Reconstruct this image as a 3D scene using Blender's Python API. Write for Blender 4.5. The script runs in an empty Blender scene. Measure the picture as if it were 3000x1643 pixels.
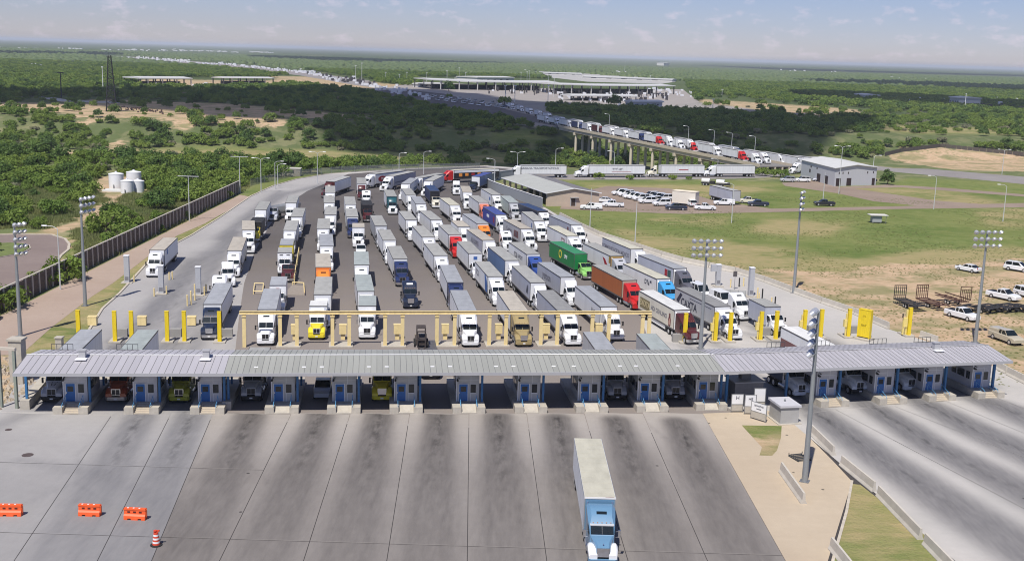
import bpy, bmesh, math, random
import numpy as np
from mathutils import Vector, Matrix, noise as mnoise
from mathutils.geometry import delaunay_2d_cdt
HAZE = 7e-5
random.seed(7); RS = np.random.RandomState(5)
SC = bpy.context.scene; COL = SC.collection
# ------------------------------------------------------------------ camera (an aerial view from 40 m)
PITCH, ROLL, CH, FPX = math.radians(11.3), math.radians(1.7), 40.0, 3323.0
_f = np.array([0, math.cos(PITCH), -math.sin(PITCH)]); _u = np.array([0, math.sin(PITCH), math.cos(PITCH)]); _r = np.array([1., 0, 0])
_rt = math.cos(ROLL)*_r + math.sin(ROLL)*_u; _up = -math.sin(ROLL)*_r + math.cos(ROLL)*_u
cam = bpy.data.cameras.new('camera'); cam.sensor_width = 36; cam.lens = FPX/3000*36; cam.clip_start = 1; cam.clip_end = 200000
cob = bpy.data.objects.new('camera', cam); COL.objects.link(cob)
mw = Matrix.Identity(4)
for i in range(3):
    mw[i][0], mw[i][1], mw[i][2] = _rt[i], _up[i], -_f[i]
mw[2][3] = CH
cob.matrix_world = mw; SC.camera = cob
# ------------------------------------------------------------------ sky, sun, exposure
SUND = Vector((-.2, -.57, 1.)).normalized()
W = bpy.data.worlds.new('World'); SC.world = W; W.use_nodes = True
nt = W.node_tree; bg = nt.nodes['Background']
sky = nt.nodes.new('ShaderNodeTexSky'); sky.sky_type = 'NISHITA'; sky.sun_disc = False
sky.sun_elevation = math.asin(SUND.z); sky.sun_rotation = math.atan2(SUND.x, SUND.y)
sky.air_density = 1.0; sky.dust_density = 0.05; sky.ozone_density = 4.0; sky.altitude = 150
tint = nt.nodes.new('ShaderNodeMix'); tint.data_type = 'RGBA'; tint.blend_type = 'MULTIPLY'; tint.inputs[0].default_value = 1
tint.inputs[7].default_value = (.58, .575, .80, 1)
nt.links.new(sky.outputs[0], tint.inputs[6])
tc = nt.nodes.new('ShaderNodeTexCoord'); mp = nt.nodes.new('ShaderNodeMapping'); mp.inputs['Scale'].default_value = (15, 15, 34)
nz = nt.nodes.new('ShaderNodeTexNoise'); nz.inputs['Scale'].default_value = 3.0; nz.inputs['Detail'].default_value = 8; nz.inputs['Roughness'].default_value = .62
rp = nt.nodes.new('ShaderNodeValToRGB'); rp.color_ramp.elements[0].position = .545; rp.color_ramp.elements[1].position = .69
cm = nt.nodes.new('ShaderNodeMix'); cm.data_type = 'RGBA'; cm.inputs[7].default_value = (7.6, 6.6, 7.6, 1)
ml = nt.nodes.new('ShaderNodeMath'); ml.operation = 'MULTIPLY'; ml.inputs[1].default_value = .36
nt.links.new(tc.outputs['Generated'], mp.inputs[0]); nt.links.new(mp.outputs[0], nz.inputs['Vector']); nt.links.new(nz.outputs[0], rp.inputs[0])
nt.links.new(rp.outputs[0], ml.inputs[0]); nt.links.new(ml.outputs[0], cm.inputs[0]); nt.links.new(tint.outputs[2], cm.inputs[6])
nt.links.new(cm.outputs[2], bg.inputs[0]); bg.inputs[1].default_value = .095
sl = bpy.data.lights.new('sun', 'SUN'); sl.energy = 4.3; sl.angle = math.radians(.53); sl.color = (1, .95, .88)
so = bpy.data.objects.new('sun', sl); COL.objects.link(so); so.rotation_euler = SUND.to_track_quat('Z', 'Y').to_euler()
SC.view_settings.view_transform = 'Standard'; SC.view_settings.look = 'None'; SC.view_settings.exposure = 0.22; SC.view_settings.gamma = 1
SC.view_settings.use_curve_mapping = False
SC.render.engine = 'CYCLES'; SC.cycles.max_bounces = 5; SC.cycles.diffuse_bounces = 2; SC.cycles.glossy_bounces = 2
SC.cycles.transmission_bounces = 3; SC.cycles.volume_bounces = 0; SC.cycles.transparent_max_bounces = 6; SC.cycles.use_denoising = True; SC.cycles.filter_width = 1.05
# ------------------------------------------------------------------ survey helpers: photo point <-> place on the site
def G(u, v, z=0.):
    d = _f*FPX + _rt*(u-1500) - _up*(v-821.5)
    t = (z-CH)/d[2]
    return Vector((d[0]*t, d[1]*t, z))
def PX(x, y, z=0.):
    q = np.stack([np.asarray(x, float), np.asarray(y, float), np.asarray(z, float)-CH+0*np.asarray(x, float)], -1)
    d = q@_f
    return 1500+FPX*(q@_rt)/d, 821.5-FPX*(q@_up)/d
def inpoly(u, v, poly):
    u = np.asarray(u, float); v = np.asarray(v, float); r = np.zeros(u.shape, bool); n = len(poly)
    for i in range(n):
        x0, y0 = poly[i]; x1, y1 = poly[(i+1) % n]
        if y0 == y1: continue
        c = ((y0 > v) != (y1 > v)) & (u < (x1-x0)*(v-y0)/(y1-y0)+x0)
        r ^= c
    return r
# ------------------------------------------------------------------ materials
MATS = {}
def M(name, col, rough=.6, metal=0., var=.0, scale=2., bump=0., col2=None, spec=.5, coat=0., stretch=None, detail=4, rand=0., emit=0):
    if name in MATS: return MATS[name]
    m = bpy.data.materials.new(name); m.use_nodes = True; t = m.node_tree; b = t.nodes['Principled BSDF']
    b.inputs['Base Color'].default_value = (*col, 1); b.inputs['Roughness'].default_value = rough; b.inputs['Metallic'].default_value = metal
    b.inputs['Specular IOR Level'].default_value = spec; b.inputs['Coat Weight'].default_value = coat
    if emit: b.inputs['Emission Color'].default_value = (*col, 1); b.inputs['Emission Strength'].default_value = emit
    if var or col2 or bump:
        co = t.nodes.new('ShaderNodeTexCoord'); mpp = t.nodes.new('ShaderNodeMapping')
        if stretch: mpp.inputs['Scale'].default_value = stretch
        n = t.nodes.new('ShaderNodeTexNoise'); n.inputs['Scale'].default_value = scale; n.inputs['Detail'].default_value = detail; n.inputs['Roughness'].default_value = .65
        t.links.new(co.outputs['Object'], mpp.inputs[0]); t.links.new(mpp.outputs[0], n.inputs['Vector'])
        if var or col2:
            r = t.nodes.new('ShaderNodeValToRGB'); r.color_ramp.elements[0].position = .32; r.color_ramp.elements[1].position = .68
            c2 = col2 or tuple(c*(1-var) for c in col)
            r.color_ramp.elements[0].color = (*c2, 1); r.color_ramp.elements[1].color = (*col, 1)
            t.links.new(n.outputs[0], r.inputs[0]); src = r.outputs[0]
            if rand:
                oi = t.nodes.new('ShaderNodeObjectInfo'); hs = t.nodes.new('ShaderNodeHueSaturation'); mr = t.nodes.new('ShaderNodeMapRange')
                mr.inputs[3].default_value = 1-rand; mr.inputs[4].default_value = 1+rand*.6
                t.links.new(oi.outputs['Random'], mr.inputs[0]); t.links.new(mr.outputs[0], hs.inputs['Value']); t.links.new(src, hs.inputs['Color']); src = hs.outputs[0]
            t.links.new(src, b.inputs['Base Color'])
        if bump:
            bp = t.nodes.new('ShaderNodeBump'); bp.inputs['Strength'].default_value = bump; bp.inputs['Distance'].default_value = .05
            t.links.new(n.outputs[0], bp.inputs['Height']); t.links.new(bp.outputs[0], b.inputs['Normal'])
    MATS[name] = m; return m
def node(t, kind, **k):
    n = t.nodes.new(kind)
    for a, v in k.items(): setattr(n, a, v)
    return n
def mixc(t, fac, a, b, blend='MIX'):
    n = node(t, 'ShaderNodeMix', data_type='RGBA', blend_type=blend)
    for s, v in ((0, fac), (6, a), (7, b)):
        if isinstance(v, (int, float)): n.inputs[s].default_value = v
        elif isinstance(v, tuple): n.inputs[s].default_value = (*v, 1)
        else: t.links.new(v, n.inputs[s])
    return n.outputs[2]
def noi(t, pos, scale, detail=4, stretch=None, lo=.35, hi=.65, rough=.6):
    if stretch:
        m_ = node(t, 'ShaderNodeMapping'); m_.inputs['Scale'].default_value = stretch; t.links.new(pos, m_.inputs[0]); pos = m_.outputs[0]
    n = node(t, 'ShaderNodeTexNoise'); n.inputs['Scale'].default_value = scale; n.inputs['Detail'].default_value = detail; n.inputs['Roughness'].default_value = rough
    t.links.new(pos, n.inputs['Vector'])
    r = node(t, 'ShaderNodeMapRange'); r.inputs[1].default_value = lo; r.inputs[2].default_value = hi
    t.links.new(n.outputs[0], r.inputs[0]); return r.outputs[0]
def mth(t, op, a, b=0., clamp=False):
    n = node(t, 'ShaderNodeMath', operation=op, use_clamp=clamp)
    for i, v in enumerate((a, b)):
        if isinstance(v, (int, float)): n.inputs[i].default_value = v
        else: t.links.new(v, n.inputs[i])
    return n.outputs[0]
def paved(name, a, b, worn, rough=.9):
    if name in MATS: return MATS[name]
    m = bpy.data.materials.new(name); m.use_nodes = True; t = m.node_tree; bs = t.nodes['Principled BSDF']; bs.inputs['Roughness'].default_value = rough
    bs.inputs['Specular IOR Level'].default_value = .25
    g = node(t, 'ShaderNodeNewGeometry'); p = g.outputs['Position']
    n1 = noi(t, p, .07, 5); n2 = noi(t, p, .9, 6, None, .3, .7); n3 = noi(t, p, 6, 3, None, .3, .7)
    n4 = noi(t, p, .5, 4, (.25, 2.5, 1), .3, .7)
    c = mixc(t, n1, a, b); c = mixc(t, mth(t, 'MULTIPLY', n2, .22), c, tuple(x*.72 for x in a)); c = mixc(t, mth(t, 'MULTIPLY', n3, .22), c, tuple(x*.8 for x in b))
    c = mixc(t, mth(t, 'MULTIPLY', n4, .10), c, tuple(x*1.12 for x in b))
    at = node(t, 'ShaderNodeAttribute', attribute_name='wear'); w = at.outputs['Fac']
    n5 = noi(t, p, 1.1, 5, (1.8, .30, 1), .2, .75)
    wf = mth(t, 'MULTIPLY', w, mth(t, 'ADD', mth(t, 'MULTIPLY', n5, .26), .72), True)
    c = mixc(t, wf, c, worn)
    at2 = node(t, 'ShaderNodeAttribute', attribute_name='oil')
    n6 = noi(t, p, .9, 5, (1.2, .45, 1), .42, .62)
    c = mixc(t, mth(t, 'MULTIPLY', at2.outputs['Fac'], n6, True), c, tuple(x*.33 for x in worn))
    v = node(t, 'ShaderNodeTexVoronoi'); v.inputs['Scale'].default_value = .22; t.links.new(p, v.inputs['Vector'])
    sp = mth(t, 'LESS_THAN', v.outputs['Distance'], .035); c = mixc(t, mth(t, 'MULTIPLY', sp, .8), c, (.03, .028, .028))
    t.links.new(c, bs.inputs['Base Color'])
    bp = node(t, 'ShaderNodeBump'); bp.inputs['Strength'].default_value = .25; bp.inputs['Distance'].default_value = .02
    t.links.new(n3, bp.inputs['Height']); t.links.new(bp.outputs[0], bs.inputs['Normal'])
    MATS[name] = m; return m
# ------------------------------------------------------------------ mesh helpers
class MB:
    def __init__(s): s.v = []; s.f = []; s.mi = []; s.cur = 0
    def add(s, vs, fs):
        o = len(s.v); s.v += [tuple(v) for v in vs]; s.f += [tuple(i+o for i in f) for f in fs]; s.mi += [s.cur]*len(fs); return s
    def box(s, x0, x1, y0, y1, z0, z1):
        return s.add([(x0, y0, z0), (x1, y0, z0), (x1, y1, z0), (x0, y1, z0), (x0, y0, z1), (x1, y0, z1), (x1, y1, z1), (x0, y1, z1)],
                     [(0, 3, 2, 1), (4, 5, 6, 7), (0, 1, 5, 4), (1, 2, 6, 5), (2, 3, 7, 6), (3, 0, 4, 7)])
    def prism(s, poly, z0, z1):
        n = len(poly); vs = [(p[0], p[1], z0) for p in poly]+[(p[0], p[1], z1) for p in poly]
        a = sum(poly[i][0]*poly[(i+1) % n][1]-poly[(i+1) % n][0]*poly[i][1] for i in range(n))
        up = tuple(range(n, 2*n)); dn = tuple(range(n-1, -1, -1)); sd = [(i, (i+1) % n, (i+1) % n+n, i+n) for i in range(n)]
        if a < 0: up = up[::-1]; dn = dn[::-1]; sd = [q[::-1] for q in sd]
        return s.add(vs, [dn, up]+sd)
    def loft(s, secs, cap=True):
        n = len(secs[0]); vs = [p for q in secs for p in q]; fs = []
        for k in range(len(secs)-1):
            for i in range(n):
                j = (i+1) % n; fs.append((k*n+i, k*n+j, (k+1)*n+j, (k+1)*n+i))
        if cap: fs += [tuple(range(n-1, -1, -1)), tuple((len(secs)-1)*n+i for i in range(n))]
        return s.add(vs, fs)
    def tube(s, p, q, r, n=8, r2=None):
        p = Vector(p); q = Vector(q); d = (q-p).normalized(); a = d.orthogonal().normalized(); b = d.cross(a); r2 = r if r2 is None else r2
        ss = [[c+(a*math.cos(t)+b*math.sin(t))*rr for t in [2*math.pi*i/n for i in range(n)]] for c, rr in ((p, r), (q, r2))]
        return s.loft(ss)
    def beam(s, p, q, w, h):
        p = Vector(p); q = Vector(q); d = (q-p).normalized(); a = d.cross(Vector((0, 0, 1)))
        a = (a if a.length > .01 else Vector((1, 0, 0))).normalized(); b = a.cross(d)
        return s.loft([[c+a*x*w/2+b*y*h/2 for x, y in ((-1, -1), (1, -1), (1, 1), (-1, 1))] for c in (p, q)])
    def lathe(s, prof, n=16, cx=0, cy=0):
        return s.loft([[(cx+r*math.cos(2*math.pi*i/n), cy+r*math.sin(2*math.pi*i/n), z) for i in range(n)] for r, z in prof])
    def mesh(s, name, *mats, smooth=False):
        me = bpy.data.meshes.new(name); me.from_pydata(s.v, [], s.f)
        for m in mats: me.materials.append(m)
        if len(mats) > 1: me.polygons.foreach_set('material_index', s.mi)
        bm = bmesh.new(); bm.from_mesh(me); bmesh.ops.recalc_face_normals(bm, faces=bm.faces); bm.to_mesh(me); bm.free()
        if smooth:
            me.polygons.foreach_set('use_smooth', [True]*len(me.polygons))
            try: me.set_sharp_from_angle(angle=math.radians(35))
            except Exception: pass
        return me
def obj(name, me, parent=None, loc=(0, 0, 0), rz=0., sc=None):
    o = bpy.data.objects.new(name, me); COL.objects.link(o); o.location = loc; o.rotation_euler = (0, 0, rz)
    if sc: o.scale = sc
    if parent: o.parent = parent
    return o
def tag(o, label, cat, group=None):
    o['label'] = label; o['category'] = cat
    if group: o['group'] = group
    return o
def thing(name, label, cat, loc=(0, 0, 0), rz=0., group=None):
    return tag(obj(name, None, None, loc, rz), label, cat, group)
def struct(o, kind='structure'): o['kind'] = kind; return o
MC = {}
def cm_(key, fn, *mats, smooth=False):
    k = (key,)+tuple(m.name for m in mats)
    if k not in MC:
        mb = MB(); fn(mb); MC[k] = mb.mesh(key, *mats, smooth=smooth)
    return MC[k]
ORD = ['first', 'second', 'third', 'fourth', 'fifth', 'sixth', 'seventh', 'eighth', 'ninth', 'tenth', 'eleventh', 'twelfth', 'thirteenth', 'fourteenth', 'fifteenth', 'sixteenth']
def textmesh(s, size, mat, font_bold=.0):
    k = ('txt', s, size, mat.name)
    if k in MC: return MC[k]
    c = bpy.data.curves.new('lettering', 'FONT'); c.body = s; c.size = size; c.extrude = .01; c.offset = font_bold
    c.align_x = 'CENTER'; c.align_y = 'CENTER'
    o = bpy.data.objects.new('lettering', c); COL.objects.link(o); dg = bpy.context.evaluated_depsgraph_get(); dg.update()
    me = bpy.data.meshes.new_from_object(o.evaluated_get(dg)); me.materials.clear(); me.materials.append(mat)
    bpy.data.objects.remove(o); MC[k] = me; return me
# ------------------------------------------------------------------ ground sheet to the horizon
# clearings and fields, outlined on the survey photograph
CLEAR = [
 [(-80,300),(150,302),(240,310),(500,318),(760,330),(840,352),(830,372),(640,366),(560,352),(545,392),(500,360),(420,330),(300,352),(270,372),(230,335),(90,326),(-80,322)],   # sand clearing with tower
 [(222,296),(300,290),(520,300),(700,306),(900,325),(1100,345),(1000,350),(700,340),(440,345),(280,340)],
 [(300,425),(365,405),(370,430),(330,440)],[(-50,450),(150,440),(300,452),(250,460),(-50,462)],
 [(262,545),(300,515),(420,520),(440,560),(370,570),(330,600),(300,640),(230,670),(120,690),(120,676),(200,655),(265,615),(318,585)],
 [(165,790),(210,740),(160,690),(60,688),(-40,690),(-40,683),(160,682),(218,700),(212,760)],
 [(395,232),(820,238),(820,250),(580,262),(395,252)],[(800,222),(960,228),(1300,262),(2000,270),(1990,300),(1700,312),(1250,290),(1000,262),(820,245)],
 [(2050,290),(2200,300),(2500,320),(2560,345),(2300,340),(2050,330)],
 [(540,378),(560,350),(580,380)],
 [(2640,438),(2760,432),(3050,462),(3050,505),(2800,498),(2590,470)],
]
LAWN = [[(1560,590),(1640,560),(1560,530),(2060,530),(2180,530),(2340,535),(2600,540),(2660,520),(3200,545),(3200,1400),(2760,1035),(2600,960),(2400,885),(2200,812),(1900,735),(1700,650)],
        [(600,430),(900,440),(1300,448),(1500,456),(1500,480),(1300,470),(900,465),(700,455),(560,450),(180,455),(180,440),(400,436)],
        [(700,560),(780,530),(960,500),(1430,480),(1430,520),(960,512),(860,530),(730,577)],
        [(2560,362),(3100,382),(3100,398),(2650,392),(2560,378)],[(1450,390),(2100,420),(1900,412),(1400,420)],
        [(95,700),(240,690),(380,640),(470,600),(560,590),(560,620),(300,740),(100,880),(170,760),(180,715)],
        [(-200,1100),(20,1000),(100,930),(250,800),(420,720),(600,600),(800,545),(640,650),(350,850),(220,1050),(60,1220),(-200,1500)],
        [(2070,1240),(2290,1240),(2250,1340),(2180,1330)],[(2420,1400),(2560,1400),(3100,1900),(2440,1900)]]
SAND = [[(2020,765),(2200,785),(2450,800),(2600,770),(2750,780),(2900,762),(3200,740),(3200,1400),(2760,1035),(2600,960),(2400,885),(2200,812)],[(-300,1000),(60,990),(45,1190),(-300,1400)],
        [(2080,1280),(2250,1280),(2250,1340),(2180,1330)]]
DRY = [[(180,436),(900,442),(1500,458),(1500,482),(700,468),(180,462)],[(2560,362),(3100,382),(3100,400),(2600,390)],[(1800,670),(2100,700),(2500,760),(2700,730),(3200,720),(3200,1200),(2300,880),(1900,760)],[(2250,640),(2500,655),(2420,690),(2200,680)],[(2850,610),(3200,600),(3200,680),(2900,660)],[(1950,630),(2150,640),(2100,665),(1900,650)],[(-200,1100),(20,1000),(100,930),(250,800),(420,720),(600,600),(640,650),(350,850),(220,1050),(60,1220),(-200,1500)],[(2440,545),(2800,560),(2950,600),(2700,600)],[(2640,438),(2760,432),(3050,462),(3050,505),(2800,498),(2590,470)],
       [(200,760),(340,690),(480,640),(420,700),(200,860)],[(1700,540),(2300,548),(2100,580),(1750,575)]]
ROADS = [[(1240,258),(1640,268),(2050,300),(2280,330),(2040,328),(1600,312),(1640,372),(1560,372),(1200,300),(1080,272)]]
def ZG(x, y):      # the river valley beyond the yard lies lower
    x = np.asarray(x, float); y = np.asarray(y, float)
    sm = lambda a: np.clip(a, 0, 1)**2*(3-2*np.clip(a, 0, 1))
    y0 = 385+.55*np.maximum(x, 0); y1 = 590+.1*x
    return -12*sm((y-y0)/45)*(1-sm((y-y1)/60))
def axis_pts(lo, hi, c0, c1, near, g):
    a = [c0]; s = near
    while a[-1] < c1: a.append(a[-1]+near)
    while a[-1] < hi: s *= g; a.append(a[-1]+s)
    b = [c0]; s = near
    while b[-1] > lo: s *= g; b.append(b[-1]-s)
    return np.array(sorted(set(a+b)))
xs = axis_pts(-70000, 70000, -170, 190, 2.5, 1.12); ys = axis_pts(-3000, 90000, 50, 470, 2.5, 1.07)
XX, YY = np.meshgrid(xs, ys); n_ = XX.size; fx, fy = XX.ravel(), YY.ravel()
vis = fy > 20
uu = np.full(n_, -9e3); vv = np.full(n_, -9e3); uu[vis], vv[vis] = PX(fx[vis], fy[vis], ZG(fx[vis], fy[vis]))
jx = RS.normal(0, 1, n_)*2.5
def field(polys, soft=1):
    acc = np.zeros(n_)
    for dx, dy in ((0, 0), (-4, -1.5), (4, 1.5), (-4, 1.5), (4, -1.5), (0, 3), (0, -3), (8, 0), (-8, 0)):
        m = np.zeros(n_, bool)
        for p in polys: m |= inpoly(uu+dx*soft, vv+dy*soft, p)
        acc += m
    return acc/9
verts = np.stack([fx, fy, ZG(fx, fy)], 1); nx = len(xs); ny = len(ys)
idx = (np.arange(ny-1)[:, None]*nx+np.arange(nx-1)[None]).ravel(); faces = np.stack([idx, idx+1, idx+nx+1, idx+nx], 1)
def grid_mesh(name, verts, faces):
    me = bpy.data.meshes.new(name); me.vertices.add(len(verts)); me.vertices.foreach_set('co', verts.astype(np.float32).ravel())
    me.loops.add(faces.size); me.loops.foreach_set('vertex_index', faces.ravel().astype(np.int32))
    me.polygons.add(len(faces)); me.polygons.foreach_set('loop_start', np.arange(0, faces.size, faces.shape[1], dtype=np.int32)); me.update(calc_edges=True); return me
def fattr(me, name, arr):
    a = me.attributes.new(name, 'FLOAT', 'POINT'); a.data.foreach_set('value', np.asarray(arr, np.float32))
gm = grid_mesh('ground', verts, faces)
fattr(gm, 'lawn', field(LAWN)); fattr(gm, 'sand', np.maximum(field(SAND, 3), field(CLEAR))); fattr(gm, 'dry', field(DRY, 3)); fattr(gm, 'paved', field(ROADS, .5))
m = bpy.data.materials.new('scrubland_ground'); m.use_nodes = True; t = m.node_tree; b_ = t.nodes['Principled BSDF']; b_.inputs['Roughness'].default_value = 1; b_.inputs['Specular IOR Level'].default_value = .1
p_ = node(t, 'ShaderNodeNewGeometry').outputs['Position']
A_ = lambda n: node(t, 'ShaderNodeAttribute', attribute_name=n).outputs['Fac']
big = noi(t, p_, .0016, 6, None, .40, .62); mid = noi(t, p_, .012, 5); fine = noi(t, p_, .35, 5, None, .3, .7); vf = noi(t, p_, 2.5, 4, None, .3, .7)
far = noi(t, p_, .05, 5, None, .35, .6)
scr = mixc(t, mid, (.062, .092, .032), (.100, .132, .052)); scr = mixc(t, mth(t, 'MULTIPLY', fine, .5), scr, (.035, .06, .018)); scr = mixc(t, mth(t, 'MULTIPLY', far, .3), scr, (.13, .15, .07))
scr = mixc(t, mth(t, 'MULTIPLY', noi(t, p_, .004, 4, (1, .35, 1), .60, .70), .55), scr, (.26, .22, .13))
near_ = node(t, 'ShaderNodeMapRange'); near_.inputs[1].default_value = 900; near_.inputs[2].default_value = 250
sx = node(t, 'ShaderNodeSeparateXYZ'); t.links.new(p_, sx.inputs[0]); t.links.new(sx.outputs[1], near_.inputs[0])
scr = mixc(t, mth(t, 'MULTIPLY', near_.outputs[0], .75), scr, (.17, .20, .085)); soil = mixc(t, mth(t, 'MULTIPLY', mth(t, 'MULTIPLY', noi(t, p_, .09, 5, None, .48, .60), near_.outputs[0]), .7), scr, (.36, .31, .18)); scr = soil
strk = mth(t, 'ADD', mth(t, 'MULTIPLY', noi(t, p_, .045, 6, (.8, 1.2, 1), .40, .62), .7), mth(t, 'MULTIPLY', noi(t, p_, .4, 5, (.6, 1.6, 1), .45, .65), .5), True)
lawn = mixc(t, fine, (.100, .155, .032), (.225, .255, .090)); lawn = mixc(t, mth(t, 'MULTIPLY', noi(t, p_, .028, 6, (.8, 1.3, 1), .45, .62), .7), lawn, (.085, .145, .028)); lawn = mixc(t, mth(t, 'MULTIPLY', strk, .55), lawn, (.30, .28, .11)); lawn = mixc(t, mth(t, 'MULTIPLY', vf, .5), lawn, (.09, .13, .035))
dry = mixc(t, fine, (.36, .29, .15), (.27, .25, .11)); lawn = mixc(t, mth(t, 'MULTIPLY', mth(t, 'MULTIPLY', A_('dry'), 1.5), mth(t, 'ADD', strk, .12), True), lawn, dry)
sand = mixc(t, fine, (.46, .32, .20), (.58, .43, .29)); sand = mixc(t, mth(t, 'MULTIPLY', noi(t, p_, .09, 7, (.8, 1.3, 1), .47, .60), .85), sand, (.22, .22, .10)); sand = mixc(t, mth(t, 'MULTIPLY', vf, .25), sand, (.34, .25, .15)); sand = mixc(t, mth(t, 'MULTIPLY', mth(t, 'MULTIPLY', noi(t, p_, .7, 6, (.7, 1.2, 1), .50, .62), noi(t, p_, .05, 3, None, .4, .6)), .75), sand, (.16, .18, .07))
c_ = mixc(t, A_('lawn'), scr, lawn)
sn = node(t, 'ShaderNodeMapRange'); sn.inputs[1].default_value = .35; sn.inputs[2].default_value = .65
t.links.new(mth(t, 'ADD', A_('sand'), mth(t, 'MULTIPLY', mth(t, 'SUBTRACT', noi(t, p_, .22, 5), .5), .5)), sn.inputs[0])
c_ = mixc(t, sn.outputs[0], c_, sand); c_ = mixc(t, A_('paved'), c_, (.30, .28, .26))
t.links.new(c_, b_.inputs['Base Color'])
bp = node(t, 'ShaderNodeBump'); bp.inputs['Strength'].default_value = .7; bp.inputs['Distance'].default_value = .12; t.links.new(vf, bp.inputs['Height']); t.links.new(bp.outputs[0], b_.inputs['Normal'])
gm.materials.append(m); struct(obj('ground', gm))
# ------------------------------------------------------------------ paving
WEAR = []; OIL = []     # (points, width at start, width at end, strength start, strength end)
def Wp(l, pts, w0, w1, s0, s1):
    l.append(([(G(*p).x, G(*p).y) for p in pts], w0, w1, s0, s1))
def wearat(lst, x, y):
    r = np.zeros(len(x))
    for pts, w0, w1, s0, s1 in lst:
        L = [0]
        for a, b in zip(pts, pts[1:]): L.append(L[-1]+math.hypot(b[0]-a[0], b[1]-a[1]))
        best = np.full(len(x), 1e9); tt = np.zeros(len(x))
        for k, (a, b) in enumerate(zip(pts, pts[1:])):
            dx, dy = b[0]-a[0], b[1]-a[1]; l2 = dx*dx+dy*dy
            q = np.clip(((x-a[0])*dx+(y-a[1])*dy)/l2, 0, 1); d = np.hypot(x-a[0]-q*dx, y-a[1]-q*dy)
            w = d < best; best[w] = d[w]; tt[w] = ((L[k]+q*math.sqrt(l2))/L[-1])[w]
        r = r+(s0+(s1-s0)*tt)*np.exp(-(best/(w0+(w1-w0)*tt))**(4 if w0 > 1.7 else 2))*(1-r)
    return r
LC = [146, 327, 514, 717, 916, 1100, 1283, 1466, 1645, 1824, 2000]     # lane centres at the booth exits
JL = [((330,1212),(41,1643)),((507,1200),(285,1643)),((619,1223),(444,1643)),((852,1215),(643,1643)),((1026,1213),(889,1643)),((1200,1214),(1133,1643)),
      ((1374,1214),(1369,1643)),((1543,1212),(1602,1643)),((1712,1212),(1840,1643)),((1882,1208),(2073,1643)),((2055,1204),(2302,1643))]
JW = [(G(*a), G(*b)) for a, b in JL]
def jx_(k, y):
    a, b = JW[k]; return a.x+(b.x-a.x)*(y-a.y)/(b.y-a.y)
for k in range(10):
    pts = [(( jx_(k, y)+jx_(k+1, y))/2, y) for y in (122, 112, 100, 88, 74)]
    WEAR.append((pts, 1.8, 3.1, .95 if k > 1 else .75, .32 if k > 1 else .30)); OIL.append((pts[:3], .40, .8, 1., .15))
    for q in (-1.05, 1.05): WEAR.append(([(p[0]+q*(1+(122-p[1])*.012), p[1]) for p in pts], .30, .45, .35, .22))
WEAR.append(([(-51.5, 121), (-58, 100), (-63, 85)], 1.3, 2, .55, .15))
WEAR.append(([(-47, 104), (-38, 101), (-30, 94), (-26, 86)], 1.2, 2.2, .30, .35))
for pp in ([(1480,1300),(1560,1400),(1590,1520),(1570,1643)],[(1950,1280),(1985,1350),(1990,1420),(1960,1500)],[(1890,1240),(1960,1290),(2010,1370)],[(60,1480),(300,1380),(520,1330)],[(700,1330),(800,1430),(850,1560)],[(700,1195),(640,1300),(560,1400),(480,1643)], [(360,1190),(230,1330),(230,1420),(330,1480)]): Wp(WEAR, pp, .3, .3, .2, .2)
# queue side of the booths, and the tracks of the outer lanes
for u, v, u2, v2, s in ((330,1040,560,760,.75),(395,1040,600,740,.4),(470,1040,690,680,.8),(560,1040,620,880,.6),(640,700,820,560,.6),(760,1010,1010,640,.0),(1075,1010,1180,1010,.0)): Wp(WEAR, [(u, v), (u2, v2)], 1.3, 1.8, s, s)
Wp(WEAR, [(300,1060),(470,900),(700,660),(830,570),(960,540)], 1.6, 2.2, .55, .75); Wp(OIL, [(470,960),(560,790),(610,745)], .5, .6, .5, .2)
for u in LC[1:]:
    if u < 1950: Wp(WEAR, [(u+8, 1190), (u+6, 1060), (u+2, 1000), (u-2, 950)], 1.2, 1.6, .75, .1); Wp(OIL, [(u+5, 1080), (u, 990)], .5, .5, .8, .2)
for pts in ([(2000,1010),(2120,1060),(2330,1150)], [(2080,1000),(2210,1050),(2500,1150)],[(2200,980),(2330,1020),(2660,1140)],[(2330,960),(2600,1060),(2900,1130)],[(2000,880),(2160,940),(2330,1010)],[(2100,890),(2330,980),(2600,1060)]): Wp(WEAR, pts, 1.1, 1.2, .6, .7)
for pts in ([(2345,1175),(2560,1330),(2820,1500),(3060,1643)], [(2520,1170),(2740,1310),(3000,1440),(3300,1600)], [(2665,1160),(2860,1260),(3100,1370)], [(2800,1140),(3100,1260)]):
    Wp(WEAR, pts, 2.1, 4.0, .95, .85); Wp(OIL, pts[:3], .3, .6, .9, .3)
CONC_M = paved('concrete_worn_brown', (.345, .315, .285), (.39, .36, .33), (.084, .076, .074))
CONC_L = paved('concrete_pale_grey', (.345, .332, .322), (.40, .385, .372), (.13, .13, .14))
CONC_R = paved('concrete_bright', (.43, .415, .39), (.50, .475, .445), (.105, .103, .11))
CONC_T = paved('concrete_tan', (.46, .375, .275), (.52, .435, .325), (.15, .13, .12))
WALKM = paved('sidewalk_concrete', (.36, .275, .22), (.42, .33, .27), (.2, .16, .14))
ASPH = paved('asphalt_grey', (.105, .094, .092), (.130, .118, .114), (.045, .044, .048))
ROADM = paved('road_grey', (.24, .22, .21), (.29, .27, .255), (.1, .1, .1))
CULM = paved('asphalt_brownish', (.21, .165, .15), (.25, .20, .18), (.1, .09, .08))
LOTM = paved('gravel_lot', (.25, .19, .15), (.31, .245, .195), (.1, .09, .08))
KERB = M('kerb_concrete', (.55, .49, .40), .9, var=.25, scale=1.5)
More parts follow.
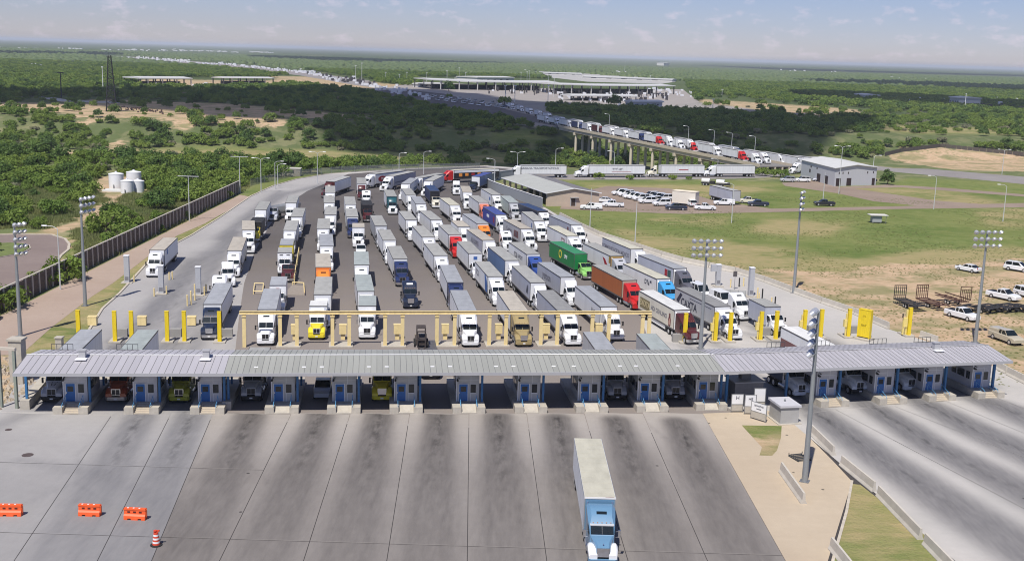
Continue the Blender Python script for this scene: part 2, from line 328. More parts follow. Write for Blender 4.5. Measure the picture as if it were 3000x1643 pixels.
JOINT = M('joint_sealant', (.05, .045, .045), .95)
# the asphalt pales towards the booths
t = ASPH.node_tree; bs = t.nodes['Principled BSDF']; lk = bs.inputs['Base Color'].links[0].from_socket
pl = node(t, 'ShaderNodeAttribute', attribute_name='pale'); t.links.new(mixc(t, pl.outputs['Fac'], lk, (.245, .215, .195)), bs.inputs['Base Color'])
def basewear(x, y):
    yy = y-.117*(x+50)*(y > 100); f = np.clip((117-yy)/21, 0, 1); f = f*f*(3-2*f)
    left = np.clip((x+38)/12, 0, 1); return f*(.36+.16*left)*(y < 130)
def sheet(name, pts, z, mat, cell=2., parent=None, wear=True, thick=0.):
    pts = [Vector((p[0], p[1])) for p in pts]; n = len(pts)
    ed = [(i, (i+1) % n) for i in range(n)]; vs = list(pts)
    if wear:
        x0, x1 = min(p.x for p in pts), max(p.x for p in pts); y0, y1 = min(p.y for p in pts), max(p.y for p in pts)
        gx, gy = np.meshgrid(np.arange(x0+cell/2, x1, cell), np.arange(y0+cell/2, y1, cell)); gx = gx.ravel(); gy = gy.ravel()
        k = inpoly(gx, gy, [(p.x, p.y) for p in pts]); vs += [Vector((a, b)) for a, b in zip(gx[k], gy[k])]
    r = delaunay_2d_cdt(vs, ed, [], 1, 1e-4)
    me = bpy.data.meshes.new(name); fs = [tuple(f) for f in r[2]]; vv_ = [(v.x, v.y, z) for v in r[0]]
    me.from_pydata(vv_, [], fs); me.update()
    if len(me.polygons) and me.polygons[0].normal.z < 0: me.flip_normals()
    x = np.array([v[0] for v in vv_]); y = np.array([v[1] for v in vv_])
    if wear:
        bw = basewear(x, y) if name == 'slab' and mat is not CONC_R else 0; ww = wearat(WEAR, x, y); fattr(me, 'wear', ww+bw*(1-ww)); fattr(me, 'oil', wearat(OIL, x, y)); fattr(me, 'pale', np.clip((232-y)/75, 0, .95))
    me.materials.append(mat); return obj(name, me, parent)
def kerb(name, pts, w=.3, h=.14, z=0., mat=None, parent=None, closed=False):
    mb = MB(); q = [Vector((p[0], p[1], 0)) for p in pts]; L = []; R_ = []
    for i, p in enumerate(q):
        a = q[max(i-1, 0)] if not closed else q[i-1]; b = q[min(i+1, len(q)-1)] if not closed else q[(i+1) % len(q)]
        d = (b-a).normalized(); nn = Vector((-d.y, d.x, 0))*w/2; L.append(p+nn); R_.append(p-nn)
    ss = [[(l.x, l.y, z-.01), (l.x, l.y, z+h), (r.x, r.y, z+h), (r.x, r.y, z-.01)] for l, r in zip(L, R_)]
    if closed: ss.append(ss[0])
    mb.loft(ss, not closed); return struct(obj(name, mb.mesh(name, mat or KERB), parent))
GL = lambda l: [(G(*p).x, G(*p).y) for p in l]
YARD = GL([(150,1060),(230,1015),(300,905),(350,860),(455,745),(560,690),(640,640),(735,575),(800,545),(870,525),(960,510),(1050,503),(1200,494),(1430,486),(1520,492),(1427,545),(1590,604),(1640,634),(1700,665),(1755,691),(1940,751),(2000,768),(2155,799),(2241,826),(2318,855),(2408,888),(2505,921),(2604,964),(2700,994),(2800,1025),(2900,1068),(3000,1115),(3300,1240)])
YARD += [(66, 118), (-56, 118)]
struct(sheet('yard_concrete', YARD, .006, CONC_R, 2.))
LEFTC = GL([(230,1015),(300,905),(350,860),(455,745),(560,690),(640,640),(735,575),(800,545),(870,525),(960,510),(1020,512),(900,560),(840,600),(790,660),(745,740),(715,830),(700,930),(690,1012)])
LEFTC += [(-32, 118.5), (-55.5, 118.5), (-60, 135)]
struct(sheet('left_lane_concrete', LEFTC, .010, CONC_L, 1.5))
struct(sheet('yard_asphalt', GL([(690,1018),(700,930),(715,830),(745,740),(790,660),(840,600),(900,560),(1020,510),(1200,496),(1420,488),(1500,496),(1420,545),(1580,606),(1640,640),(1690,672),(1740,720),(1790,790),(1830,850),(1880,935),(1905,1012)])+[(26, 127), (24, 118.5), (-31.5, 118.5)], .014, ASPH, 1.5))
# pavers of the plaza in front of the booths: slabs with open joints over a dark bed
bed = struct(sheet('pavement_bed', [(-75, 118.3), (-90, 62), (95, 62), (135, 100), (66, 136), (26, 127)], .004, JOINT, wear=False))
def slab(pts, mat, gap=.032, z=.03):
    c = Vector((sum(p[0] for p in pts)/len(pts), sum(p[1] for p in pts)/len(pts)))
    q = []
    n = len(pts)
    for i in range(n):      # inset every edge by the joint
        p0, p1, p2 = Vector(pts[i-1]), Vector(pts[i]), Vector(pts[(i+1) % n])
        e1 = (p1-p0).normalized(); e2 = (p2-p1).normalized(); n1 = Vector((-e1.y, e1.x)); n2 = Vector((-e2.y, e2.x))
        if n1.dot(c-p1) < 0: n1 = -n1
        if n2.dot(c-p1) < 0: n2 = -n2
        q.append(p1+(n1+n2)/max(1+n1.dot(n2), .3)*gap)
    sheet('slab', q, z, mat, .55, PLAZA)
PLAZA = struct(obj('plaza_pavement', None))
rows = [118.3, 103.4, 87.6, 74, 62]
ll = lambda y: jx_(0, y)-7.3 if y > 0 else 0
for j in range(4):
    y1, y0 = rows[j], rows[j+1]
    LB = (-59.3, -68.5, -79, -90, -96)
    slab([(LB[j+1], y0), (jx_(0, y0), y0), (jx_(0, y1), y1), (LB[j], y1)], CONC_L)
    for k in range(10):
        mat = CONC_L if k < 2 else CONC_M
        if k > 2 and j == 1: continue
        y0 = rows[j+2] if (k > 2 and j == 0) else rows[j+1]
        ya, yb = y0, y1+(.9 if j == 0 else 0)+(k*.66 if j == 0 else 0)
        slab([(jx_(k, ya), ya), (jx_(k+1, ya), ya), (jx_(k+1, yb), yb), (jx_(k, yb), yb)], mat)
# tan wedge between the two plazas, grass inside it
TAN = [(jx_(10, y), y) for y in (125.3, 118, 103.4, 87.6, 74, 62)]
wr = GL([(2300,1225),(2420,1300),(2458,1330),(2480,1420),(2500,1460)])
struct(sheet('median_concrete', TAN+[(47, 62)]+GL([(2420,1750),(2425,1643),(2496,1410),(2440,1350),(2340,1250)])+[(31, 127.2)], .034, CONC_T, 1.5))
struct(sheet('median_grass_patch', GL([(2173,1246),(2290,1248),(2288,1282),(2276,1320),(2262,1335),(2225,1334),(2232,1310)]), .042, bpy.data.materials['scrubland_ground'], 1))
gp = bpy.data.objects['median_grass_patch'].data; ga = np.array([v.co.y for v in gp.vertices]); fattr(gp, 'lawn', np.ones(len(ga))); fattr(gp, 'sand', np.clip((121-ga)/9, 0, .62)); fattr(gp, 'dry', np.clip((122-ga)/5, 0, 1))
# bright concrete of the right-hand exit lanes, in slabs
RB = [G(*p) for p in ((2300,1222),(2446,1199),(2620,1190),(2770,1175),(2905,1160),(2990,1146))]
RE = [RB[i]+(G(*p)-RB[i])*s for i, (p, s) in enumerate((((2560,1442),1.9),((2815,1393),3.0),((3000,1340),3.0),((3100,1310),3.0),((3200,1275),3.0),((3300,1250),3.0)))]
for k in range(5):
    for j in range(1):
        f0, f1 = 0, 1; P_ = lambda i, f: (RB[i].x+(RE[i].x-RB[i].x)*f, RB[i].y+(RE[i].y-RB[i].y)*f)
        slab([P_(k, f1), P_(k+1, f1), P_(k+1, f0), P_(k, f0)], CONC_R, z=.038)
struct(sheet('median_grass', GL([(2496,1418),(2520,1420),(2700,1560),(2850,1700),(2470,1760),(2440,1643)]), .05, bpy.data.materials['scrubland_ground'], 1))
gp = bpy.data.objects['median_grass'].data; fattr(gp, 'lawn', np.ones(len(gp.vertices))); fattr(gp, 'dry', np.ones(len(gp.vertices))*.75)
kerb('kerb', GL([(2496,1410),(2480,1500),(2440,1643),(2425,1750)]), .25, .12, .03)
struct(sheet('lane_edge_grass', [(-59.0,118.6),(-68.8,103.4),(-79.4,87.6),(-98,62),(-130,62),(-130,118.6)], .05, bpy.data.materials['scrubland_ground'], 1.5))
gp = bpy.data.objects['lane_edge_grass'].data; gy_ = np.array([v.co.y for v in gp.vertices]); fattr(gp, 'lawn', np.ones(len(gy_))); fattr(gp, 'sand', np.clip((gy_-112)/5, 0, .9)); fattr(gp, 'dry', np.ones(len(gy_))*.6)
# sidewalk and kerbs on the left, verge
KL = GL([(228,1020),(300,905),(350,860),(455,745),(560,690),(640,640),(735,575),(800,545),(870,525),(960,510),(1050,503),(1200,494),(1430,486)])
kerb('kerb', KL, .35, .16)
struct(sheet('sidewalk', [(-75.0, y) for y in (140, 180, 220, 260, 300, 308)]+GL([(735,577),(700,600),(600,655),(520,690),(455,735),(330,830),(270,868),(150,960),(60,1040)]), .02, WALKM, 3))
# roads beyond the yard
struct(sheet('access_road', GL([(1440,522),(1700,527),(1900,526),(2150,524),(2260,520),(2340,506),(2360,496),(2300,500),(2150,510),(1900,512),(1700,512),(1440,508)]), .012, ROADM, wear=False))
struct(sheet('parking_lot', GL([(1650,596),(1735,606),(2000,614),(2300,611),(2600,605),(3200,590),(3200,605),(2600,613),(2300,621),(2000,627),(1750,618),(1640,612)]), .016, LOTM, 3))
struct(sheet('car_park', GL([(1690,565),(1780,545),(1960,552),(2000,560),(2100,590),(2260,611),(2000,616),(1740,607)]), .012, LOTM, 3))
struct(sheet('warehouse_forecourt', GL([(2290,536),(2390,528),(2460,548),(2600,541),(2760,550),(3200,586),(3200,592),(2760,558),(2640,549),(2500,552),(2620,570),(2740,588),(2900,600),(2860,606),(2700,604),(2560,590),(2450,566),(2300,545)]), .014, LOTM, 4))
struct(sheet('highway', GL([(2250,470),(2500,478),(2620,493),(2720,495),(3200,535),(3200,560),(2850,525),(2640,506),(2500,492),(2250,490)]), .012, ROADM, 6, wear=False))
struct(sheet('river_road', GL([(1240,300),(1160,285),(1080,268),(1180,262),(1300,275),(1480,320),(1680,368),(1640,372)]), .012, ASPH, 6, wear=False))
cul = [(-82-13*math.cos(a)-10, 197+24*math.sin(a)) for a in np.linspace(-1.5, 1.5, 20)]
CS = GL([(-150,690),(60,687),(150,688),(190,700),(203,716),(200,732),(178,750),(165,770),(60,850),(0,880),(-300,960)])
struct(sheet('turning_loop', CS, .012, CULM, 3, wear=False)); kerb('kerb', CS[:9], .5, .15)
isl = [(G(-20, 735).x+6*math.cos(a), G(-20, 735).y+9*math.sin(a)) for a in np.linspace(0, 6.28, 16)[:-1]]
struct(sheet('loop_island', isl, .15, M('island_grass', (.16, .20, .06), 1, var=.3, scale=.5), wear=False)); kerb('kerb', isl, .4, .15, closed=True)
# iron covers and patch stains in the paving
IRON = M('cast_iron', (.10, .075, .07), .7, var=.3, scale=5)
for u, v, r in ((81,1333,.55),(25,1259,.35)):
    p = G(u, v); tag(obj('manhole_cover', MB().prism([(r*math.cos(a), r*math.sin(a)) for a in np.linspace(0, 6.283, 17)[:-1]], 0, .02).mesh('manhole_cover', IRON), None, (p.x, p.y, .031)), 'large round iron cover in the pale slab at left' if r > .4 else 'small iron cover near the grass edge at left', 'manhole cover')
# ------------------------------------------------------------------ vehicle materials
def paint(n, c, r=.35): return M('paint_'+n, c, r, coat=.5, var=.06, scale=1.2)
PC = dict(white=(.80,.81,.82), cream=(.74,.70,.58), grey=(.47,.48,.50), silver=(.46,.47,.50), darkgrey=(.11,.11,.135), navy=(.022,.035,.11), dnavy=(.016,.024,.05), blue=(.035,.08,.30), sky=(.06,.34,.66), steel=(.13,.26,.40),
          red=(.55,.022,.02), maroon=(.085,.018,.018), orange=(.85,.24,.03), salmon=(.72,.22,.13), rust=(.40,.12,.035), yellow=(.80,.66,.03), lime=(.28,.58,.16), green=(.015,.22,.06), gold=(.36,.28,.13), olive=(.42,.42,.03),
          burnt=(.36,.07,.025), black=(.018,.018,.022), teal=(.02,.10,.12), cblue=(.045,.06,.30), bluegrey=(.46,.48,.55), beige=(.50,.45,.34), brown=(.10,.05,.03), ltgreen=(.46,.52,.47), mustard=(.45,.27,.05))
def P(n): return paint(n, PC[n])
TRW = {n: M('trailer_side_'+n, dict(PC, blue=(.13,.21,.38))[n], .5, var=.14, scale=.6, bump=.12, stretch=(3.2, 1, .25), rand=.05) for n in ('white','cream','grey','bluegrey','navy','green','cblue','rust','blue','ltgreen','black','dnavy','maroon','yellow')}
RFC = dict(grey=(.38,.38,.36), lightgrey=(.45,.45,.435), bluish=(.37,.385,.41), beige=(.47,.43,.365), cream=(.56,.54,.44), dark=(.29,.29,.285), white=(.72,.72,.70), navy=(.03,.06,.15), blue=(.06,.09,.30), green=(.04,.26,.12), greenish=(.37,.41,.40), black=(.03,.03,.03))
TRR = {n: M('trailer_roof_'+n, c, .75, var=.22, scale=.5, stretch=(.6, 1.4, 1), rand=.08, detail=6) for n, c in RFC.items()}
GLASS = M('windscreen_glass', (.010, .016, .02), .12, spec=.45)
CHROME = M('chrome', (.72, .72, .73), .28, 1.); BLK = M('black_plastic', (.012, .012, .013), .55); RUB = M('tyre_rubber', (.015, .015, .015), .85)
RIM = M('wheel_rim', (.60, .61, .62), .35, .5); FRM = M('chassis_black', (.02, .02, .022), .7, var=.2); LAMPM = M('headlight_glass', (.7, .72, .74), .12, spec=.8); AMB = M('amber_lens', (.45, .20, .06), .3)
PLATE = M('licence_plate_white', (.8, .8, .78), .4); RAIL = M('rail_dark', (.11, .105, .11), .5, var=.3, scale=2); ALU = M('aluminium', (.55, .56, .57), .35, .7); TAIL = M('tail_light_red', (.5, .02, .02), .3)
def ring(x, hw, z0, z1, ch, cz=0.):
    return [(x, -hw, z0), (x, hw, z0), (x, hw*.985, z1-ch), (x, hw-ch, z1+cz), (x, -hw+ch, z1+cz), (x, -hw*.985, z1-ch)]
def g_wheel(mb, r, w):
    mb.cur = 0; n = 16
    mb.loft([[(rr*math.cos(a), y, rr*math.sin(a)) for a in np.linspace(0, 2*math.pi, n+1)[:-1]] for rr, y in ((r*.62, -w/2), (r*.94, -w/2), (r, -w/2+.05), (r, w/2-.05), (r*.94, w/2), (r*.62, w/2))], True)
    mb.cur = 1
    for y in (-w/2-.012, w/2+.012): mb.loft([[(rr*math.cos(a), yy, rr*math.sin(a)) for a in np.linspace(0, 2*math.pi, 13)[:-1]] for rr, yy in ((r*.6, y*.96), (r*.5, y), (r*.2, y*.8), (r*.14, y*1.03))])
    mb.cur = 0
def wheel(root, x, y, r=.5, w=.3):
    me = cm_('wheel%.2f_%.2f' % (r, w), lambda m: g_wheel(m, r, w), RUB, RIM); return obj('wheel', me, root, (x, y, r))
def g_sleeper(m, lo=False):
    k = -.75 if lo else 0
    m.loft([ring(.3, 1.17, .95, 3.72+k, .16), ring(.95, 1.19, .95, 3.84+k, .26), ring(1.5, 1.17, .95, 3.70+k, .30), ring(2.0, 1.13, .95, 3.32+k*.6, .30), ring(2.38, 1.08, .95, 2.98, .16), ring(2.5, 1.06, .95, 2.86, .12), ring(3.08, .98, .95, 2.12, .06)])
def g_day(m): m.loft([ring(1.55, 1.1, .95, 2.74, .14), ring(2.35, 1.11, .95, 2.84, .16), ring(2.5, 1.06, .95, 2.80, .12), ring(3.08, .98, .95, 2.12, .06)])
def g_fair(m): m.loft([ring(1.5, 1.0, 2.72, 3.86, .12), ring(1.85, .98, 2.74, 3.72, .16), ring(2.2, .92, 2.76, 3.25, .16), ring(2.42, .85, 2.78, 2.90, .05)])
def g_hood(m):
    m.loft([ring(3.0, .96, .95, 2.12, .10), ring(3.5, .80, .95, 2.05, .14), ring(4.1, .62, .95, 1.93, .16), ring(4.55, .54, .95, 1.74, .12)])
def g_fender(m, s):
    m.loft([[(x, s*y0, z0), (x, s*y1, z0), (x, s*y1, z1-.12), (x, s*(y1-.12), z1), (x, s*y0, z1)] for x, y0, y1, z0, z1 in ((3.02, .7, 1.14, .95, 1.48), (3.3, .65, 1.18, 1.08, 1.62), (3.75, .55, 1.2, 1.12, 1.64), (4.2, .5, 1.18, .95, 1.50), (4.64, .46, 1.12, .80, 1.16))])
def g_wind(m, cw=.0):
    x0, z0, x1, z1 = 2.515, 2.80, 3.045, 2.20; o = .018
    for a, b in ((-1, -.02), (.02, 1)):
        m.add([(x0+o, a*.93, z0+o), (x0+o, b*.93, z0+o), (x1+o, b*.93, z1+o), (x1+o, a*.93, z1+o), (x0-.02, a*.93, z0-.02), (x0-.02, b*.93, z0-.02), (x1-.02, b*.93, z1-.02), (x1-.02, a*.93, z1-.02)], [(0, 1, 2, 3), (7, 6, 5, 4), (0, 4, 5, 1), (1, 5, 6, 2), (2, 6, 7, 3), (3, 7, 4, 0)])
def g_side(m, s):
    m.prism([(x, z) for x, z in ((1.75, 2.0), (2.42, 2.0), (2.80, 2.06), (2.40, 2.62), (1.75, 2.66))], -.015, .015)
    m.v = [(x, s*1.118-s*(.028 if x > 2.3 else 0)+z*s-s*.0*y, y) for x, y, z in m.v]
def g_grille(m): m.add([(4.575, -.44, 1.0), (4.575, .44, 1.0), (4.575, .44, 1.64), (4.575, -.44, 1.64), (4.5, -.44, 1.0), (4.5, .44, 1.0), (4.5, .44, 1.64), (4.5, -.44, 1.64)], [(0, 1, 2, 3), (4, 7, 6, 5), (0, 4, 5, 1), (1, 5, 6, 2), (2, 6, 7, 3), (3, 7, 4, 0)]); [m.box(4.57, 4.59, -.43, .43, 1.06+.1*i, 1.09+.1*i) for i in range(6)]
def g_gframe(m): m.box(4.5, 4.60, -.50, -.44, .96, 1.70); m.box(4.5, 4.60, .44, .50, .96, 1.70); m.box(4.5, 4.60, -.44, .44, 1.64, 1.70); m.box(4.5, 4.60, -.44, .44, .96, 1.0); m.box(4.58, 4.61, -.015, .015, 1.0, 1.64)
def g_bumper(m): m.loft([[(x, y, z0), (x+.02, y, z1), (x-.2, y, z1), (x-.2, y, z0)] for y, x, z0, z1 in ((-1.16, 4.55, .45, .82), (-.95, 4.74, .40, .80), (.95, 4.74, .40, .80), (1.16, 4.55, .45, .82))])
def g_head(m): m.loft([[(4.56, y, .98), (4.62, y, .98), (4.52, y, 1.13), (4.48, y, 1.13)] for y in (-.2, .2)])
def g_mirror(m): m.box(-.06, .06, -.10, .10, 0, .62); m.beam((0, .1, .05), (-.05, .32, .0), .04, .04); m.beam((0, .1, .55), (-.05, .32, .5), .04, .04)
def g_chassis(m): m.box(-2.7, 4.45, -.50, -.36, .70, .95); m.box(-2.7, 4.45, .36, .50, .70, .95); m.box(-2.7, -2.6, -.36, .36, .72, .93); m.box(.0, 3.2, -.36, .36, .72, .9); m.box(-1.9, -.7, -.55, .55, .95, 1.12); m.tube((-.6, -1, .5), (-.6, 1, .5), .09, 6); m.tube((-1.9, -1, .5), (-1.9, 1, .5), .09, 6); m.tube((3.75, -1, .5), (3.75, 1, .5), .08, 6)
def tractor(r, style, col, opt=()):
    c = P(col); low = 'low' in opt; day = style == 'D'
    if day: obj('cab', cm_('day_cab', g_day, c, smooth=True), r)
    else: obj('cab', cm_('sleeper_cab_low' if low else 'sleeper_cab', lambda m: g_sleeper(m, low), c, smooth=True), r)
    if day and 'nofair' not in opt: obj('roof_fairing', cm_('roof_fairing', g_fair, c, smooth=True), r)
    obj('hood', cm_('hood', g_hood, P('yellow') if 'ynose' in opt else (P('white') if 'whood' in opt else c), smooth=True), r)
    obj('windscreen', cm_('windscreen', g_wind, GLASS), r)
    fm = P('white') if ('wfender' in opt or 'whood' in opt) else (P('yellow') if 'ynose' in opt else c)
    for s in (-1, 1):
        obj('fender', cm_('fender%d' % s, lambda m: g_fender(m, s), fm, smooth=True), r)
        obj('side_window', cm_('side_window%d' % s, lambda m: g_side(m, s), GLASS), r)
        obj('headlight', cm_('headlight', g_head, LAMPM), r, (0, s*.82, 0))
        o = obj('mirror', cm_('mirror', g_mirror, CHROME if 'chrome' in opt else BLK), r, (2.75, s*1.42, 1.85)); o.rotation_euler.z = 0 if s < 0 else math.pi
        obj('fuel_tank', cm_('fuel_tank', lambda m: m.tube((.7, 0, 0), (2.3, 0, 0), .31, 12), ALU, smooth=True), r, (0, s*.93, .66))
        if 'stack' in opt or (not day and len(col) % 2 == 0):
            obj('exhaust_stack', cm_('exhaust_stack', lambda m: m.tube((0, 0, 0), (0, 0, 2.4), .085, 8).tube((0, 0, 2.4), (-.12, 0, 2.55), .07, 8), CHROME, smooth=True), r, (.16, s*1.02, 1.2))
    if not day or 'slot' in opt:
        if not low and not day: obj('roof_window', cm_('roof_window', lambda m: m.add([(1.66, -.42, 3.605), (1.66, .42, 3.605), (1.86, .42, 3.46), (1.86, -.42, 3.46), (1.66, -.42, 3.5), (1.66, .42, 3.5), (1.86, .42, 3.3), (1.86, -.42, 3.3)], [(0, 1, 2, 3), (4, 7, 6, 5), (0, 4, 5, 1), (1, 5, 6, 2), (2, 6, 7, 3), (3, 7, 4, 0)]), GLASS), r)
    for i in range(5): obj('marker_light', cm_('marker_light', lambda m: m.box(-.04, .04, -.04, .04, 0, .05), AMB), r, (2.43, -.72+.36*i, 2.93 if not day else 2.83))
    chro = 'cg' in opt or col in ('navy', 'dnavy', 'steel', 'lime', 'burnt', 'olive', 'maroon')
    obj('grille', cm_('grille', g_grille, CHROME if 'cg' in opt else M('grille_dark', (.035, .035, .037), .4, .4)), r)
    obj('grille_frame', cm_('grille_frame', g_gframe, CHROME if chro else c), r)
    obj('bumper', cm_('bumper', g_bumper, c if 'pb' in opt else (CHROME if chro else (BLK if 'bb' in opt else P('white'))), smooth=True), r)
    obj('licence_plate', cm_('licence_plate', lambda m: m.box(4.745, 4.765, -.17, .17, .5, .66), PLATE), r)
    obj('chassis', cm_('tractor_chassis', g_chassis, FRM), r)
    for x, w in ((3.75, .30), (-.6, .55), (-1.9, .55)):
        for s in (-1, 1): wheel(r, x, s*(1.03 if w < .4 else .93), .5, w)
def trailer(r, L, col, roof, nose='white', opt=(), W_=1.29, H_=4.08, z0=1.12):
    def body(m): m.box(-L, 0, -W_, W_, z0, H_)
    t_ = obj('trailer', cm_('trailer_body_%.1f_%.1f' % (L, H_), body, TRW[col]), r)
    o = obj('trailer_roof', cm_('trailer_roof_%.1f_%.1f' % (L, H_), lambda m: (m.box(-L+.02, -.02, -W_+.02, W_-.02, H_, H_+.02), [m.box(-L+.6+i*1.2, -L+.66+i*1.2, -W_+.06, W_-.06, H_+.015, H_+.035) for i in range(int((L-1)/1.2)+1)]), TRR[roof]), t_)
    def rl(m):
        for s in (-1, 1): m.box(-L-.01, .01, s*W_ if s > 0 else -W_-.03, W_+.03 if s > 0 else -W_, H_-.13, H_+.035); m.box(-L, 0, s*W_ if s > 0 else -W_-.025, W_+.025 if s > 0 else -W_, z0-.06, z0+.16)
        m.box(0, .03, -W_-.03, W_+.03, H_-.10, H_+.035); m.box(0, .03, -W_-.02, -W_+.07, z0, H_-.1); m.box(0, .03, W_-.07, W_+.02, z0, H_-.1)
    obj('trim_rail', cm_('trailer_rail_%.1f_%.1f' % (L, H_), rl, RAIL if 'lrail' not in opt else ALU), t_)
    obj('front_wall', cm_('front_wall%.1f' % H_, lambda m: m.box(0, .022, -W_+.08, W_-.08, z0+.05, H_-.12), P(nose)), t_)
    obj('rear_door', cm_('rear_door_%.1f' % L, lambda m: m.box(-L-.03, -L-.001, -W_+.05, -.02, z0, H_-.08).box(-L-.03, -L-.001, .02, W_-.05, z0, H_-.08), P('white')), t_)
    obj('undercarriage', cm_('trailer_under_%.1f' % L, lambda m: (m.box(-L+.3, -L+3.6, -.55, .55, .75, 1.1), m.box(-L, -L+.15, -1.1, 1.1, .5, .6), m.box(-L+.02, -L+.12, -.6, -.5, .5, 1.1), m.box(-L+.02, -L+.12, .5, .6, .5, 1.1), m.tube((-L+1.5, -1, .5), (-L+1.5, 1, .5), .08, 6), m.tube((-L+2.8, -1, .5), (-L+2.8, 1, .5), .08, 6), m.box(-2.6, -2.45, -.75, -.6, .1, 1.1), m.box(-2.6, -2.45, .6, .75, .1, 1.1)), FRM), t_)
    if 'skirt' in opt: obj('side_skirt', cm_('side_skirt_%.1f' % L, lambda m: m.box(-L+3.8, -3.2, -1.2, -1.17, .45, 1.1).box(-L+3.8, -3.2, 1.17, 1.2, .45, 1.1), P('white')), t_)
    for x in (-L+1.5, -L+2.8):
        for s in (-1, 1): wheel(r, x, s*.97, .5, .55)
    return t_
def boxtruck(r, L, col, roof, cabcol, opt=()):
    t_ = trailer_box(r, L, col, roof)
    tractor(r, 'D', cabcol, ('nofair',)+tuple(opt))
def trailer_box(r, L, col, roof, H_=3.85, z0=1.05, W_=1.25):
    b = obj('cargo_box', cm_('cargo_box_%.1f' % L, lambda m: m.box(-L, 1.35, -W_, W_, z0, H_), TRW[col]), r)
    obj('box_roof', cm_('box_roof_%.1f' % L, lambda m: m.box(-L+.02, 1.33, -W_+.02, W_-.02, H_, H_+.025), TRR[roof]), b)
    obj('trim_rail', cm_('box_rail_%.1f' % L, lambda m: [m.box(-L, 1.37, s*W_ if s > 0 else -W_-.025, W_+.025 if s > 0 else -W_, H_-.1, H_+.03) for s in (-1, 1)] and m.box(1.35, 1.38, -W_, W_, H_-.1, H_+.03), RAIL), b)
    return b
def sign(r, s, x, z, size, col, side=-1, bold=.012):
    me = textmesh(s, size, col, bold); t_ = [c for c in r.children if c.name.startswith(('trailer', 'cargo'))][0]
    o = obj('lettering', me, t_, (x, side*1.315, z)); o.rotation_euler = (math.pi/2, 0, 0 if side < 0 else math.pi); return o
def decal(r, poly, col, side=-1, name='painted_panel', y=1.30):
    t_ = [c for c in r.children if c.name.startswith(('trailer', 'cargo'))][0]
    m = MB().prism(poly, 0, .012); m.v = [(x, side*(y+h), z) for x, z, h in m.v]
    return obj(name, m.mesh(name, col), t_)
def fdecal(r, y0, y1, z0, z1, col, x=.023, name='painted_panel'):
    t_ = [c for c in r.children if c.name.startswith(('trailer', 'cargo'))][0]
    return obj(name, MB().box(x, x+.012, y0, y1, z0, z1).mesh(name, col), t_)
INK = M('ink_dark', (.02, .025, .05), .6); INKG = M('ink_grey', (.16, .16, .20), .6); INKR = M('ink_red', (.35, .02, .03), .6); INKW = M('ink_white', (.8, .8, .8), .6); INKB = M('ink_blue', (.04, .12, .36), .6); INKY = M('ink_yellow', (.75, .65, .05), .6)
GOLDP = M('panel_gold', (.24, .20, .10), .5); BRWN = M('panel_brown', (.17, .07, .07), .5); TEALP = M('panel_dark_green', (.03, .09, .09), .5); ORGP = M('panel_orange', (.8, .3, .05), .5)
def place(x, y, d):
    h = math.radians(180+d); return (x, y, 0), math.atan2(math.cos(h), math.sin(h))
TR = {}
def semi(key, x, y, d, L, style, cab, tcol, roof, label, group, nose='white', opt=(), topt=(), z=0., H_=4.08):
    (px, py, pz), rz = place(x, y, d)
    r = thing('semi_truck', label, 'semi truck', (px, py, z), rz, group)
    tractor(r, style, cab, opt)
    if L: trailer(r, L, tcol, roof, nose, topt, H_=H_)
    TR[key] = r; return r
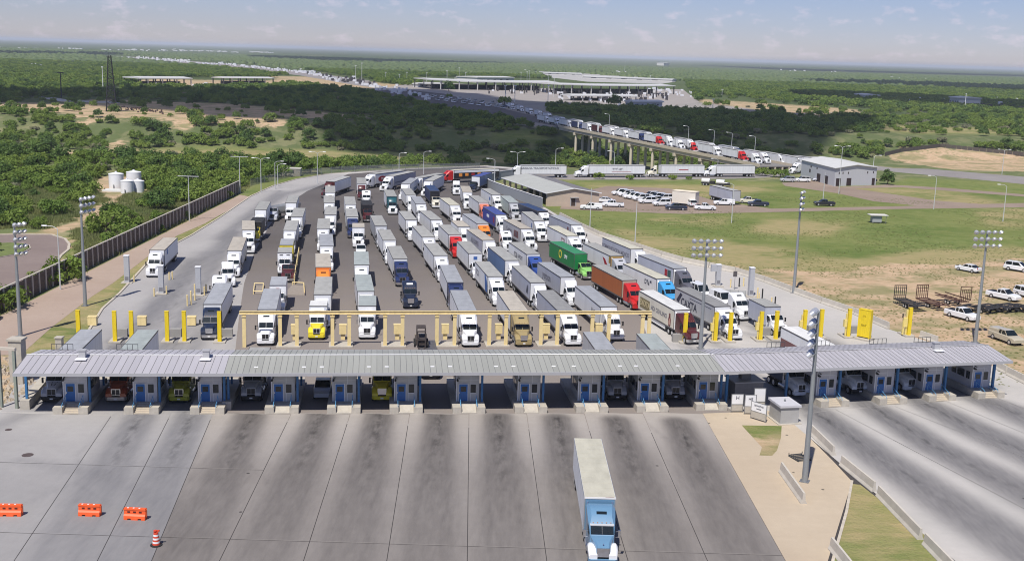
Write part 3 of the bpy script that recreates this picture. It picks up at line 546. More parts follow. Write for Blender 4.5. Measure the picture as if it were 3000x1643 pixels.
TRUCKS = [
 ('1',-63.0,197.6,-6.9,13.5,'S','white','white','beige','white semi truck driving alone down the pale lane beside the grass verge','trucks queuing in the yard','white',('pb',),(),4.08),
 ('2',-49.7,199.4,-9.9,15.0,'S','white','white','beige','white cab semi truck with beige trailer roof','trucks queuing in the yard','white',(),(),4.08),
 ('4',-52.7,223.0,-13.4,12.5,'S','white','ltgreen','beige','white sleeper semi truck with pale green trailer sides','trucks queuing in the yard','white',(),(),4.08),
 ('5',-56.8,252.0,-8.2,14.0,'S','white','white','grey','white semi truck with rounded wide sleeper, seventh in the second queue lane','trucks queuing in the yard','white',('low',),(),4.08),
 ('8',-52.5,264.7,-8.1,13.5,'S','white','white','grey','white semi truck with dark band above windscreen','trucks queuing in the yard','white',('low', 'bb'),(),4.08),
 ('9',-46.9,242.7,-8.0,14.0,'D','white','white','grey','white day cab semi truck, eighth in the third queue lane','trucks queuing in the yard','white',(),(),4.08),
 ('10',-44.7,224.0,-8.5,13.5,'S','white','white','grey','white semi truck, sixth in the third queue lane','trucks queuing in the yard','white',(),(),4.08),
 ('15',-34.0,154.0,-9.1,14.0,'S','white','white','bluish','white semi truck with bluish trailer roof at the gantry','trucks queuing in the yard','white',(),(),4.08),
 ('16',-42.2,156.2,-8.3,15.0,'S','dnavy','white','bluish','glossy dark navy semi truck with pale bluish trailer roof beside the yellow posts','trucks queuing in the yard','white',('cg',),(),4.08),
 ('18',-50.7,310.6,9.5,14.5,'D','maroon','white','lightgrey','maroon semi truck turning into the queue with white trailer','trucks queuing in the yard','maroon',(),(),4.08),
 ('19',-46.8,286.4,-9.2,14.5,'S','white','white','grey','white semi truck, ninth in the fourth queue lane','trucks queuing in the yard','white',(),(),4.08),
 ('20',-43.8,266.8,-9.7,13.5,'S','white','white','grey','white semi truck, eighth in the fourth queue lane','trucks queuing in the yard','white',(),(),4.08),
 ('21',-40.4,247.4,-8.3,13.0,'D','white','white','grey','white day cab semi truck, seventh in the fourth queue lane','trucks queuing in the yard','white',(),(),4.08),
 ('22',-38.6,227.6,-9.0,14.0,'S','white','white','grey','white semi truck, sixth in the fourth queue lane','trucks queuing in the yard','white',(),(),4.08),
 ('23',-34.5,207.0,-10.0,14.0,'S','white','white','bluish','white semi truck with bluish trailer roof, fifth in the fourth queue lane','trucks queuing in the yard','white',(),(),4.08),
 ('24',-31.6,186.2,-10.0,13.0,'S','orange','white','beige','orange sleeper semi truck with beige trailer roof','trucks queuing in the yard','orange',(),(),4.08),
 ('25',-28.1,164.8,-8.5,13.5,'D','white','white','grey','white semi truck with square white roof deflector','trucks queuing in the yard','white',(),(),4.08),
 ('27',-38.5,265.1,-9.6,14.5,'S','white','white','grey','white semi truck, seventh in the fifth queue lane','trucks queuing in the yard','white',(),(),4.08),
 ('28',-35.2,245.2,-9.8,13.0,'S','navy','white','grey','navy blue sleeper semi truck with long grey trailer roof','trucks queuing in the yard','white',(),(),4.08),
 ('31',-25.6,189.3,-8.2,13.0,'S','white','white','greenish','white semi truck with orange square on its front','trucks queuing in the yard','white',(),(),4.08),
 ('32',-22.1,168.1,-9.8,13.0,'D','white','white','greenish','white semi truck with blue square sign on trailer front','trucks queuing in the yard','white',(),(),4.08),
 ('34',-41.7,307.9,-8.4,14.5,'D','maroon','white','grey','maroon nosed semi truck with grey trailer roof','trucks queuing in the yard','white',(),(),4.08),
 ('38',-27.6,233.8,-11.1,15.0,'S','grey','grey','grey','grey sleeper semi truck with grey trailer, fourth in the sixth queue lane','trucks queuing in the yard','grey',(),(),4.08),
 ('39',-23.8,215.7,-11.4,13.0,'D','white','white','grey','white day cab semi truck, third in the sixth queue lane','trucks queuing in the yard','white',(),(),4.08),
 ('40',-19.7,196.0,-10.9,13.5,'S','navy','white','grey','navy blue high roof semi truck with black hood','trucks queuing in the yard','white',(),(),4.08),
 ('42',-30.7,282.4,-9.6,13.5,'D','teal','white','grey','dark teal semi truck with white hood, sixth in the seventh queue lane','trucks queuing in the yard','teal',(),(),4.08),
 ('43',-22.2,243.4,-12.2,13.5,'D','white','white','grey','white day cab semi truck, fifth in the seventh queue lane','trucks queuing in the yard','white',(),(),4.08),
 ('44',-16.7,220.9,-13.1,14.5,'S','white','white','grey','white sleeper semi truck, fourth in the seventh queue lane','trucks queuing in the yard','white',(),(),4.08),
 ('45',-12.9,200.6,-12.2,13.5,'S','white','white','grey','white sleeper semi truck with dark roof window','trucks queuing in the yard','white',(),(),4.08),
 ('46',-9.0,176.8,-8.5,15.0,'S','navy','white','bluish','blue fronted semi truck with white lettered strip','trucks queuing in the yard','navy',(),(),4.08),
 ('47',-6.1,156.5,-8.3,14.5,'S','white','white','bluish','white high roof semi truck with chrome split grille waiting under the gantry','trucks queuing in the yard','white',(),(),4.08),
 ('48',-26.2,286.1,-10.6,14.0,'D','white','white','grey','white day cab semi truck, seventh in the eighth queue lane','trucks queuing in the yard','white',(),(),4.08),
 ('49',-22.3,269.9,-10.4,14.0,'S','white','white','bluish','white sleeper semi truck with bluish trailer roof','trucks queuing in the yard','white',(),(),4.08),
 ('50',-16.8,244.5,-14.8,14.0,'S','white','white','grey','white sleeper semi truck, fifth in the eighth queue lane','trucks queuing in the yard','white',(),(),4.08),
 ('51',-11.7,224.9,-13.1,13.0,'S','red','white','grey','bright red sleeper semi truck pulling a white trailer','trucks queuing in the yard','white',('stack', 'pb'),(),4.08),
 ('52',-6.8,203.8,-12.1,13.5,'D','white','white','grey','white semi truck with small blue square on trailer front','trucks queuing in the yard','white',('nofair',),(),4.08),
 ('53',-2.7,182.6,-11.2,13.5,'S','white','white','grey','white semi truck with blue curved swoosh on the trailer side','trucks queuing in the yard','white',(),(),4.08),
 ('54',1.2,157.5,-9.1,14.0,'S','gold','white','beige','gold coloured semi truck with beige sooty trailer roof','trucks queuing in the yard','gold',('cg', 'pb'),(),4.08),
 ('55',-14.2,269.4,-13.9,13.5,'S','white','white','cream','white sleeper semi truck with cream trailer roof','trucks queuing in the yard','white',(),(),4.08),
 ('56',-10.4,235.8,-13.4,8.5,'D','white','white','beige','white short box trailer semi truck, fifth in the ninth queue lane','trucks queuing in the yard','white',(),(),4.08),
 ('57',-4.8,219.2,-15.3,14.0,'D','white','bluegrey','beige','white semi truck with dark lettering on a grey trailer side','trucks queuing in the yard','white',(),(),4.08),
 ('58',-0.1,197.9,-13.6,14.5,'D','white','blue','grey','white semi truck pulling a faded blue sided trailer','trucks queuing in the yard','white',(),(),4.08),
 ('59',4.2,178.6,-11.8,15.0,'D','white','bluegrey','grey','white semi truck with angular dark A logo on trailer','trucks queuing in the yard','white',(),(),4.08),
 ('60',8.0,158.6,-11.1,14.5,'S','white','bluegrey','dark','white semi truck with dark streaked trailer roof near gantry','trucks queuing in the yard','white',(),(),4.08),
 ('61',-20.9,296.3,-10.8,13.0,'D','cream','navy','navy','cream day cab semi truck with blue container and black front','trucks queuing in the yard','black',('nofair',),(),4.08),
 ('62',-6.6,240.9,-14.9,15.0,'S','orange','white','bluish','bright orange sleeper semi truck with bluish trailer roof','trucks queuing in the yard','white',('bb',),(),4.08),
 ('64',3.8,204.8,-14.6,13.5,'S','blue','white','grey','blue sleeper semi truck with chrome stack and white trailer','trucks queuing in the yard','white',('stack',),(),4.08),
 ('65',9.2,184.0,-15.2,13.5,'D','white','bluegrey','bluish','white semi truck with large dark script lettering on trailer','trucks queuing in the yard','white',(),(),4.08),
 ('66',14.3,162.3,-11.5,15.0,'S','white','white','bluish','white blunt nosed semi truck at the right end of the gantry','trucks queuing in the yard','white',(),(),4.08),
 ('67',-12.3,295.5,-5.5,14.0,'S','white','white','beige','white sleeper semi truck with beige trailer roof','trucks queuing in the yard','white',(),(),4.08),
 ('68',-7.5,276.0,-12.6,13.5,'S','salmon','white','grey','salmon orange sleeper semi truck with white trailer','trucks queuing in the yard','white',(),(),4.08),
 ('69',-2.9,255.4,-14.3,13.5,'S','white','cblue','blue','white semi truck pulling a royal blue container','trucks queuing in the yard','white',(),(),4.08),
 ('70',2.7,235.4,-16.3,13.5,'S','white','grey','beige','white semi truck with brown square and lettering on trailer','trucks queuing in the yard','white',(),(),4.08),
 ('71',12.6,206.6,-17.6,14.0,'D','lime','green','green','light green day cab semi truck pulling a dark green container','trucks queuing in the yard','green',('nofair',),(),4.08),
 ('72',19.3,182.8,-17.1,14.0,'S','red','rust','grey','red sleeper semi truck pulling a rust orange trailer','trucks queuing in the yard','beige',('pb',),(),4.08),
 ('73',25.0,161.6,-15.6,14.0,'S','maroon','cream','white','maroon semi truck with cream trailer carrying gold panel and lettering','trucks queuing in the yard','white',('cg',),('skirt',),4.08),
 ('74',-4.7,292.2,-13.6,13.5,'S','white','white','grey','white sleeper semi truck beside the curved wall','trucks queuing in the yard','white',(),(),4.08),
 ('75',-0.1,277.6,-10.1,13.0,'S','grey','ltgreen','greenish','grey green trailer semi truck beside the wall end','trucks queuing in the yard','grey',(),(),4.08),
 ('76',6.7,263.7,-20.1,13.5,'S','white','dnavy','navy','white semi truck with dark navy trailer and black front','trucks queuing in the yard','black',(),(),4.08),
 ('77',5.6,247.4,-10.3,14.5,'S','white','white','grey','white semi truck with blank white high roof cab','trucks queuing in the yard','white',(),(),4.08),
 ('78',12.1,227.5,-15.7,13.5,'S','white','white','cream','white semi truck with red brown emblem and cream roof','trucks queuing in the yard','white',(),(),4.08),
 ('79',19.2,205.6,-17.4,14.5,'S','silver','white','grey','silver sleeper semi truck with yellow strip and red diamond','trucks queuing in the yard','mustard',(),(),4.08),
 ('80',25.2,185.0,-18.2,14.0,'S','sky','white','cream','bright sky blue sleeper semi truck with cream trailer roof','trucks queuing in the yard','white',('stack',),(),4.08),
 ('81',31.4,164.8,-16.7,14.0,'S','white','grey','dark','white semi truck with dark roof and dark swoosh lettering','trucks queuing in the yard','white',(),(),4.08),
 ('82',13.6,243.5,-17.5,14.5,'S','white','bluegrey','bluish','white high roof semi truck along the barrier with bluish roof','trucks queuing in the yard','white',(),(),4.08),
 ('83',23.7,214.1,-18.4,14.0,'D','white','bluegrey','cream','white semi truck with long faint lettering along barrier','trucks queuing in the yard','white',(),(),4.08),
 ('84',29.3,194.9,-20.1,14.0,'S','darkgrey','bluegrey','bluish','dark grey sleeper semi truck with red and green squares','trucks queuing in the yard','white',('stack', 'pb'),(),4.08),
 ('90',-42.1,333.5,30.3,15.0,'S','white','white','grey','white semi truck with red oval on its long trailer curving into yard','trucks turning into the yard','white',(),(),4.08),
 ('91',-36.4,328.9,18.3,16.0,'S','white','grey','grey','white semi truck with striped grey trailer curving into the yard','trucks turning into the yard','white',(),(),4.08),
 ('92',-30.0,310.6,3.7,15.0,'D','white','white','bluish','white semi truck turning with dark panel low on trailer','trucks turning into the yard','white',(),(),4.08),
 ('93',-27.8,327.6,22.5,14.0,'S','white','white','grey','white long trailer semi truck partly hidden in the curve','trucks turning into the yard','white',(),(),4.08),
 ('94',-24.4,319.5,7.9,15.0,'D','white','white','grey','white semi truck turning in behind the blue container truck','trucks turning into the yard','white',(),(),4.08),
 ('95',-19.7,353.0,54.8,17.0,'S','red','black','cream','red semi truck with long black trailer printed with orange pictures','trucks turning into the yard','white',(),(),3.90),
 ('96',-11.6,334.3,14.5,13.0,'D','dnavy','blue','blue','black conventional semi truck with blue trailer beside the curved wall','trucks turning into the yard','white',('nofair',),(),4.08)]
for (k, x, y, d, L, st, cab, tc_, rf, lab, grp, nose, opt, topt, H_) in TRUCKS:
    if k == '42': opt = ('whood',)
    if k == '40': opt = ('low',) if 0 else ()
    semi(k, x, y, d, L, st, cab, tc_, rf, lab, grp, nose, opt, topt, .015, H_)
# lettering and emblems on the trailers
sign(TR['57'], 'KUI EXPRES', -6.2, 2.75, 1.25, INKG); decal(TR['59'], [(-2.9,1.9),(-2.2,3.3),(-1.95,3.3),(-2.45,1.9)], INK); decal(TR['59'], [(-2.2,1.9),(-1.75,3.3),(-1.35,3.3),(-1.35,1.9),(-1.6,1.9),(-1.75,2.6),(-1.95,1.9)], INK)
sign(TR['60'], 'AI', -1.7, 2.9, 1.3, INK); fdecal(TR['52'], -.35, .35, 2.9, 3.5, INKB); fdecal(TR['32'], -.4, .4, 2.6, 3.5, INKB); fdecal(TR['31'], -.22, .22, 2.9, 3.35, ORGP)
decal(TR['53'], [(-3.2,4.0),(-2.3,1.3),(-.35,1.3),(-.35,2.6),(-.9,3.2),(-2.4,4.0)], INKB); sign(TR['53'], 'TCD', -10.5, 2.7, 1.4, INKG)
sign(TR['64'], 'EXPORT', -4.6, 2.7, .95, INKG); decal(TR['64'], [(-9.2,2.0),(-7.0,2.0),(-7.0,3.1),(-9.2,3.1)], INKG); sign(TR['64'], 'GTI', -8.1, 2.5, .9, INKW).location.y = -1.335
sign(TR['65'], 'yerson', -7.8, 2.7, 1.8, INKG, bold=.02); sign(TR['66'], 'U+S', -3.6, 2.5, 1.25, INK)
decal(TR['69'], [(-9.0,2.4),(-6.5,2.4),(-6.5,3.1),(-9.0,3.1)], INKW); decal(TR['69'], [(-2.3,2.0),(-1.1,2.0),(-1.1,3.3),(-2.3,3.3)], INKR)
sign(TR['70'], 'Custom', -8.6, 2.7, 1.3, INKG); decal(TR['70'], [(-4.6,3.2),(-4.9,1.8),(-1.4,1.8),(-1.7,3.2)], BRWN); sign(TR['70'], 'JTR', -3.0, 2.5, 1.1, INKG).location.y = -1.335
e_ = textmesh('A', 1.9, INKY, .05); sign(TR['71'], 'O', -7.6, 2.7, 2.2, INKY, bold=.03); sign(TR['71'], 'UNI', -4.6, 2.7, 1.0, INKW)
decal(TR['73'], [(-13.2,1.7),(-9.3,1.7),(-9.3,3.3),(-13.2,3.3)], GOLDP); sign(TR['73'], 'EXOTA', -11.25, 2.5, 1.25, M('ink_gold', (.62, .52, .3), .5)).location.y = -1.335
sign(TR['73'], 'HDI GENUINO', -5.6, 2.55, .95, INKG, bold=.0)
bt = [(.0,1.25),(.42,1.45),(.5,2.3),(.28,2.75),(.22,3.25),(-.22,3.25),(-.28,2.75),(-.5,2.3),(-.42,1.45)]
decal(TR['73'], [(-1.5+a, b) for a, b in bt], M('bottle_maroon', (.16, .04, .04), .5)); decal(TR['73'], [(-1.5+a*.6, 1.5+(b-1.25)*.5) for a, b in bt], M('bottle_pink', (.55, .33, .26), .5), y=1.315)
decal(TR['78'], [(-3.6,3.3),(-3.2,2.0),(-1.5,1.9),(-1.4,3.2)], BRWN); sign(TR['78'], 'BH', -2.5, 2.65, 1.0, INKW).location.y = -1.335
decal(TR['79'], [(-3.9,3.35),(-2.6,3.1),(-1.5,2.3),(-1.7,1.75),(-2.5,1.9)], INKR); decal(TR['79'], [(-.8,2.7),(-.05,2.7),(-.05,3.9),(-.8,3.9)], P('mustard'))
sign(TR['80'], 'DTa', -3.7, 2.8, 1.1, INK); sign(TR['80'], 'ac', -2.2, 3.2, .8, INK)
sign(TR['81'], 'CAXTA', -8.7, 2.35, 1.7, INK, bold=.02); decal(TR['81'], [(-13.3,2.3),(-12.5,2.0),(-11.2,3.5),(-11.9,3.7)], INK); decal(TR['81'], [(-8.5,3.45),(-1.0,3.45),(-1.0,3.52),(-8.5,3.52)], INK)
sign(TR['83'], 'COMMUNICACION MEXICO', -7.3, 2.6, 1.05, INKG); decal(TR['84'], [(-3.2,2.3),(-2.2,2.3),(-2.2,3.5),(-3.2,3.5)], INKR); decal(TR['84'], [(-2.1,2.3),(-.9,2.3),(-.9,3.5),(-2.1,3.5)], TEALP)
decal(TR['77'], [(-2.3,2.3),(-1.5,2.3),(-1.5,3.3),(-2.3,3.3)], INKB); decal(TR['74'], [(-2.6,2.4),(-1.3,2.4),(-1.3,3.2),(-2.6,3.2)], INKB); decal(TR['82'], [(-2.3,2.4),(-1.3,2.4),(-1.3,3.3),(-2.3,3.3)], BRWN)
ov = [(-3.2+1.9*math.cos(a), 2.5+.85*math.sin(a)) for a in np.linspace(0, 6.283, 19)[:-1]]
decal(TR['90'], ov, INKR, side=1); decal(TR['90'], ov, INKR); sign(TR['90'], 'CB', -3.2, 2.5, .9, INKW, side=1).location.y = 1.335
decal(TR['92'], [(-12,1.5),(-6,1.5),(-6,2.3),(-12,2.3)], M('panel_slate', (.12, .2, .3), .5), side=1); decal(TR['91'], [(-15,2.0),(-1,2.0),(-1,2.3),(-15,2.3)], INKG, side=1)
for s in (-1, 1):
    decal(TR['95'], [(-16.9,3.1),(-.1,3.1),(-.1,3.85),(-16.9,3.85)], P('white'), side=s); 
    for i, c in enumerate((ORGP, ORGP, INKR, ORGP, INKR)): decal(TR['95'], [(-3-i*2.3,1.9+i*.12),(-1.8-i*2.3,1.9+i*.12),(-1.8-i*2.3,2.9),(-3-i*2.3,2.9)], c, side=s)
decal(TR['1'], [(-3.2,2.9),(-2.2,2.9),(-2.2,3.8),(-3.2,3.8)], INKB, side=1)
for k in ('46',): fdecal(TR[k], -.1, 1.05, 3.35, 3.62, INKW)
WHT_ = M('white_rail', (.72, .70, .68), .5)
# foreground truck
t0 = semi('0', 7.85, 88.8, -.6, 14.8, 'S', 'steel', 'white', 'cream', 'light blue semi truck with white trailer driving out alone in the foreground', None, 'steel', ('wfender', 'chrome', 'stack', 'cg'), ('lrail',), .03)
for o in t0.children:
    if o.name.startswith('bumper'): o.data = cm_('bumper', g_bumper, P('steel'), smooth=True)
obj('sun_visor', MB().loft([[(2.44, y, 2.90), (2.62, y, 2.80), (2.62, y, 2.74), (2.44, y, 2.84)] for y in (-.98, .98)]).mesh('sun_visor', P('grey')), t0)
for s in (-1, 1): obj('wiper', MB().beam((2.98, s*.1, 2.30), (2.86, s*.62, 2.44), .03, .03).mesh('wiper', BLK), t0)
obj('windscreen_divider', MB().beam((2.54, 0, 2.82), (3.07, 0, 2.2), .025, .02).mesh('windscreen_divider', RAIL), t0)
obj('hood_emblem', MB().tube((4.3, 0, 1.94), (4.42, 0, 1.99), .05, 8).mesh('hood_emblem', CHROME), t0)
tr0 = [c for c in t0.children if c.name.startswith('trailer')][0]
obj('rust_patch', MB().box(-.16, -.05, .45, 1.15, 4.112, 4.118).mesh('rust_patch', M('rust_patch', (.22, .09, .05), .9, var=.4, scale=4)), tr0)
obj('front_rail', MB().box(-.05, .05, -1.31, 1.31, 4.0, 4.13).mesh('front_rail', WHT_), tr0)
# tractors without trailer, box trucks
def bob(k, x, y, d, st, cab, lab, opt=(), z=.015, grp='trucks queuing in the yard', fn=None):
    h = math.radians(180+d); (px, py, pz), rz = place(x-4.75*math.sin(h), y-4.75*math.cos(h), d)
    r = thing('semi_truck' if fn is None else 'box_truck', lab, 'semi truck' if fn is None else 'box truck', (px, py, z), rz, grp)
    (tractor(r, st, cab, opt) if fn is None else fn(r)); TR[k] = r; return r
bob('3', -47.6, 186.5, -16, 'D', 'white', 'white tractor unit without trailer pulling out in the second queue lane', ())
bob('17', -46.2, 174.5, -10, 'S', 'white', 'white tractor unit hidden behind the navy truck trailer, second queue lane')
bob('35', -38.2, 291.5, -9, 'S', 'white', 'white boxy sleeper tractor behind the dark truck, sixth queue lane')
bob('41', -15.8, 174.5, -10, 'S', 'dnavy', 'dark navy tractor unit with white lettered strip, alone in sixth lane', ('cg', 'pb'))
obj('deck_frame', MB().box(-2.9, .1, -1.15, 1.15, 1.12, 1.3).mesh('deck_frame', FRM), TR['41']); obj('name_strip', MB().add([(1.74, -.5, 3.62), (1.74, .5, 3.62), (1.96, .5, 3.40), (1.96, -.5, 3.40)], [(0, 1, 2, 3)]).mesh('name_strip', INKW), TR['41'])
bob('63', -.8, 229.6, -13, 'S', 'white', 'white sleeper tractor without trailer behind the GTI EXPORT truck')
bob('67b', -16.3, 320.3, -8, 'D', 'white', 'small white day cab tractor with red windscreen trim near the wall')
bob('88', 36.9, 173.0, -17, 'S', 'white', 'white sleeper tractor without trailer beside the dark vans, right edge', ('pb',))
bob('13', -38.7, 191.9, -9, 'D', 'maroon', 'maroon hooded tractor behind the white box truck, third queue lane', ('nofair',))
bob('14', -35.6, 168.2, -9.6, 'D', 'white', 'white box truck with red mark, second in the third queue lane', fn=lambda r: boxtruck(r, 5.6, 'white', 'bluish', 'white'))
bob('12', -40.3, 196.8, -10, 'D', 'white', 'white box truck with two dark vents, third queue lane', fn=lambda r: boxtruck(r, 4.2, 'white', 'grey', 'white', ('bb',)))
bob('11', -41.6, 204.6, -9.5, 'D', 'yellow', 'yellow fronted box truck with grey roof in third queue lane', fn=lambda r: boxtruck(r, 6.0, 'yellow', 'bluish', 'yellow'))
fdecal(TR['11'], -.75, .75, 3.2, 3.5, RAIL, x=1.385); fdecal(TR['14'], -.25, .25, 3.1, 3.4, INKR, x=1.385)
for y0 in (-.9, .3): fdecal(TR['12'], y0, y0+.6, 3.35, 3.5, RAIL, x=1.385)
r = bob('26', -27.0, 153.3, -7, 'D', 'white', 'white high roof truck with bright yellow nose under the gantry', fn=lambda r: (tractor(r, 'S', 'white', ('ynose', 'pb')), trailer_box(r, 2.2, 'white', 'white', 3.9)))
for o in r.children:
    if o.name.startswith('bumper'): o.data = cm_('bumper', g_bumper, P('yellow'), smooth=True)
    if o.name.startswith('cargo'): o.location.x = -1.2
bob('29', -31.6, 228.6, -8, 'D', 'white', 'white box truck facing the booths alone, fifth queue lane', fn=lambda r: boxtruck(r, 4.5, 'white', 'beige', 'white'))
bob('33', -20.1, 154.4, -7, 'S', 'white', 'white long box truck at the front of the fifth queue lane', fn=lambda r: (tractor(r, 'S', 'white', ('low', 'chrome')), trailer_box(r, 5.5, 'white', 'greenish', 3.9)))
for o in TR['33'].children:
    if o.name.startswith('cargo'): o.location.x = -1.15
bob('37', -34.3, 264.2, -10, 'D', 'maroon', 'dark brown dump truck with black load box, sixth queue lane', fn=lambda r: boxtruck(r, 7.0, 'black', 'black', 'maroon', ('bb',)))
bob('6', -53.8, 232.0, -6, 'D', 'yellow', 'yellow cab truck with black load box, second queue lane', fn=lambda r: boxtruck(r, 5.0, 'black', 'black', 'yellow'))
bob('7', -56.3, 261.6, -4, 'D', 'bluegrey', 'slate tractor with open topped dump trailer at the lane entrance', ('nofair',))
def dump(r):
    m = MB(); m.loft([[(x, -1.2, 3.0), (x, -.8, 1.2), (x, .8, 1.2), (x, 1.2, 3.0), (x, 1.1, 3.0), (x, .7, 1.4), (x, -.7, 1.4), (x, -1.1, 3.0)] for x in (-9, 1)]); return m
b = obj('dump_body', dump(0).mesh('dump_body', ALU), TR['7']); b.rotation_euler.z = -.5; b.location.x = .3
for s in (-1, 1):
    for x in (-6.2, -7.5): wheel(TR['7'], x, s*.95-1*(-x)*-.5, .5, .5)
bob('89', 40.2, 163.4, -14, 'D', 'white', 'white short box truck at the right edge of the queues', fn=lambda r: boxtruck(r, 4.4, 'bluegrey', 'grey', 'white', ('bb',)))
# trucks stopped beside the booths
GB = 'trucks standing at the inspection booths'
bob('B1', -51.2, 121.7, -6.5, 'D', 'silver', 'silver day cab truck with two dark hood stripes in the leftmost booth lane', ('bb',), .03, GB)
for s in (-1, 1): obj('hood_stripe', MB().add([(3.15, s*.3, 2.10), (3.15, s*.3+.1, 2.10), (4.1, s*.12+.1, 1.96), (4.1, s*.12, 1.96)], [(0, 1, 2, 3)]).mesh('hood_stripe', BLK), TR['B1'])
trailer(TR['B1'], 13.5, 'white', 'bluish'); tag(TR['B1'], TR['B1']['label'], 'semi truck', GB)
bob('B2', -44.2, 122.3, -6.5, 'S', 'burnt', 'burnt orange semi truck with chrome grille under the canopy', (), .03, GB); trailer(TR['B2'], 13.5, 'white', 'greenish')
bob('B3', -37.3, 123.0, -6.5, 'S', 'olive', 'olive yellow tractor with chrome grille between third and second booths', ('pb',), .03, GB)
bob('B4', -29.4, 124.2, -6.5, 'D', 'grey', 'grey box truck with black bumper under the canopy', ('bb',), .03, GB, fn=lambda r: boxtruck(r, 5.5, 'grey', 'grey', 'grey', ('bb',)))
bob('B6', -14.6, 125.6, -6.5, 'D', 'yellow', 'bright yellow semi truck with chrome grille under the grey canopy', ('pb', 'cg'), .03, GB)
bob('B7', 12.9, 128.8, -6.5, 'D', 'silver', 'silver day cab semi truck between two booths right of centre', ('bb',), .03, GB); trailer(TR['B7'], 13.0, 'grey', 'bluish')
bob('B8', 19.9, 129.7, -6.5, 'S', 'silver', 'silver sleeper semi truck beside the rightmost grey canopy booth', ('bb', 'low'), .03, GB); trailer(TR['B8'], 12.0, 'grey', 'greenish')
bob('B9', 35.6, 132.4, -13.8, 'D', 'white', 'white hooded flatbed truck under the lilac canopy, beside the signboards', ('nofair', 'pb'), .04, GB); obj('flat_bed', MB().box(-4, 1.3, -1.2, 1.2, 1.1, 1.25).mesh('flat_bed', FRM), TR['B9'])
bob('B10', 43.2, 134.2, -13.8, 'D', 'white', 'white semi truck with long white and maroon trailer under right canopy', ('bb',), .04, GB); trailer(TR['B10'], 14.5, 'white', 'white'); decal(TR['B10'], [(-14.3,1.3),(-8.0,1.3),(-9.5,2.6),(-14.3,2.6)], BRWN)
bob('B11', 50.2, 136.2, -13.8, 'S', 'white', 'white blunt fronted truck in the farthest right occupied booth lane', ('pb', 'low'), .04, GB)
# ------------------------------------------------------------------ cars, pickups, vans
def g_body(m, kind):
    if kind == 'pickup': S = ((-2.8, .88, .45, 1.05), (-2.7, .93, .4, 1.12), (-.6, .95, .36, 1.12), (1.2, .95, .36, 1.14), (2.3, .93, .36, 1.05), (2.75, .82, .42, .85))
    elif kind == 'van': S = ((-2.6, .92, .45, 1.2), (-2.5, .98, .38, 1.25), (1.5, .98, .36, 1.25), (2.4, .93, .38, 1.0), (2.6, .85, .45, .8))
    elif kind == 'sedan': S = ((-2.4, .8, .45, .92), (-2.2, .88, .36, .98), (-1, .9, .3, .95), (1.0, .9, .3, .95), (2.2, .85, .32, .78), (2.4, .75, .4, .62))
    else: S = ((-2.4, .86, .48, 1.05), (-2.3, .93, .4, 1.12), (1.0, .94, .36, 1.12), (2.1, .92, .36, 1.02), (2.4, .8, .45, .8))
    m.loft([ring(x, w, a, b, .09) for x, w, a, b in S])
def g_glass(m, kind):
    T = dict(pickup=((-.75, .82, 1.1, 1.12), (-.6, .78, 1.1, 1.70), (.55, .77, 1.1, 1.72), (1.3, .86, 1.1, 1.14)), van=((-2.5, .9, 1.2, 2.0), (-2.3, .88, 1.2, 2.12), (1.0, .88, 1.2, 2.1), (1.75, .92, 1.2, 1.26)),
             sedan=((-1.9, .78, .93, .96), (-1.1, .68, .93, 1.36), (.3, .68, .93, 1.38), (1.15, .8, .93, .97)), suv=((-2.3, .84, 1.1, 1.45), (-2.0, .78, 1.1, 1.74), (.4, .78, 1.1, 1.75), (1.2, .87, 1.1, 1.14)))[kind]
    m.loft([ring(x, w, a, b, .05) for x, w, a, b in T])
def g_roof(m, kind):
    x0, x1, w, z = dict(pickup=(-.62, .5, .78, 1.7), van=(-2.32, 1.0, .89, 2.1), sedan=(-1.1, .3, .69, 1.37), suv=(-2.0, .38, .79, 1.74))[kind]
    m.box(x0, x1, -w, w, z, z+.035)
    zb = dict(pickup=1.1, van=1.2, sedan=.93, suv=1.1)[kind]; wb = w+.07
    for s in (-1, 1):
        for xx in ((x0, (x0+x1)/2, x1) if kind != 'van' else (x0, -1.2, .1, x1)): m.loft([[(xx-.05+dx, s*(ww), zz), (xx+.05+dx, s*ww, zz), (xx+.05+dx, s*(ww+.03), zz), (xx-.05+dx, s*(ww+.03), zz)] for ww, zz, dx in ((wb-.02, zb, (.6 if xx == x1 else (-.12 if xx == x0 else 0))), (w-.02, z+.01, 0))])
        if kind == 'van': m.box(x0, -.9, s*(w+.02) if s < 0 else w-.02, -(w-.02) if s < 0 else w+.02, 1.2, z)
CARP = {}
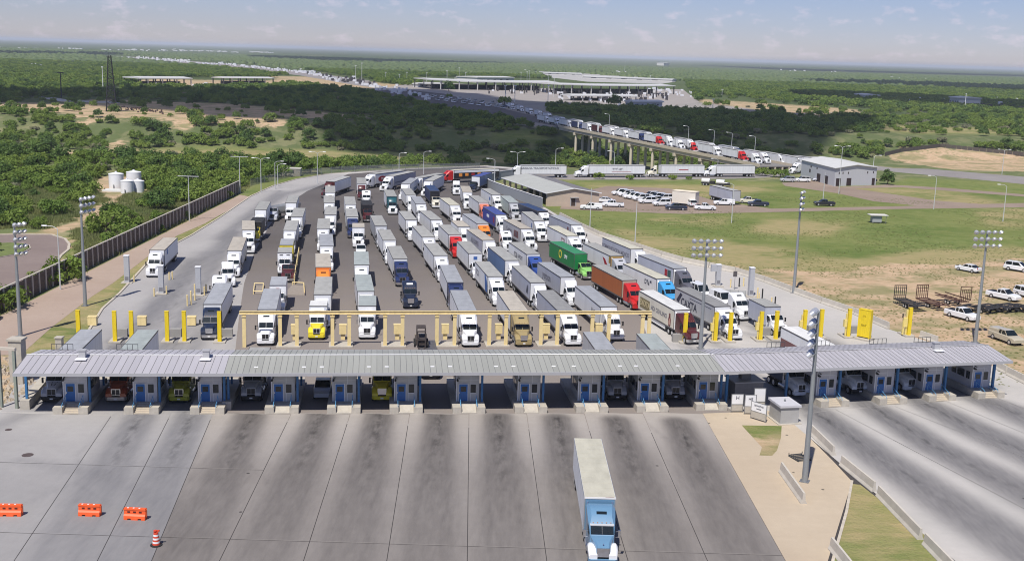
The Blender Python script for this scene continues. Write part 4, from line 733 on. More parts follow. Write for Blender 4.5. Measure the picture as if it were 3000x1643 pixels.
def car(kind, u, v, ang, col, label, group, bed=False, cap=False, z=.02):
    p = G(u, v) if not isinstance(u, tuple) else None
    if p is None:
        a = G(*u); b = G(*v); p = (a+b)/2; ang = math.degrees(math.atan2(b.y-a.y, b.x-a.x))
    r = thing({'pickup': 'pickup_truck', 'suv': 'suv', 'van': 'van', 'sedan': 'car'}[kind], label, {'pickup': 'pickup truck', 'suv': 'suv', 'van': 'van', 'sedan': 'car'}[kind], (p.x, p.y, z), math.radians(ang), group)
    r.scale = (1.06, 1.06, 1.06)
    c = P(col)
    obj('body', cm_('body_'+kind, lambda m: g_body(m, kind), c, smooth=True), r); obj('windows', cm_('glass_'+kind, lambda m: g_glass(m, kind), GLASS), r); obj('roof', cm_('roof_'+kind, lambda m: g_roof(m, kind), c), r)
    if kind == 'pickup': obj('load_bed' if not cap else 'bed_cap', cm_('bed%d' % cap, (lambda m: m.box(-2.6, -.85, -.78, .78, 1.10, 1.135)) if not cap else (lambda m: m.loft([ring(-2.7, .84, 1.1, 1.6, .1), ring(-.8, .84, 1.1, 1.68, .1)])), BLK if not cap else c), r)
    for s in (-1, 1):
        obj('headlight', cm_('carlamp', lambda m: m.box(-.04, .05, -.16, .16, -.07, .07), LAMPM), r, ({'pickup': 2.62, 'van': 2.5, 'sedan': 2.28, 'suv': 2.24}[kind], s*.68, .78)); obj('tail_light', cm_('tail', lambda m: m.box(-.04, .03, -.07, .07, -.15, .15), TAIL), r, ({'pickup': -2.78, 'van': -2.6, 'sedan': -2.38, 'suv': -2.4}[kind], s*.75, .95))
        for x in ({'pickup': (1.75, -1.65), 'van': (1.7, -1.6), 'sedan': (1.5, -1.4), 'suv': (1.5, -1.4)}[kind]): wheel(r, x, s*.84, .38 if kind != 'sedan' else .33, .24)
    obj('grille', cm_('cargrille', lambda m: m.box(-.02, .05, -.5, .5, -.12, .12), BLK), r, ({'pickup': 2.66, 'van': 2.55, 'sedan': 2.34, 'suv': 2.30}[kind], 0, .72))
    return r
GQ = 'vans and pickups queuing on the right'
def wcar(kind, x, y, d, *a, **k):
    pl_, rz = place(x, y, d); r = car(kind, 1500, 900, math.degrees(rz), *a, **k); r.location = (x, y, .02); return r
wcar('van', 32.2, 191.0, -19, 'white', 'rearmost white van in the right queue beside the scanner post', GQ)
wcar('van', 35.0, 185.0, -19, 'white', 'white van directly ahead of the rearmost one in the right queue', GQ)
wcar('van', 37.2, 178.2, -19, 'darkgrey', 'dark grey van behind the white sleeper tractor on the right', GQ)
wcar('pickup', -30.3, 222.8, -8, 'white', 'white pickup between the box truck and trailers, fifth queue lane', GQ)
wcar('pickup', -21.9, 128.6, -6.5, 'grey', 'grey utility pickup with dark stake bed in the booth lane', GB)
GP_ = 'vehicles parked on the gravel beside the beige building'
for kind, u, v, a, col, lab, kw in (
 ('pickup', 1731, 614, 180, 'white', 'white pickup with bed cap, nearest the beige building corner', dict(cap=True)), ('pickup', 1795, 606, 180, 'white', 'white pickup with one dark door behind the capped pickup', {}),
 ('sedan', 1768, 593, 175, 'white', 'white car half hidden behind the beige building wall', {}), ('pickup', 1980, 615, 180, 'dnavy', 'dark teal pickup in front of the white cargo box', {}),
 ('pickup', 2065, 615, 0, 'white', 'white double cab pickup right of the dark teal one', {}), ('suv', 2024, 604, 100, 'white', 'white jeep with red lights beside the cargo box', {}),
 ('pickup', 2120, 601, 180, 'white', 'white pickup with open black door before the grey trailer', dict(cap=True)), ('pickup', 2191, 595, 180, 'cream', 'cream pickup behind the dark green pickup', {}),
 ('pickup', 2220, 604, 180, 'dnavy', 'dark green pickup overlapping a cream pickup', {}), ('pickup', 2414, 603, 180, 'black', 'black pickup alone on the gravel road by a lamp post', {})): car(kind, u, v, a, col, lab, GP_, **kw)
for i, (u, v) in enumerate(((1817,572),(1835,576),(1850,582),(1863,584),(1878,588),(1896,596),(1912,594),(1938,603))):
    car('suv', u, v, 195, 'white', 'white patrol vehicle, %s from the far end of the angled parked row' % ORD[i], 'white patrol vehicles parked in an angled row')
for i, (u, v) in enumerate(((1907,580),(1926,584),(1946,588))): car('suv', u, v, 200, 'white', 'white patrol vehicle %s from left in the short second row' % ORD[i], 'white patrol vehicles in the second row')
GW = 'cars parked by the grey warehouse'
for u, v, k, c, lab in ((2307,533,'suv','grey','grey and white car farthest left before the grey warehouse'),(2351,533,'suv','white','white suv left of the dark cars at the grey warehouse'),(2400,531,'sedan','bluegrey','blue grey car leftmost of the dark cluster by the warehouse'),(2424,534,'suv','navy','navy suv in the dark cluster by the warehouse'),(2440,533,'pickup','black','black pickup at the warehouse corner'),
  (2478,534,'suv','black','black suv alone between the two warehouse doors'),(2510,531,'suv','black','black suv left in the right group at the warehouse'),(2524,534,'sedan','silver','silver car between black ones at the warehouse'),(2542,534,'pickup','black','black pickup rightmost beside the warehouse')): car(k, u, v, 180, c, lab, GW)
GR = 'vehicles on the bare ground at right'
car('pickup', (2772, 921), (2866, 946), 0, 'white', 'white crew cab pickup in front of the black trailer frames', GR)
car('pickup', (2895, 867), (2984, 886), 0, 'white', 'white pickup at the right edge behind the black trailer frames', GR)
car('suv', (2975, 862), (3045, 880), 0, 'white', 'white suv cut by the right edge beside a white pickup', GR)
car('sedan', (2862, 800), (2810, 790), 0, 'white', 'white sedan alone on the worn grass at right', GR)
car('suv', (2942, 788), (3020, 800), 0, 'white', 'white suv at the right edge of the worn grass', GR)
car('pickup', (2905, 985), (2990, 1016), 0, 'beige', 'sand coloured open military style truck at the right edge', GR, cap=True)
# ------------------------------------------------------------------ canopy with booths
A0, A1, A2, A3, A4 = [Vector((p.x, p.y)) for p in (G(37, 1094, 5), G(656, 1094, 5), G(2124, 1088.5, 5), G(2318, 1082.5, 5), G(2967, 1057, 5))]
ROOFL = M('standing_seam_lilac', (.50, .485, .51), .5, .15, var=.10, scale=.8, stretch=(1, .2, 1), rand=.08); ROOFG = M('standing_seam_grey', (.37, .375, .34), .55, .1, var=.12, scale=.8, stretch=(1, .2, 1), rand=.08)
SEAM = M('seam_shadow_metal', (.17, .175, .18), .6, .2); WHT = M('white_trim', (.78, .78, .78), .5); FASC = M('fascia_metal', (.44, .44, .45), .5, .2)
BLUE = M('column_blue', (.035, .16, .36), .45, var=.15); DOORB = M('door_blue', (.012, .13, .40), .4, var=.1); LBL = M('handrail_blue', (.12, .36, .62), .4)
BWALL = M('booth_wall', (.50, .50, .48), .7, var=.10, scale=1.5); BCON = M('island_concrete', (.50, .46, .39), .9, var=.22, scale=1.3, bump=.3); DARKG = M('dark_glazing', (.02, .025, .03), .1)
DEP, EZ, RZ = 9.8, 5.0, 5.72
def canopy(lab, A, B, mat, ridge, sw=.65, vents=(), hatch=(), over0=0, over1=0):
    d = (B-A); Ln = d.length; ang = math.atan2(d.y, d.x)
    r = thing('canopy', lab, 'canopy roof', (A.x, A.y, 0), ang, 'standing seam canopy roofs over the booths')
    n = round(Ln/sw); w = Ln/n; sl_ = math.atan2(RZ-EZ, DEP/2); hl = DEP/2/math.cos(sl_)
    def pan(m):
        m.cur = 0; m.box(.02, w-.02, 0, hl, -.03, .02); m.cur = 1; m.box(-.018, .018, 0, hl, -.03, .05); m.cur = 0
    me = MB(); pan(me); pm = me.mesh('roof_panel', mat, SEAM)
    for i in range(n):
        o = obj('roof_panel', pm, r, (i*w, 0, EZ)); o.rotation_euler = (sl_, 0, 0)
        o = obj('roof_panel', pm, r, ((i+1)*w, DEP, EZ)); o.rotation_euler = (sl_, 0, math.pi)
    obj('ridge_cap', MB().loft([[(x, DEP/2-.14, RZ-.0), (x, DEP/2, RZ+.05), (x, DEP/2+.14, RZ-.0), (x, DEP/2, RZ-.06)] for x in (0, Ln)]).mesh('ridge_cap', ridge), r).location.z = .06
    obj('fascia', MB().box(0, Ln, -.10, 0, EZ-.30, EZ+.03).mesh('fascia', FASC), r); obj('fascia', MB().box(0, Ln, DEP, DEP+.10, EZ-.30, EZ+.03).mesh('fascia', FASC), r)
    obj('soffit', MB().box(0, Ln, 0.02, DEP-.02, EZ-.25, EZ-.2).mesh('soffit', M('soffit_grey', (.32, .32, .32), .8)), r)
    for f in (over0 and 0.0, over1 and Ln):
        pass
    for x in vents:
        v = obj('roof_vent', MB().box(-.35, .35, -.3, .3, -.15, .75).box(-.42, .42, -.37, .37, .75, .85).mesh('roof_vent', FASC), r, (x, DEP/2-.75, RZ)); obj('vent_base', MB().box(-.6, .6, -1.1, -.3, -.1, -.02).mesh('vent_base', WHT), v)
    for x in hatch: o = obj('roof_hatch', cm_('roof_hatch', lambda m: m.box(-.22, .22, -.12, .12, 0, .04), WHT), r, (x, 1.55, EZ+1.55*math.tan(sl_)+.04)); o.rotation_euler = (sl_, 0, 0)
    return r, ang
def ax(A, B, u, v, z=5.4):
    p = G(u, v, z); return (Vector((p.x, p.y))-A).dot((B-A).normalized())
cl, a1 = canopy('leftmost lilac grey metal canopy with two roof vents over the booths', A0, A1, ROOFL, WHT, .80, vents=(ax(A0, A1, 236, 1060), ax(A0, A1, 601, 1060)))
cg_, a2 = canopy('long middle canopy with greenish grey metal roof and small hatches', A1, A2, ROOFG, WHT, .66, hatch=[ax(A1, A2, u, 1071) for u in (751, 891, 943, 1081, 1133, 1267, 1319, 1454, 1505, 1623, 1682, 1818, 1865, 1988)])
c3, a3 = canopy('short lilac canopy section between the grey roof and right wing', A2, A3, ROOFL, FASC, .62)
c4, a4 = canopy('rightmost lilac canopy wing with one roof vent', A3, A4, ROOFL, FASC, .62, vents=(ax(A3, A4, 2744, 1030),))
RACK = M('rack_dark', (.05, .055, .06), .6)
for u, v, A, B, r in ((172, 1020, A0, A1, cl), (365, 1020, A0, A1, cl), (2290, 1015, A2, A3, c3), (2425, 1010, A3, A4, c4), (2592, 1004, A3, A4, c4), (2727, 1001, A3, A4, c4)):
    x = ax(A, B, u, v, 5.6); mb = MB()
    for i in range(5): mb.box(x-1.2+i*.6-.025, x-1.2+i*.6+.025, DEP-.2, DEP-.15, EZ-.1, EZ+.75)
    for z in (EZ+.1, EZ+.75): mb.box(x-1.2, x+1.2, DEP-.2, DEP-.15, z-.025, z+.025)
    obj('antenna_rack', mb.mesh('antenna_rack', RACK), r)
def island(u, v, ang, lab, steps, lab2, wallm, flip=False):
    p = G(u, v); r = thing('booth_island', lab, 'concrete island', (p.x, p.y, .02), ang, 'concrete islands under the canopy')
    obj('block', MB().box(-1.85, -.85, 0, 1.75, 0, .75).box(.85, 1.85, 0, 1.75, 0, .75).box(-1.85, 1.85, 1.75, 12, 0, .75).mesh('block', BCON), r)
    if steps:
        for i in range(5): obj('step', cm_('step', lambda m: m.box(-.85, .85, 0, .34, 0, .13), M('step_concrete', (.54, .47, .37), .9, var=.15)), r, (0, .04+i*.34, .02+i*.13)); 
        obj('stair_fill', MB().loft([[(x, .38, 0), (x, 1.75, 0), (x, 1.75, .5)] for x in (-.84, .84)]).mesh('stair_fill', BCON), r)
    else: obj('ramp', MB().loft([[(x, .02, 0), (x, 1.75, 0), (x, 1.75, .72), (x, 1.5, .72), (x, .02, .12)] for x in (-.84, .84)]).mesh('ramp', BCON), r)
    for s in (-1, 1):
        mb = MB(); mb.tube((s*.92, .1, .1), (s*.92, .1, .95), .03, 6).tube((s*.92, .1, .95), (s*.92, 1.9, 1.62), .03, 6).tube((s*.92, 1.9, .75), (s*.92, 1.9, 1.62), .03, 6).tube((s*.92, .1, .5), (s*.92, 1.9, 1.15), .022, 6)
        obj('handrail', mb.mesh('handrail', LBL), r)
    b = thing('inspection_booth', lab2, 'booth', (p.x, p.y, .02), ang, 'inspection booths under the canopy')
    y0, y1, z0, z1 = 2.35, 7.6, .752, EZ-.27
    obj('wall', MB().box(-1.3, 1.3, y0, y1, z0, z1).mesh('wall', wallm), b)
    obj('wall_trim', MB().box(-1.33, -1.24, y0-.03, y0, z0, z1-.02).box(.32, .36, y0-.02, y0, z0, z1-.02).box(-1.24, 1.3, y0-.02, y0, z1-1.45, z1-1.41).mesh('wall_trim', WHT), b)
    dr = obj('door', MB().box(-1.0, -.02, y0-.07, y0-.01, z0+.04, z0+2.05).mesh('door', DOORB), b)
    obj('door_window', MB().box(-.83, -.2, y0-.085, y0-.06, z0+1.15, z0+1.75).mesh('door_window', DARKG), dr); obj('door_frame', MB().box(-1.06, -1.0, y0-.075, y0-.005, z0, z0+2.1).box(-.02, .04, y0-.075, y0-.005, z0, z0+2.1).box(-1.0, -.02, y0-.075, y0-.005, z0+2.05, z0+2.1).mesh('door_frame', WHT), dr)
    obj('door_handle', MB().box(-.96, -.9, y0-.13, y0-.07, z0+.95, z0+1.1).mesh('door_handle', CHROME), dr)
    w = obj('window', MB().box(.32, .92, y0-.035, y0-.003, z0+.98, z0+2.02).mesh('window', DARKG), b); obj('window_frame', MB().box(.28, .96, y0-.045, y0-.002, z0+.92, z0+.98).box(.28, .96, y0-.045, y0-.002, z0+2.02, z0+2.06).mesh('window_frame', WHT), w)
    for s in (-1, 1):
        for ya, yb in ((y0+.5, y0+1.2), (y0+1.6, y0+3.0), (y0+3.3, y0+4.2)): obj('side_window', MB().box(s*1.3-.03 if s < 0 else 1.302, -1.302 if s < 0 else 1.33, ya, yb, z0+1.0, z0+1.95).mesh('side_window', DARKG), b)
    obj('roof', MB().box(-1.35, 1.35, y0-.05, y1+.05, z1, z1+.04).mesh('roof', FASC), b)
    obj('camera', MB().box(-1.3, -1.1, y0-.5, y0-.05, z0+2.45, z0+2.6).tube((-1.2, y0-.15, z0+2.6), (-1.2, y0-.02, z0+2.7), .03, 6).box(-1.1, -1.0, y0-.4, y0-.05, z0+2.75, z0+2.85).mesh('camera', BLK), b)
    obj('wall_lamp', MB().box(.6, .95, y0-.6, y0-.2, z1-.1, z1).mesh('wall_lamp', WHT), b)
    return r, b
COLM = []
def column(x, y, ang, lab, z0=.77):
    o = tag(obj('canopy_column', cm_('column%.2f' % z0, lambda m: m.box(-.12, .12, -.16, .16, z0, EZ-.26), BLUE), None, (x, y, 0), ang), lab, 'column', 'blue steel columns carrying the canopy'); return o
ISL = [(232-26, 1214, 1), (418-4, 1214, 1), (607, 1214, 1), (825, 1213, 0), (1007, 1213, 0), (1190, 1212, 0), (1374, 1212, 0), (1556, 1211, 0), (1735, 1210, 0), (1912, 1208, 0), (2085, 1203, 0)]
for i, (u, v, st) in enumerate(ISL):
    wl = M('booth_wall_lilac', (.55, .54, .56), .7, var=.08) if i < 3 else BWALL
    island(u, v, a1 if i < 3 else a2, 'concrete island with %s, %s from the left under the canopy' % ('four steps and blue rails' if st else 'smooth ramp and blue rails', ORD[i]), st,
           '%s booth with blue door, %s from the left' % ('pale lilac' if i < 3 else 'grey', ORD[i]), wl)
    p = G(u, v); d_ = Vector((math.cos(a2), math.sin(a2))); n_v = Vector((-d_.y, d_.x)); q = Vector((p.x, p.y))+d_*1.62+n_v*2.2; column(q.x, q.y, a2, 'blue column at the right side of booth island, %s from left' % ORD[i])
    q = Vector((p.x, p.y))+d_*1.62+n_v*8.6; column(q.x, q.y, a2, 'rear blue column behind booth, %s from left' % ORD[i])
for i, (u, v) in enumerate(((2446, 1193), (2617, 1185), (2761, 1176), (2904, 1168))):
    island(u, v, a4, 'stepped concrete island with blue rails, %s on the right wing' % ORD[i], 1, 'pale booth with blue door, %s on the right wing' % ORD[i], M('booth_wall_lilac', (.55, .54, .56), .7, var=.08))
    p = G(u, v); d_ = Vector((math.cos(a4), math.sin(a4))); n_v = Vector((-d_.y, d_.x)); q = Vector((p.x, p.y))+d_*1.62+n_v*2.2; column(q.x, q.y, a4, 'blue column on right wing island, %s from left' % ORD[i])
    q = Vector((p.x, p.y))+d_*1.62+n_v*8.6; column(q.x, q.y, a4, 'rear blue column on the right wing, %s from left' % ORD[i])
# low wall at the left end and its columns
p = G(73, 1200); r = tag(obj('end_wall', MB().box(-.5, .5, 0, 10.5, 0, 1.05).mesh('end_wall', BCON), None, (p.x, p.y, .02), a1+.05), 'low concrete wall closing the left end of the canopy', 'low wall')
column(p.x, p.y+.7, a1, 'blue column on the low wall at the left canopy end', 1.1); column(p.x-.4, p.y+7.5, a1, 'rear blue column on the low end wall', 1.1)
p = G(664, 1201); tag(obj('divider_block', MB().box(-.5, .5, 0, 9, 0, .95).mesh('divider_block', BCON), None, (p.x, p.y, .02), a1), 'narrow concrete divider block beside the third island', 'concrete block'); column(p.x, p.y+1, a1, 'blue column on the narrow divider block', 1.0)
for u, v, k in ((2125, 1190, 'first'), (2300, 1172, 'second')): p = G(u, v); column(p.x, p.y, a3, 'free standing blue column near the signboards, %s from left' % k, .05)
# equipment room under the short roof, sign boards, hut
p = G(2195, 1180); r = thing('equipment_housing', 'dark grey equipment housing under the short canopy', 'equipment housing', (p.x, p.y+.6, .03), a3)
obj('wall', MB().box(-1.8, 1.8, 0, 3, 0, 2.3).mesh('wall', M('housing_grey', (.26, .25, .25), .8, var=.15)), r); obj('roof', MB().box(-1.95, 1.95, -.15, 3.15, 2.3, 2.42).mesh('roof', FASC), r); obj('shaft', MB().box(-.6, .6, 1, 2, 2.42, 4.7).mesh('shaft', M('housing_grey', (.26, .25, .25), .8, var=.15)), r)
GALV = M('galvanised', (.30, .31, .32), .5, .6)
def board(u, v, w, h, ang, lab, mat, txt=None, n=2, z0=1.0):
    p = G(u, v); r = thing('sign_board', lab, 'sign board', (p.x, p.y, .04), math.radians(ang))
    obj('panel', MB().box(-w/2, w/2, -.04, .04, z0, z0+h).mesh('panel', mat), r); obj('skirt_panel', MB().box(-w/2, w/2, -.03, .03, .15, z0-.12).mesh('skirt_panel', BCON), r)
    for s in (-1, 1): obj('post', cm_('bpost%.1f' % h, lambda m: m.tube((0, 0, 0), (0, 0, z0+h+.1), .045, 8), GALV), r, (s*(w/2+.05), 0, 0))
    obj('rail', MB().tube((-w/2, 0, z0+h+.05), (w/2, 0, z0+h+.05), .035, 6).tube((-w/2, 0, z0-.06), (w/2, 0, z0-.06), .035, 6).mesh('rail', GALV), r)
    if txt:
        for i, (s, sz) in enumerate(txt): o = obj('lettering', textmesh(s, sz, INK, .0), r, (0, -.056, z0+h*.68-i*.36)); o.rotation_euler = (math.pi/2, 0, 0)
    return r
board(2158, 1208, 1.3, 1.1, 6, 'white sign board with black H mark, left of three by the ramp', WHT, [('H', .6)])
board(2196, 1214, 1.2, 1.25, 3, 'white split sign board in a steel frame, middle of three', WHT, [('HE', .42)])
board(2221, 1232, 2.0, 1.0, -48, 'slanted white notice board with small black lettering by the grass', WHT, [('LEVANTAR', .26), ('MANOS', .18)])
board(2223, 1200, 1.25, 1.5, 5, 'blank white panel standing behind the slanted notice board', WHT)
A = G(2285, 1243.5); B = G(2338, 1241.5); C_ = G(2254, 1219)
w = (B-A).length; ang = math.atan2((B-A).y, (B-A).x); dpt = (C_-A).length
r = thing('utility_hut', 'small grey block hut with flat roof beside the sign boards', 'hut', (A.x, A.y, .04), ang)
obj('wall', MB().box(0, w, 0, dpt, 0, 1.95).mesh('wall', M('hut_grey', (.40, .395, .38), .85, var=.12, scale=1)), r); o = obj('roof', MB().box(-.18, w+.18, -.18, dpt+.18, 1.95, 2.2).mesh('roof', M('hut_roof', (.55, .55, .58), .6, var=.08)), r); obj('roof_fitting', MB().lathe([(.08, 2.2), (.08, 2.3), (.13, 2.32), (.13, 2.4), (.03, 2.42), (.03, 2.55)], 8, w/2, dpt/2).mesh('roof_fitting', GALV), o)
obj('plinth', MB().box(-.3, w+.3, -.3, dpt+.3, 0, .08).mesh('plinth', BCON), r)
p = G(2343, 1343); r = thing('steel_rack', 'dark steel rack lying on the tan concrete beside the tall light pole', 'rack', (p.x, p.y, .04), .35)
for i in range(5): obj('crossbar', cm_('crossbar', lambda m: m.box(-.8, .8, -.05, .05, 0, .1).tube((-.8, 0, .05), (-.8, 0, .3), .04, 6).tube((.8, 0, .05), (.8, 0, .3), .04, 6), RACK), r, (0, -.8+i*.4, .1))
for s in (-.75, .75): obj('runner', cm_('runner', lambda m: m.box(-.05, .05, -.9, .9, 0, .1), RACK), r, (s, 0, 0))
# ------------------------------------------------------------------ clearance gantry and posts
CRM = M('gantry_cream', (.86, .69, .34), .55, var=.20, scale=2, stretch=(1, 1, .5), detail=6); YEL = M('post_yellow', (.86, .64, .02), .5, var=.22, scale=2.5, stretch=(2, 2, .6), detail=6); YEL2 = M('post_yellow_pale', (.82, .66, .22), .5, var=.1)
gA, gB = G(716, 1017), G(1898, 1012); gd = (gB-gA).normalized(); gang = math.atan2(gd.y, gd.x)
r = thing('clearance_gantry', 'long cream painted steel beam gantry across the queue lanes', 'gantry', (gA.x, gA.y, .02), gang)
gl_ = (gB-gA).length
obj('beam', MB().box(-.6, gl_+.3, -.04, .04, 4.62, 4.98).box(-.6, gl_+.3, -.16, .16, 4.58, 4.62).box(-.6, gl_+.3, -.16, .16, 4.98, 5.02).mesh('beam', CRM), r)
gx = [(G(u, 1017-(max(u-1640, 0)*.02)) - gA).dot(gd) for u in (716, 821, 870, 974, 1023, 1128, 1179, 1280, 1332, 1434, 1483, 1586, 1634, 1735, 1783, 1880, 1899)]
for x in gx:
    q = obj('post', cm_('gantry_post', lambda m: m.box(-.24, .24, -.07, -.04, 0, 4.2).box(-.24, .24, .22, .25, 0, 4.2).box(-.20, .20, -.04, .22, 0, 4.2), CRM), r, (x, 0, 0))
    obj('capital', cm_('gantry_cap', lambda m: m.box(-.3, .3, -.16, .3, 4.2, 4.34).box(-.12, .12, -.05, .15, 4.34, 4.58).tube((-.22, 0, 4.34), (-.22, 0, 4.5), .06, 6).tube((.22, 0, 4.34), (.22, 0, 4.5), .06, 6), CRM), q)
for k, i in enumerate(range(1, 15, 2)):
    x0, x1 = gx[i], gx[i+1]; c = gA+gd*((x0+x1)/2)
    tag(obj('kerbed_base', MB().box(-(x1-x0)/2-.5, (x1-x0)/2+.5, -.6, 2.4, 0, .17).mesh('kerbed_base', BCON), None, (c.x, c.y, .018), gang), 'low concrete base between two gantry posts, %s from the left' % ORD[k], 'concrete base', 'concrete bases of the gantry')
    c2 = c+Vector((-gd.y, gd.x, 0))*4.0+gd*(.2 if k % 2 else .6)
    q = thing('control_cabinet', 'cream control cabinet behind the gantry posts, %s from the left' % ORD[k], 'cabinet', (c2.x, c2.y, .02), gang, 'cream cabinets behind the gantry')
    obj('case', cm_('cab_case', lambda m: m.box(-.5, .5, -.4, .4, .85, 2.15), CRM), q); obj('stand', cm_('cab_stand', lambda m: m.box(-.3, .3, -.2, .2, 0, .85), CRM), q); obj('lid', cm_('cab_lid', lambda m: m.box(-.54, .54, -.44, .44, 2.15, 2.2), CRM), q)
def ypost(u, v, lab, mat, h=4.3, base=True):
    p = G(u, v); r = thing('clearance_post', lab, 'yellow post', (p.x, p.y, .03), gang, 'yellow steel posts beside the lanes')
    obj('post', cm_('ypost', lambda m: m.box(-.26, .26, -.3, -.26, .18, h).box(-.26, .26, .10, .14, .18, h).box(-.21, .21, -.26, .10, .18, h), mat), r); obj('cap', cm_('ycap', lambda m: m.box(-.28, .28, -.32, .16, h, h+.05), mat), r)
    obj('foot', cm_('yfoot', lambda m: m.box(-.8, .8, -.7, 1.9, 0, .18), BCON), r); return r
for i, (u, v) in enumerate(((232, 1000), (338, 1002), (387, 1002), (491, 1002), (541, 1002), (644, 1003))): ypost(u, v, 'bright yellow square post left of the gantry, %s from the left' % ORD[i], YEL)
for i, (u, v) in enumerate(((2005, 1004), (2094, 1001), (2137, 1001), (2226, 998), (2271, 996), (2353, 992), (2402, 990), (2483, 988))):
    r = ypost(u, v, 'yellow steel post right of the gantry, %s from the left' % ORD[i], YEL)
    if i in (1, 3, 5, 7): obj('side_box', cm_('side_box', lambda m: m.box(-.75, -.3, -.2, .3, 1.6, 2.7).box(-.5, -.3, -.1, .1, .2, 3.6), YEL2), r)
r = ypost(2660, 984, 'rightmost yellow post with pale boxes at the barrier end', YEL)
obj('side_box', cm_('side_box2', lambda m: m.box(-.95, -.35, -.2, .3, 1.4, 2.8).box(-.55, -.35, -.1, .2, .2, 4.0).box(-1.0, -.8, -.1, .2, .2, 2.4), YEL2), r); obj('beacon', cm_('beacon', lambda m: m.tube((-1.1, 0, 2.8), (-1.1, 0, 3.4), .1, 8), BLK), r)
p = G(2530, 993); r = thing('yellow_scanner_cabinet', 'tall yellow cabinet with faded lettering near the right barrier', 'cabinet', (p.x, p.y, .03), gang-.9)
obj('case', MB().box(-.9, .9, -.3, .3, .35, 4.4).mesh('case', YEL), r); obj('frame', MB().box(-.98, -.9, -.34, .34, .18, 4.5).box(.9, .98, -.34, .34, .18, 4.5).box(-.9, .9, -.34, .34, 4.4, 4.5).mesh('frame', YEL), r); obj('foot', MB().box(-1.3, 1.3, -1, 1, 0, .18).mesh('foot', BCON), r)
for s, z, sz in (('RAY', 2.1, .45), ('U L', 3.5, .35)): o = obj('lettering', textmesh(s, sz, M('ink_olive', (.22, .17, .0), .6), 0), r, (0, -.32, z)); o.rotation_euler = (math.pi/2, 0, 0)
for i, (u, v) in enumerate(((272, 953), (417, 953), (562, 953))):
    p = G(u, v); q = thing('control_cabinet', 'cream cabinet behind the yellow posts, %s from the left' % ORD[i], 'cabinet', (p.x, p.y, .02), gang, 'cream cabinets behind the yellow posts'); obj('case', cm_('cab_case2', lambda m: m.box(-.6, .6, -.5, .5, .1, 1.3), CRM), q); obj('lid', cm_('cab_lid2', lambda m: m.box(-.64, .64, -.54, .54, 1.3, 1.36), CRM), q)
for i, (u, v) in enumerate(((357, 985), (515, 985), (665, 985), (1985, 1000), (2116, 985), (2247, 980), (2380, 975), (2505, 975))):
    p = G(u, v); tag(obj('concrete_plinth', cm_('plinth', lambda m: m.box(-.8, .8, -.4, .4, 0, 1.1), M('plinth_grey', (.33, .32, .30), .9, var=.15)), None, (p.x, p.y, .02), gang), 'grey concrete block between yellow posts, %s from the left' % ORD[i], 'concrete block', 'grey blocks between the yellow posts')
# grey scanner towers and small bollards
SCAN = M('scanner_grey', (.46, .47, .49), .5, .1, var=.06)
def scanner(u, v, h, lab, head=False):
    p = G(u, v); r = thing('scanner_tower', lab, 'scanner tower', (p.x, p.y, .02), gang, 'grey scanner towers between the lanes')
    obj('column', cm_('scan%.1f' % h, lambda m: m.box(-.4, .4, -.45, .45, .1, h), SCAN), r); obj('lid', cm_('scanlid%.1f' % h, lambda m: m.box(-.45, .45, -.5, .5, h, h+.12), WHT), r); obj('foot', cm_('scanfoot', lambda m: m.box(-.9, .9, -1, 1, 0, .12), BCON), r); obj('dark_slot', cm_('scanslot', lambda m: m.box(-.3, .3, -.465, -.45, .5, 1.1), M('scan_slot', (.2, .2, .22), .5)), r)
    if head: obj('head', cm_('scanhead', lambda m: m.box(-1.4, -.4, -.3, .3, h-1.2, h), SCAN), r)
    return r
scanner(373, 828, 4.6, 'grey scanner tower beside the grass, leftmost of three'); scanner(473, 860, 4.6, 'grey scanner tower beside the lone white truck'); scanner(582, 864, 4.6, 'grey scanner tower among cream bollards, rightmost of three on left')
scanner(2102, 838, 3.9, 'grey scanner portal with side head, behind the white vans', True); scanner(2198, 868, 5.0, 'tall grey scanner tower beside the right barriers')
for i, (u, v, h, c) in enumerate(((366,828,1.1,CRM),(393,826,1.1,CRM),(452,868,1.3,CRM),(488,862,1.3,CRM),(496,820,1.3,CRM),(505,818,1.3,CRM),(549,896,1.7,CRM),(560,893,2.2,CRM),(571,880,2.6,CRM),(599,865,1.4,CRM),(604,858,1.4,CRM),
      (2140,842,1.5,CRM),(2165,840,1.6,BLK),(2178,838,1.5,CRM),(2218,880,2.2,CRM),(2223,882,1.4,CRM),(2232,884,2.2,BLK),(2260,892,1.2,CRM),(2270,897,1.6,BLK))):
    p = G(u, v); tag(obj('bollard', cm_('bollard%.1f' % h, lambda m: m.tube((0, 0, 0), (0, 0, h), .12, 10).tube((0, 0, h), (0, 0, h+.05), .12, 10, .05), c, smooth=True), None, (p.x, p.y, .02)), '%s bollard near the %s scanner towers, %s counted from the left' % ('black' if c is BLK else 'cream', 'left' if u < 1000 else 'right', ORD[i if u < 1000 else i-11]), 'bollard', 'bollards around the scanner towers')
p = G(2151, 848); r = thing('traffic_sign', 'dark sign on a thin pole beside the scanner towers', 'traffic sign', (p.x, p.y, .02)); obj('pole', MB().tube((0, 0, 0), (0, 0, 2.4), .04, 6).mesh('pole', GALV), r); obj('plate', MB().box(-.35, .35, -.03, .03, 2.3, 3.3).mesh('plate', M('sign_back', (.09, .08, .08), .6)), r)
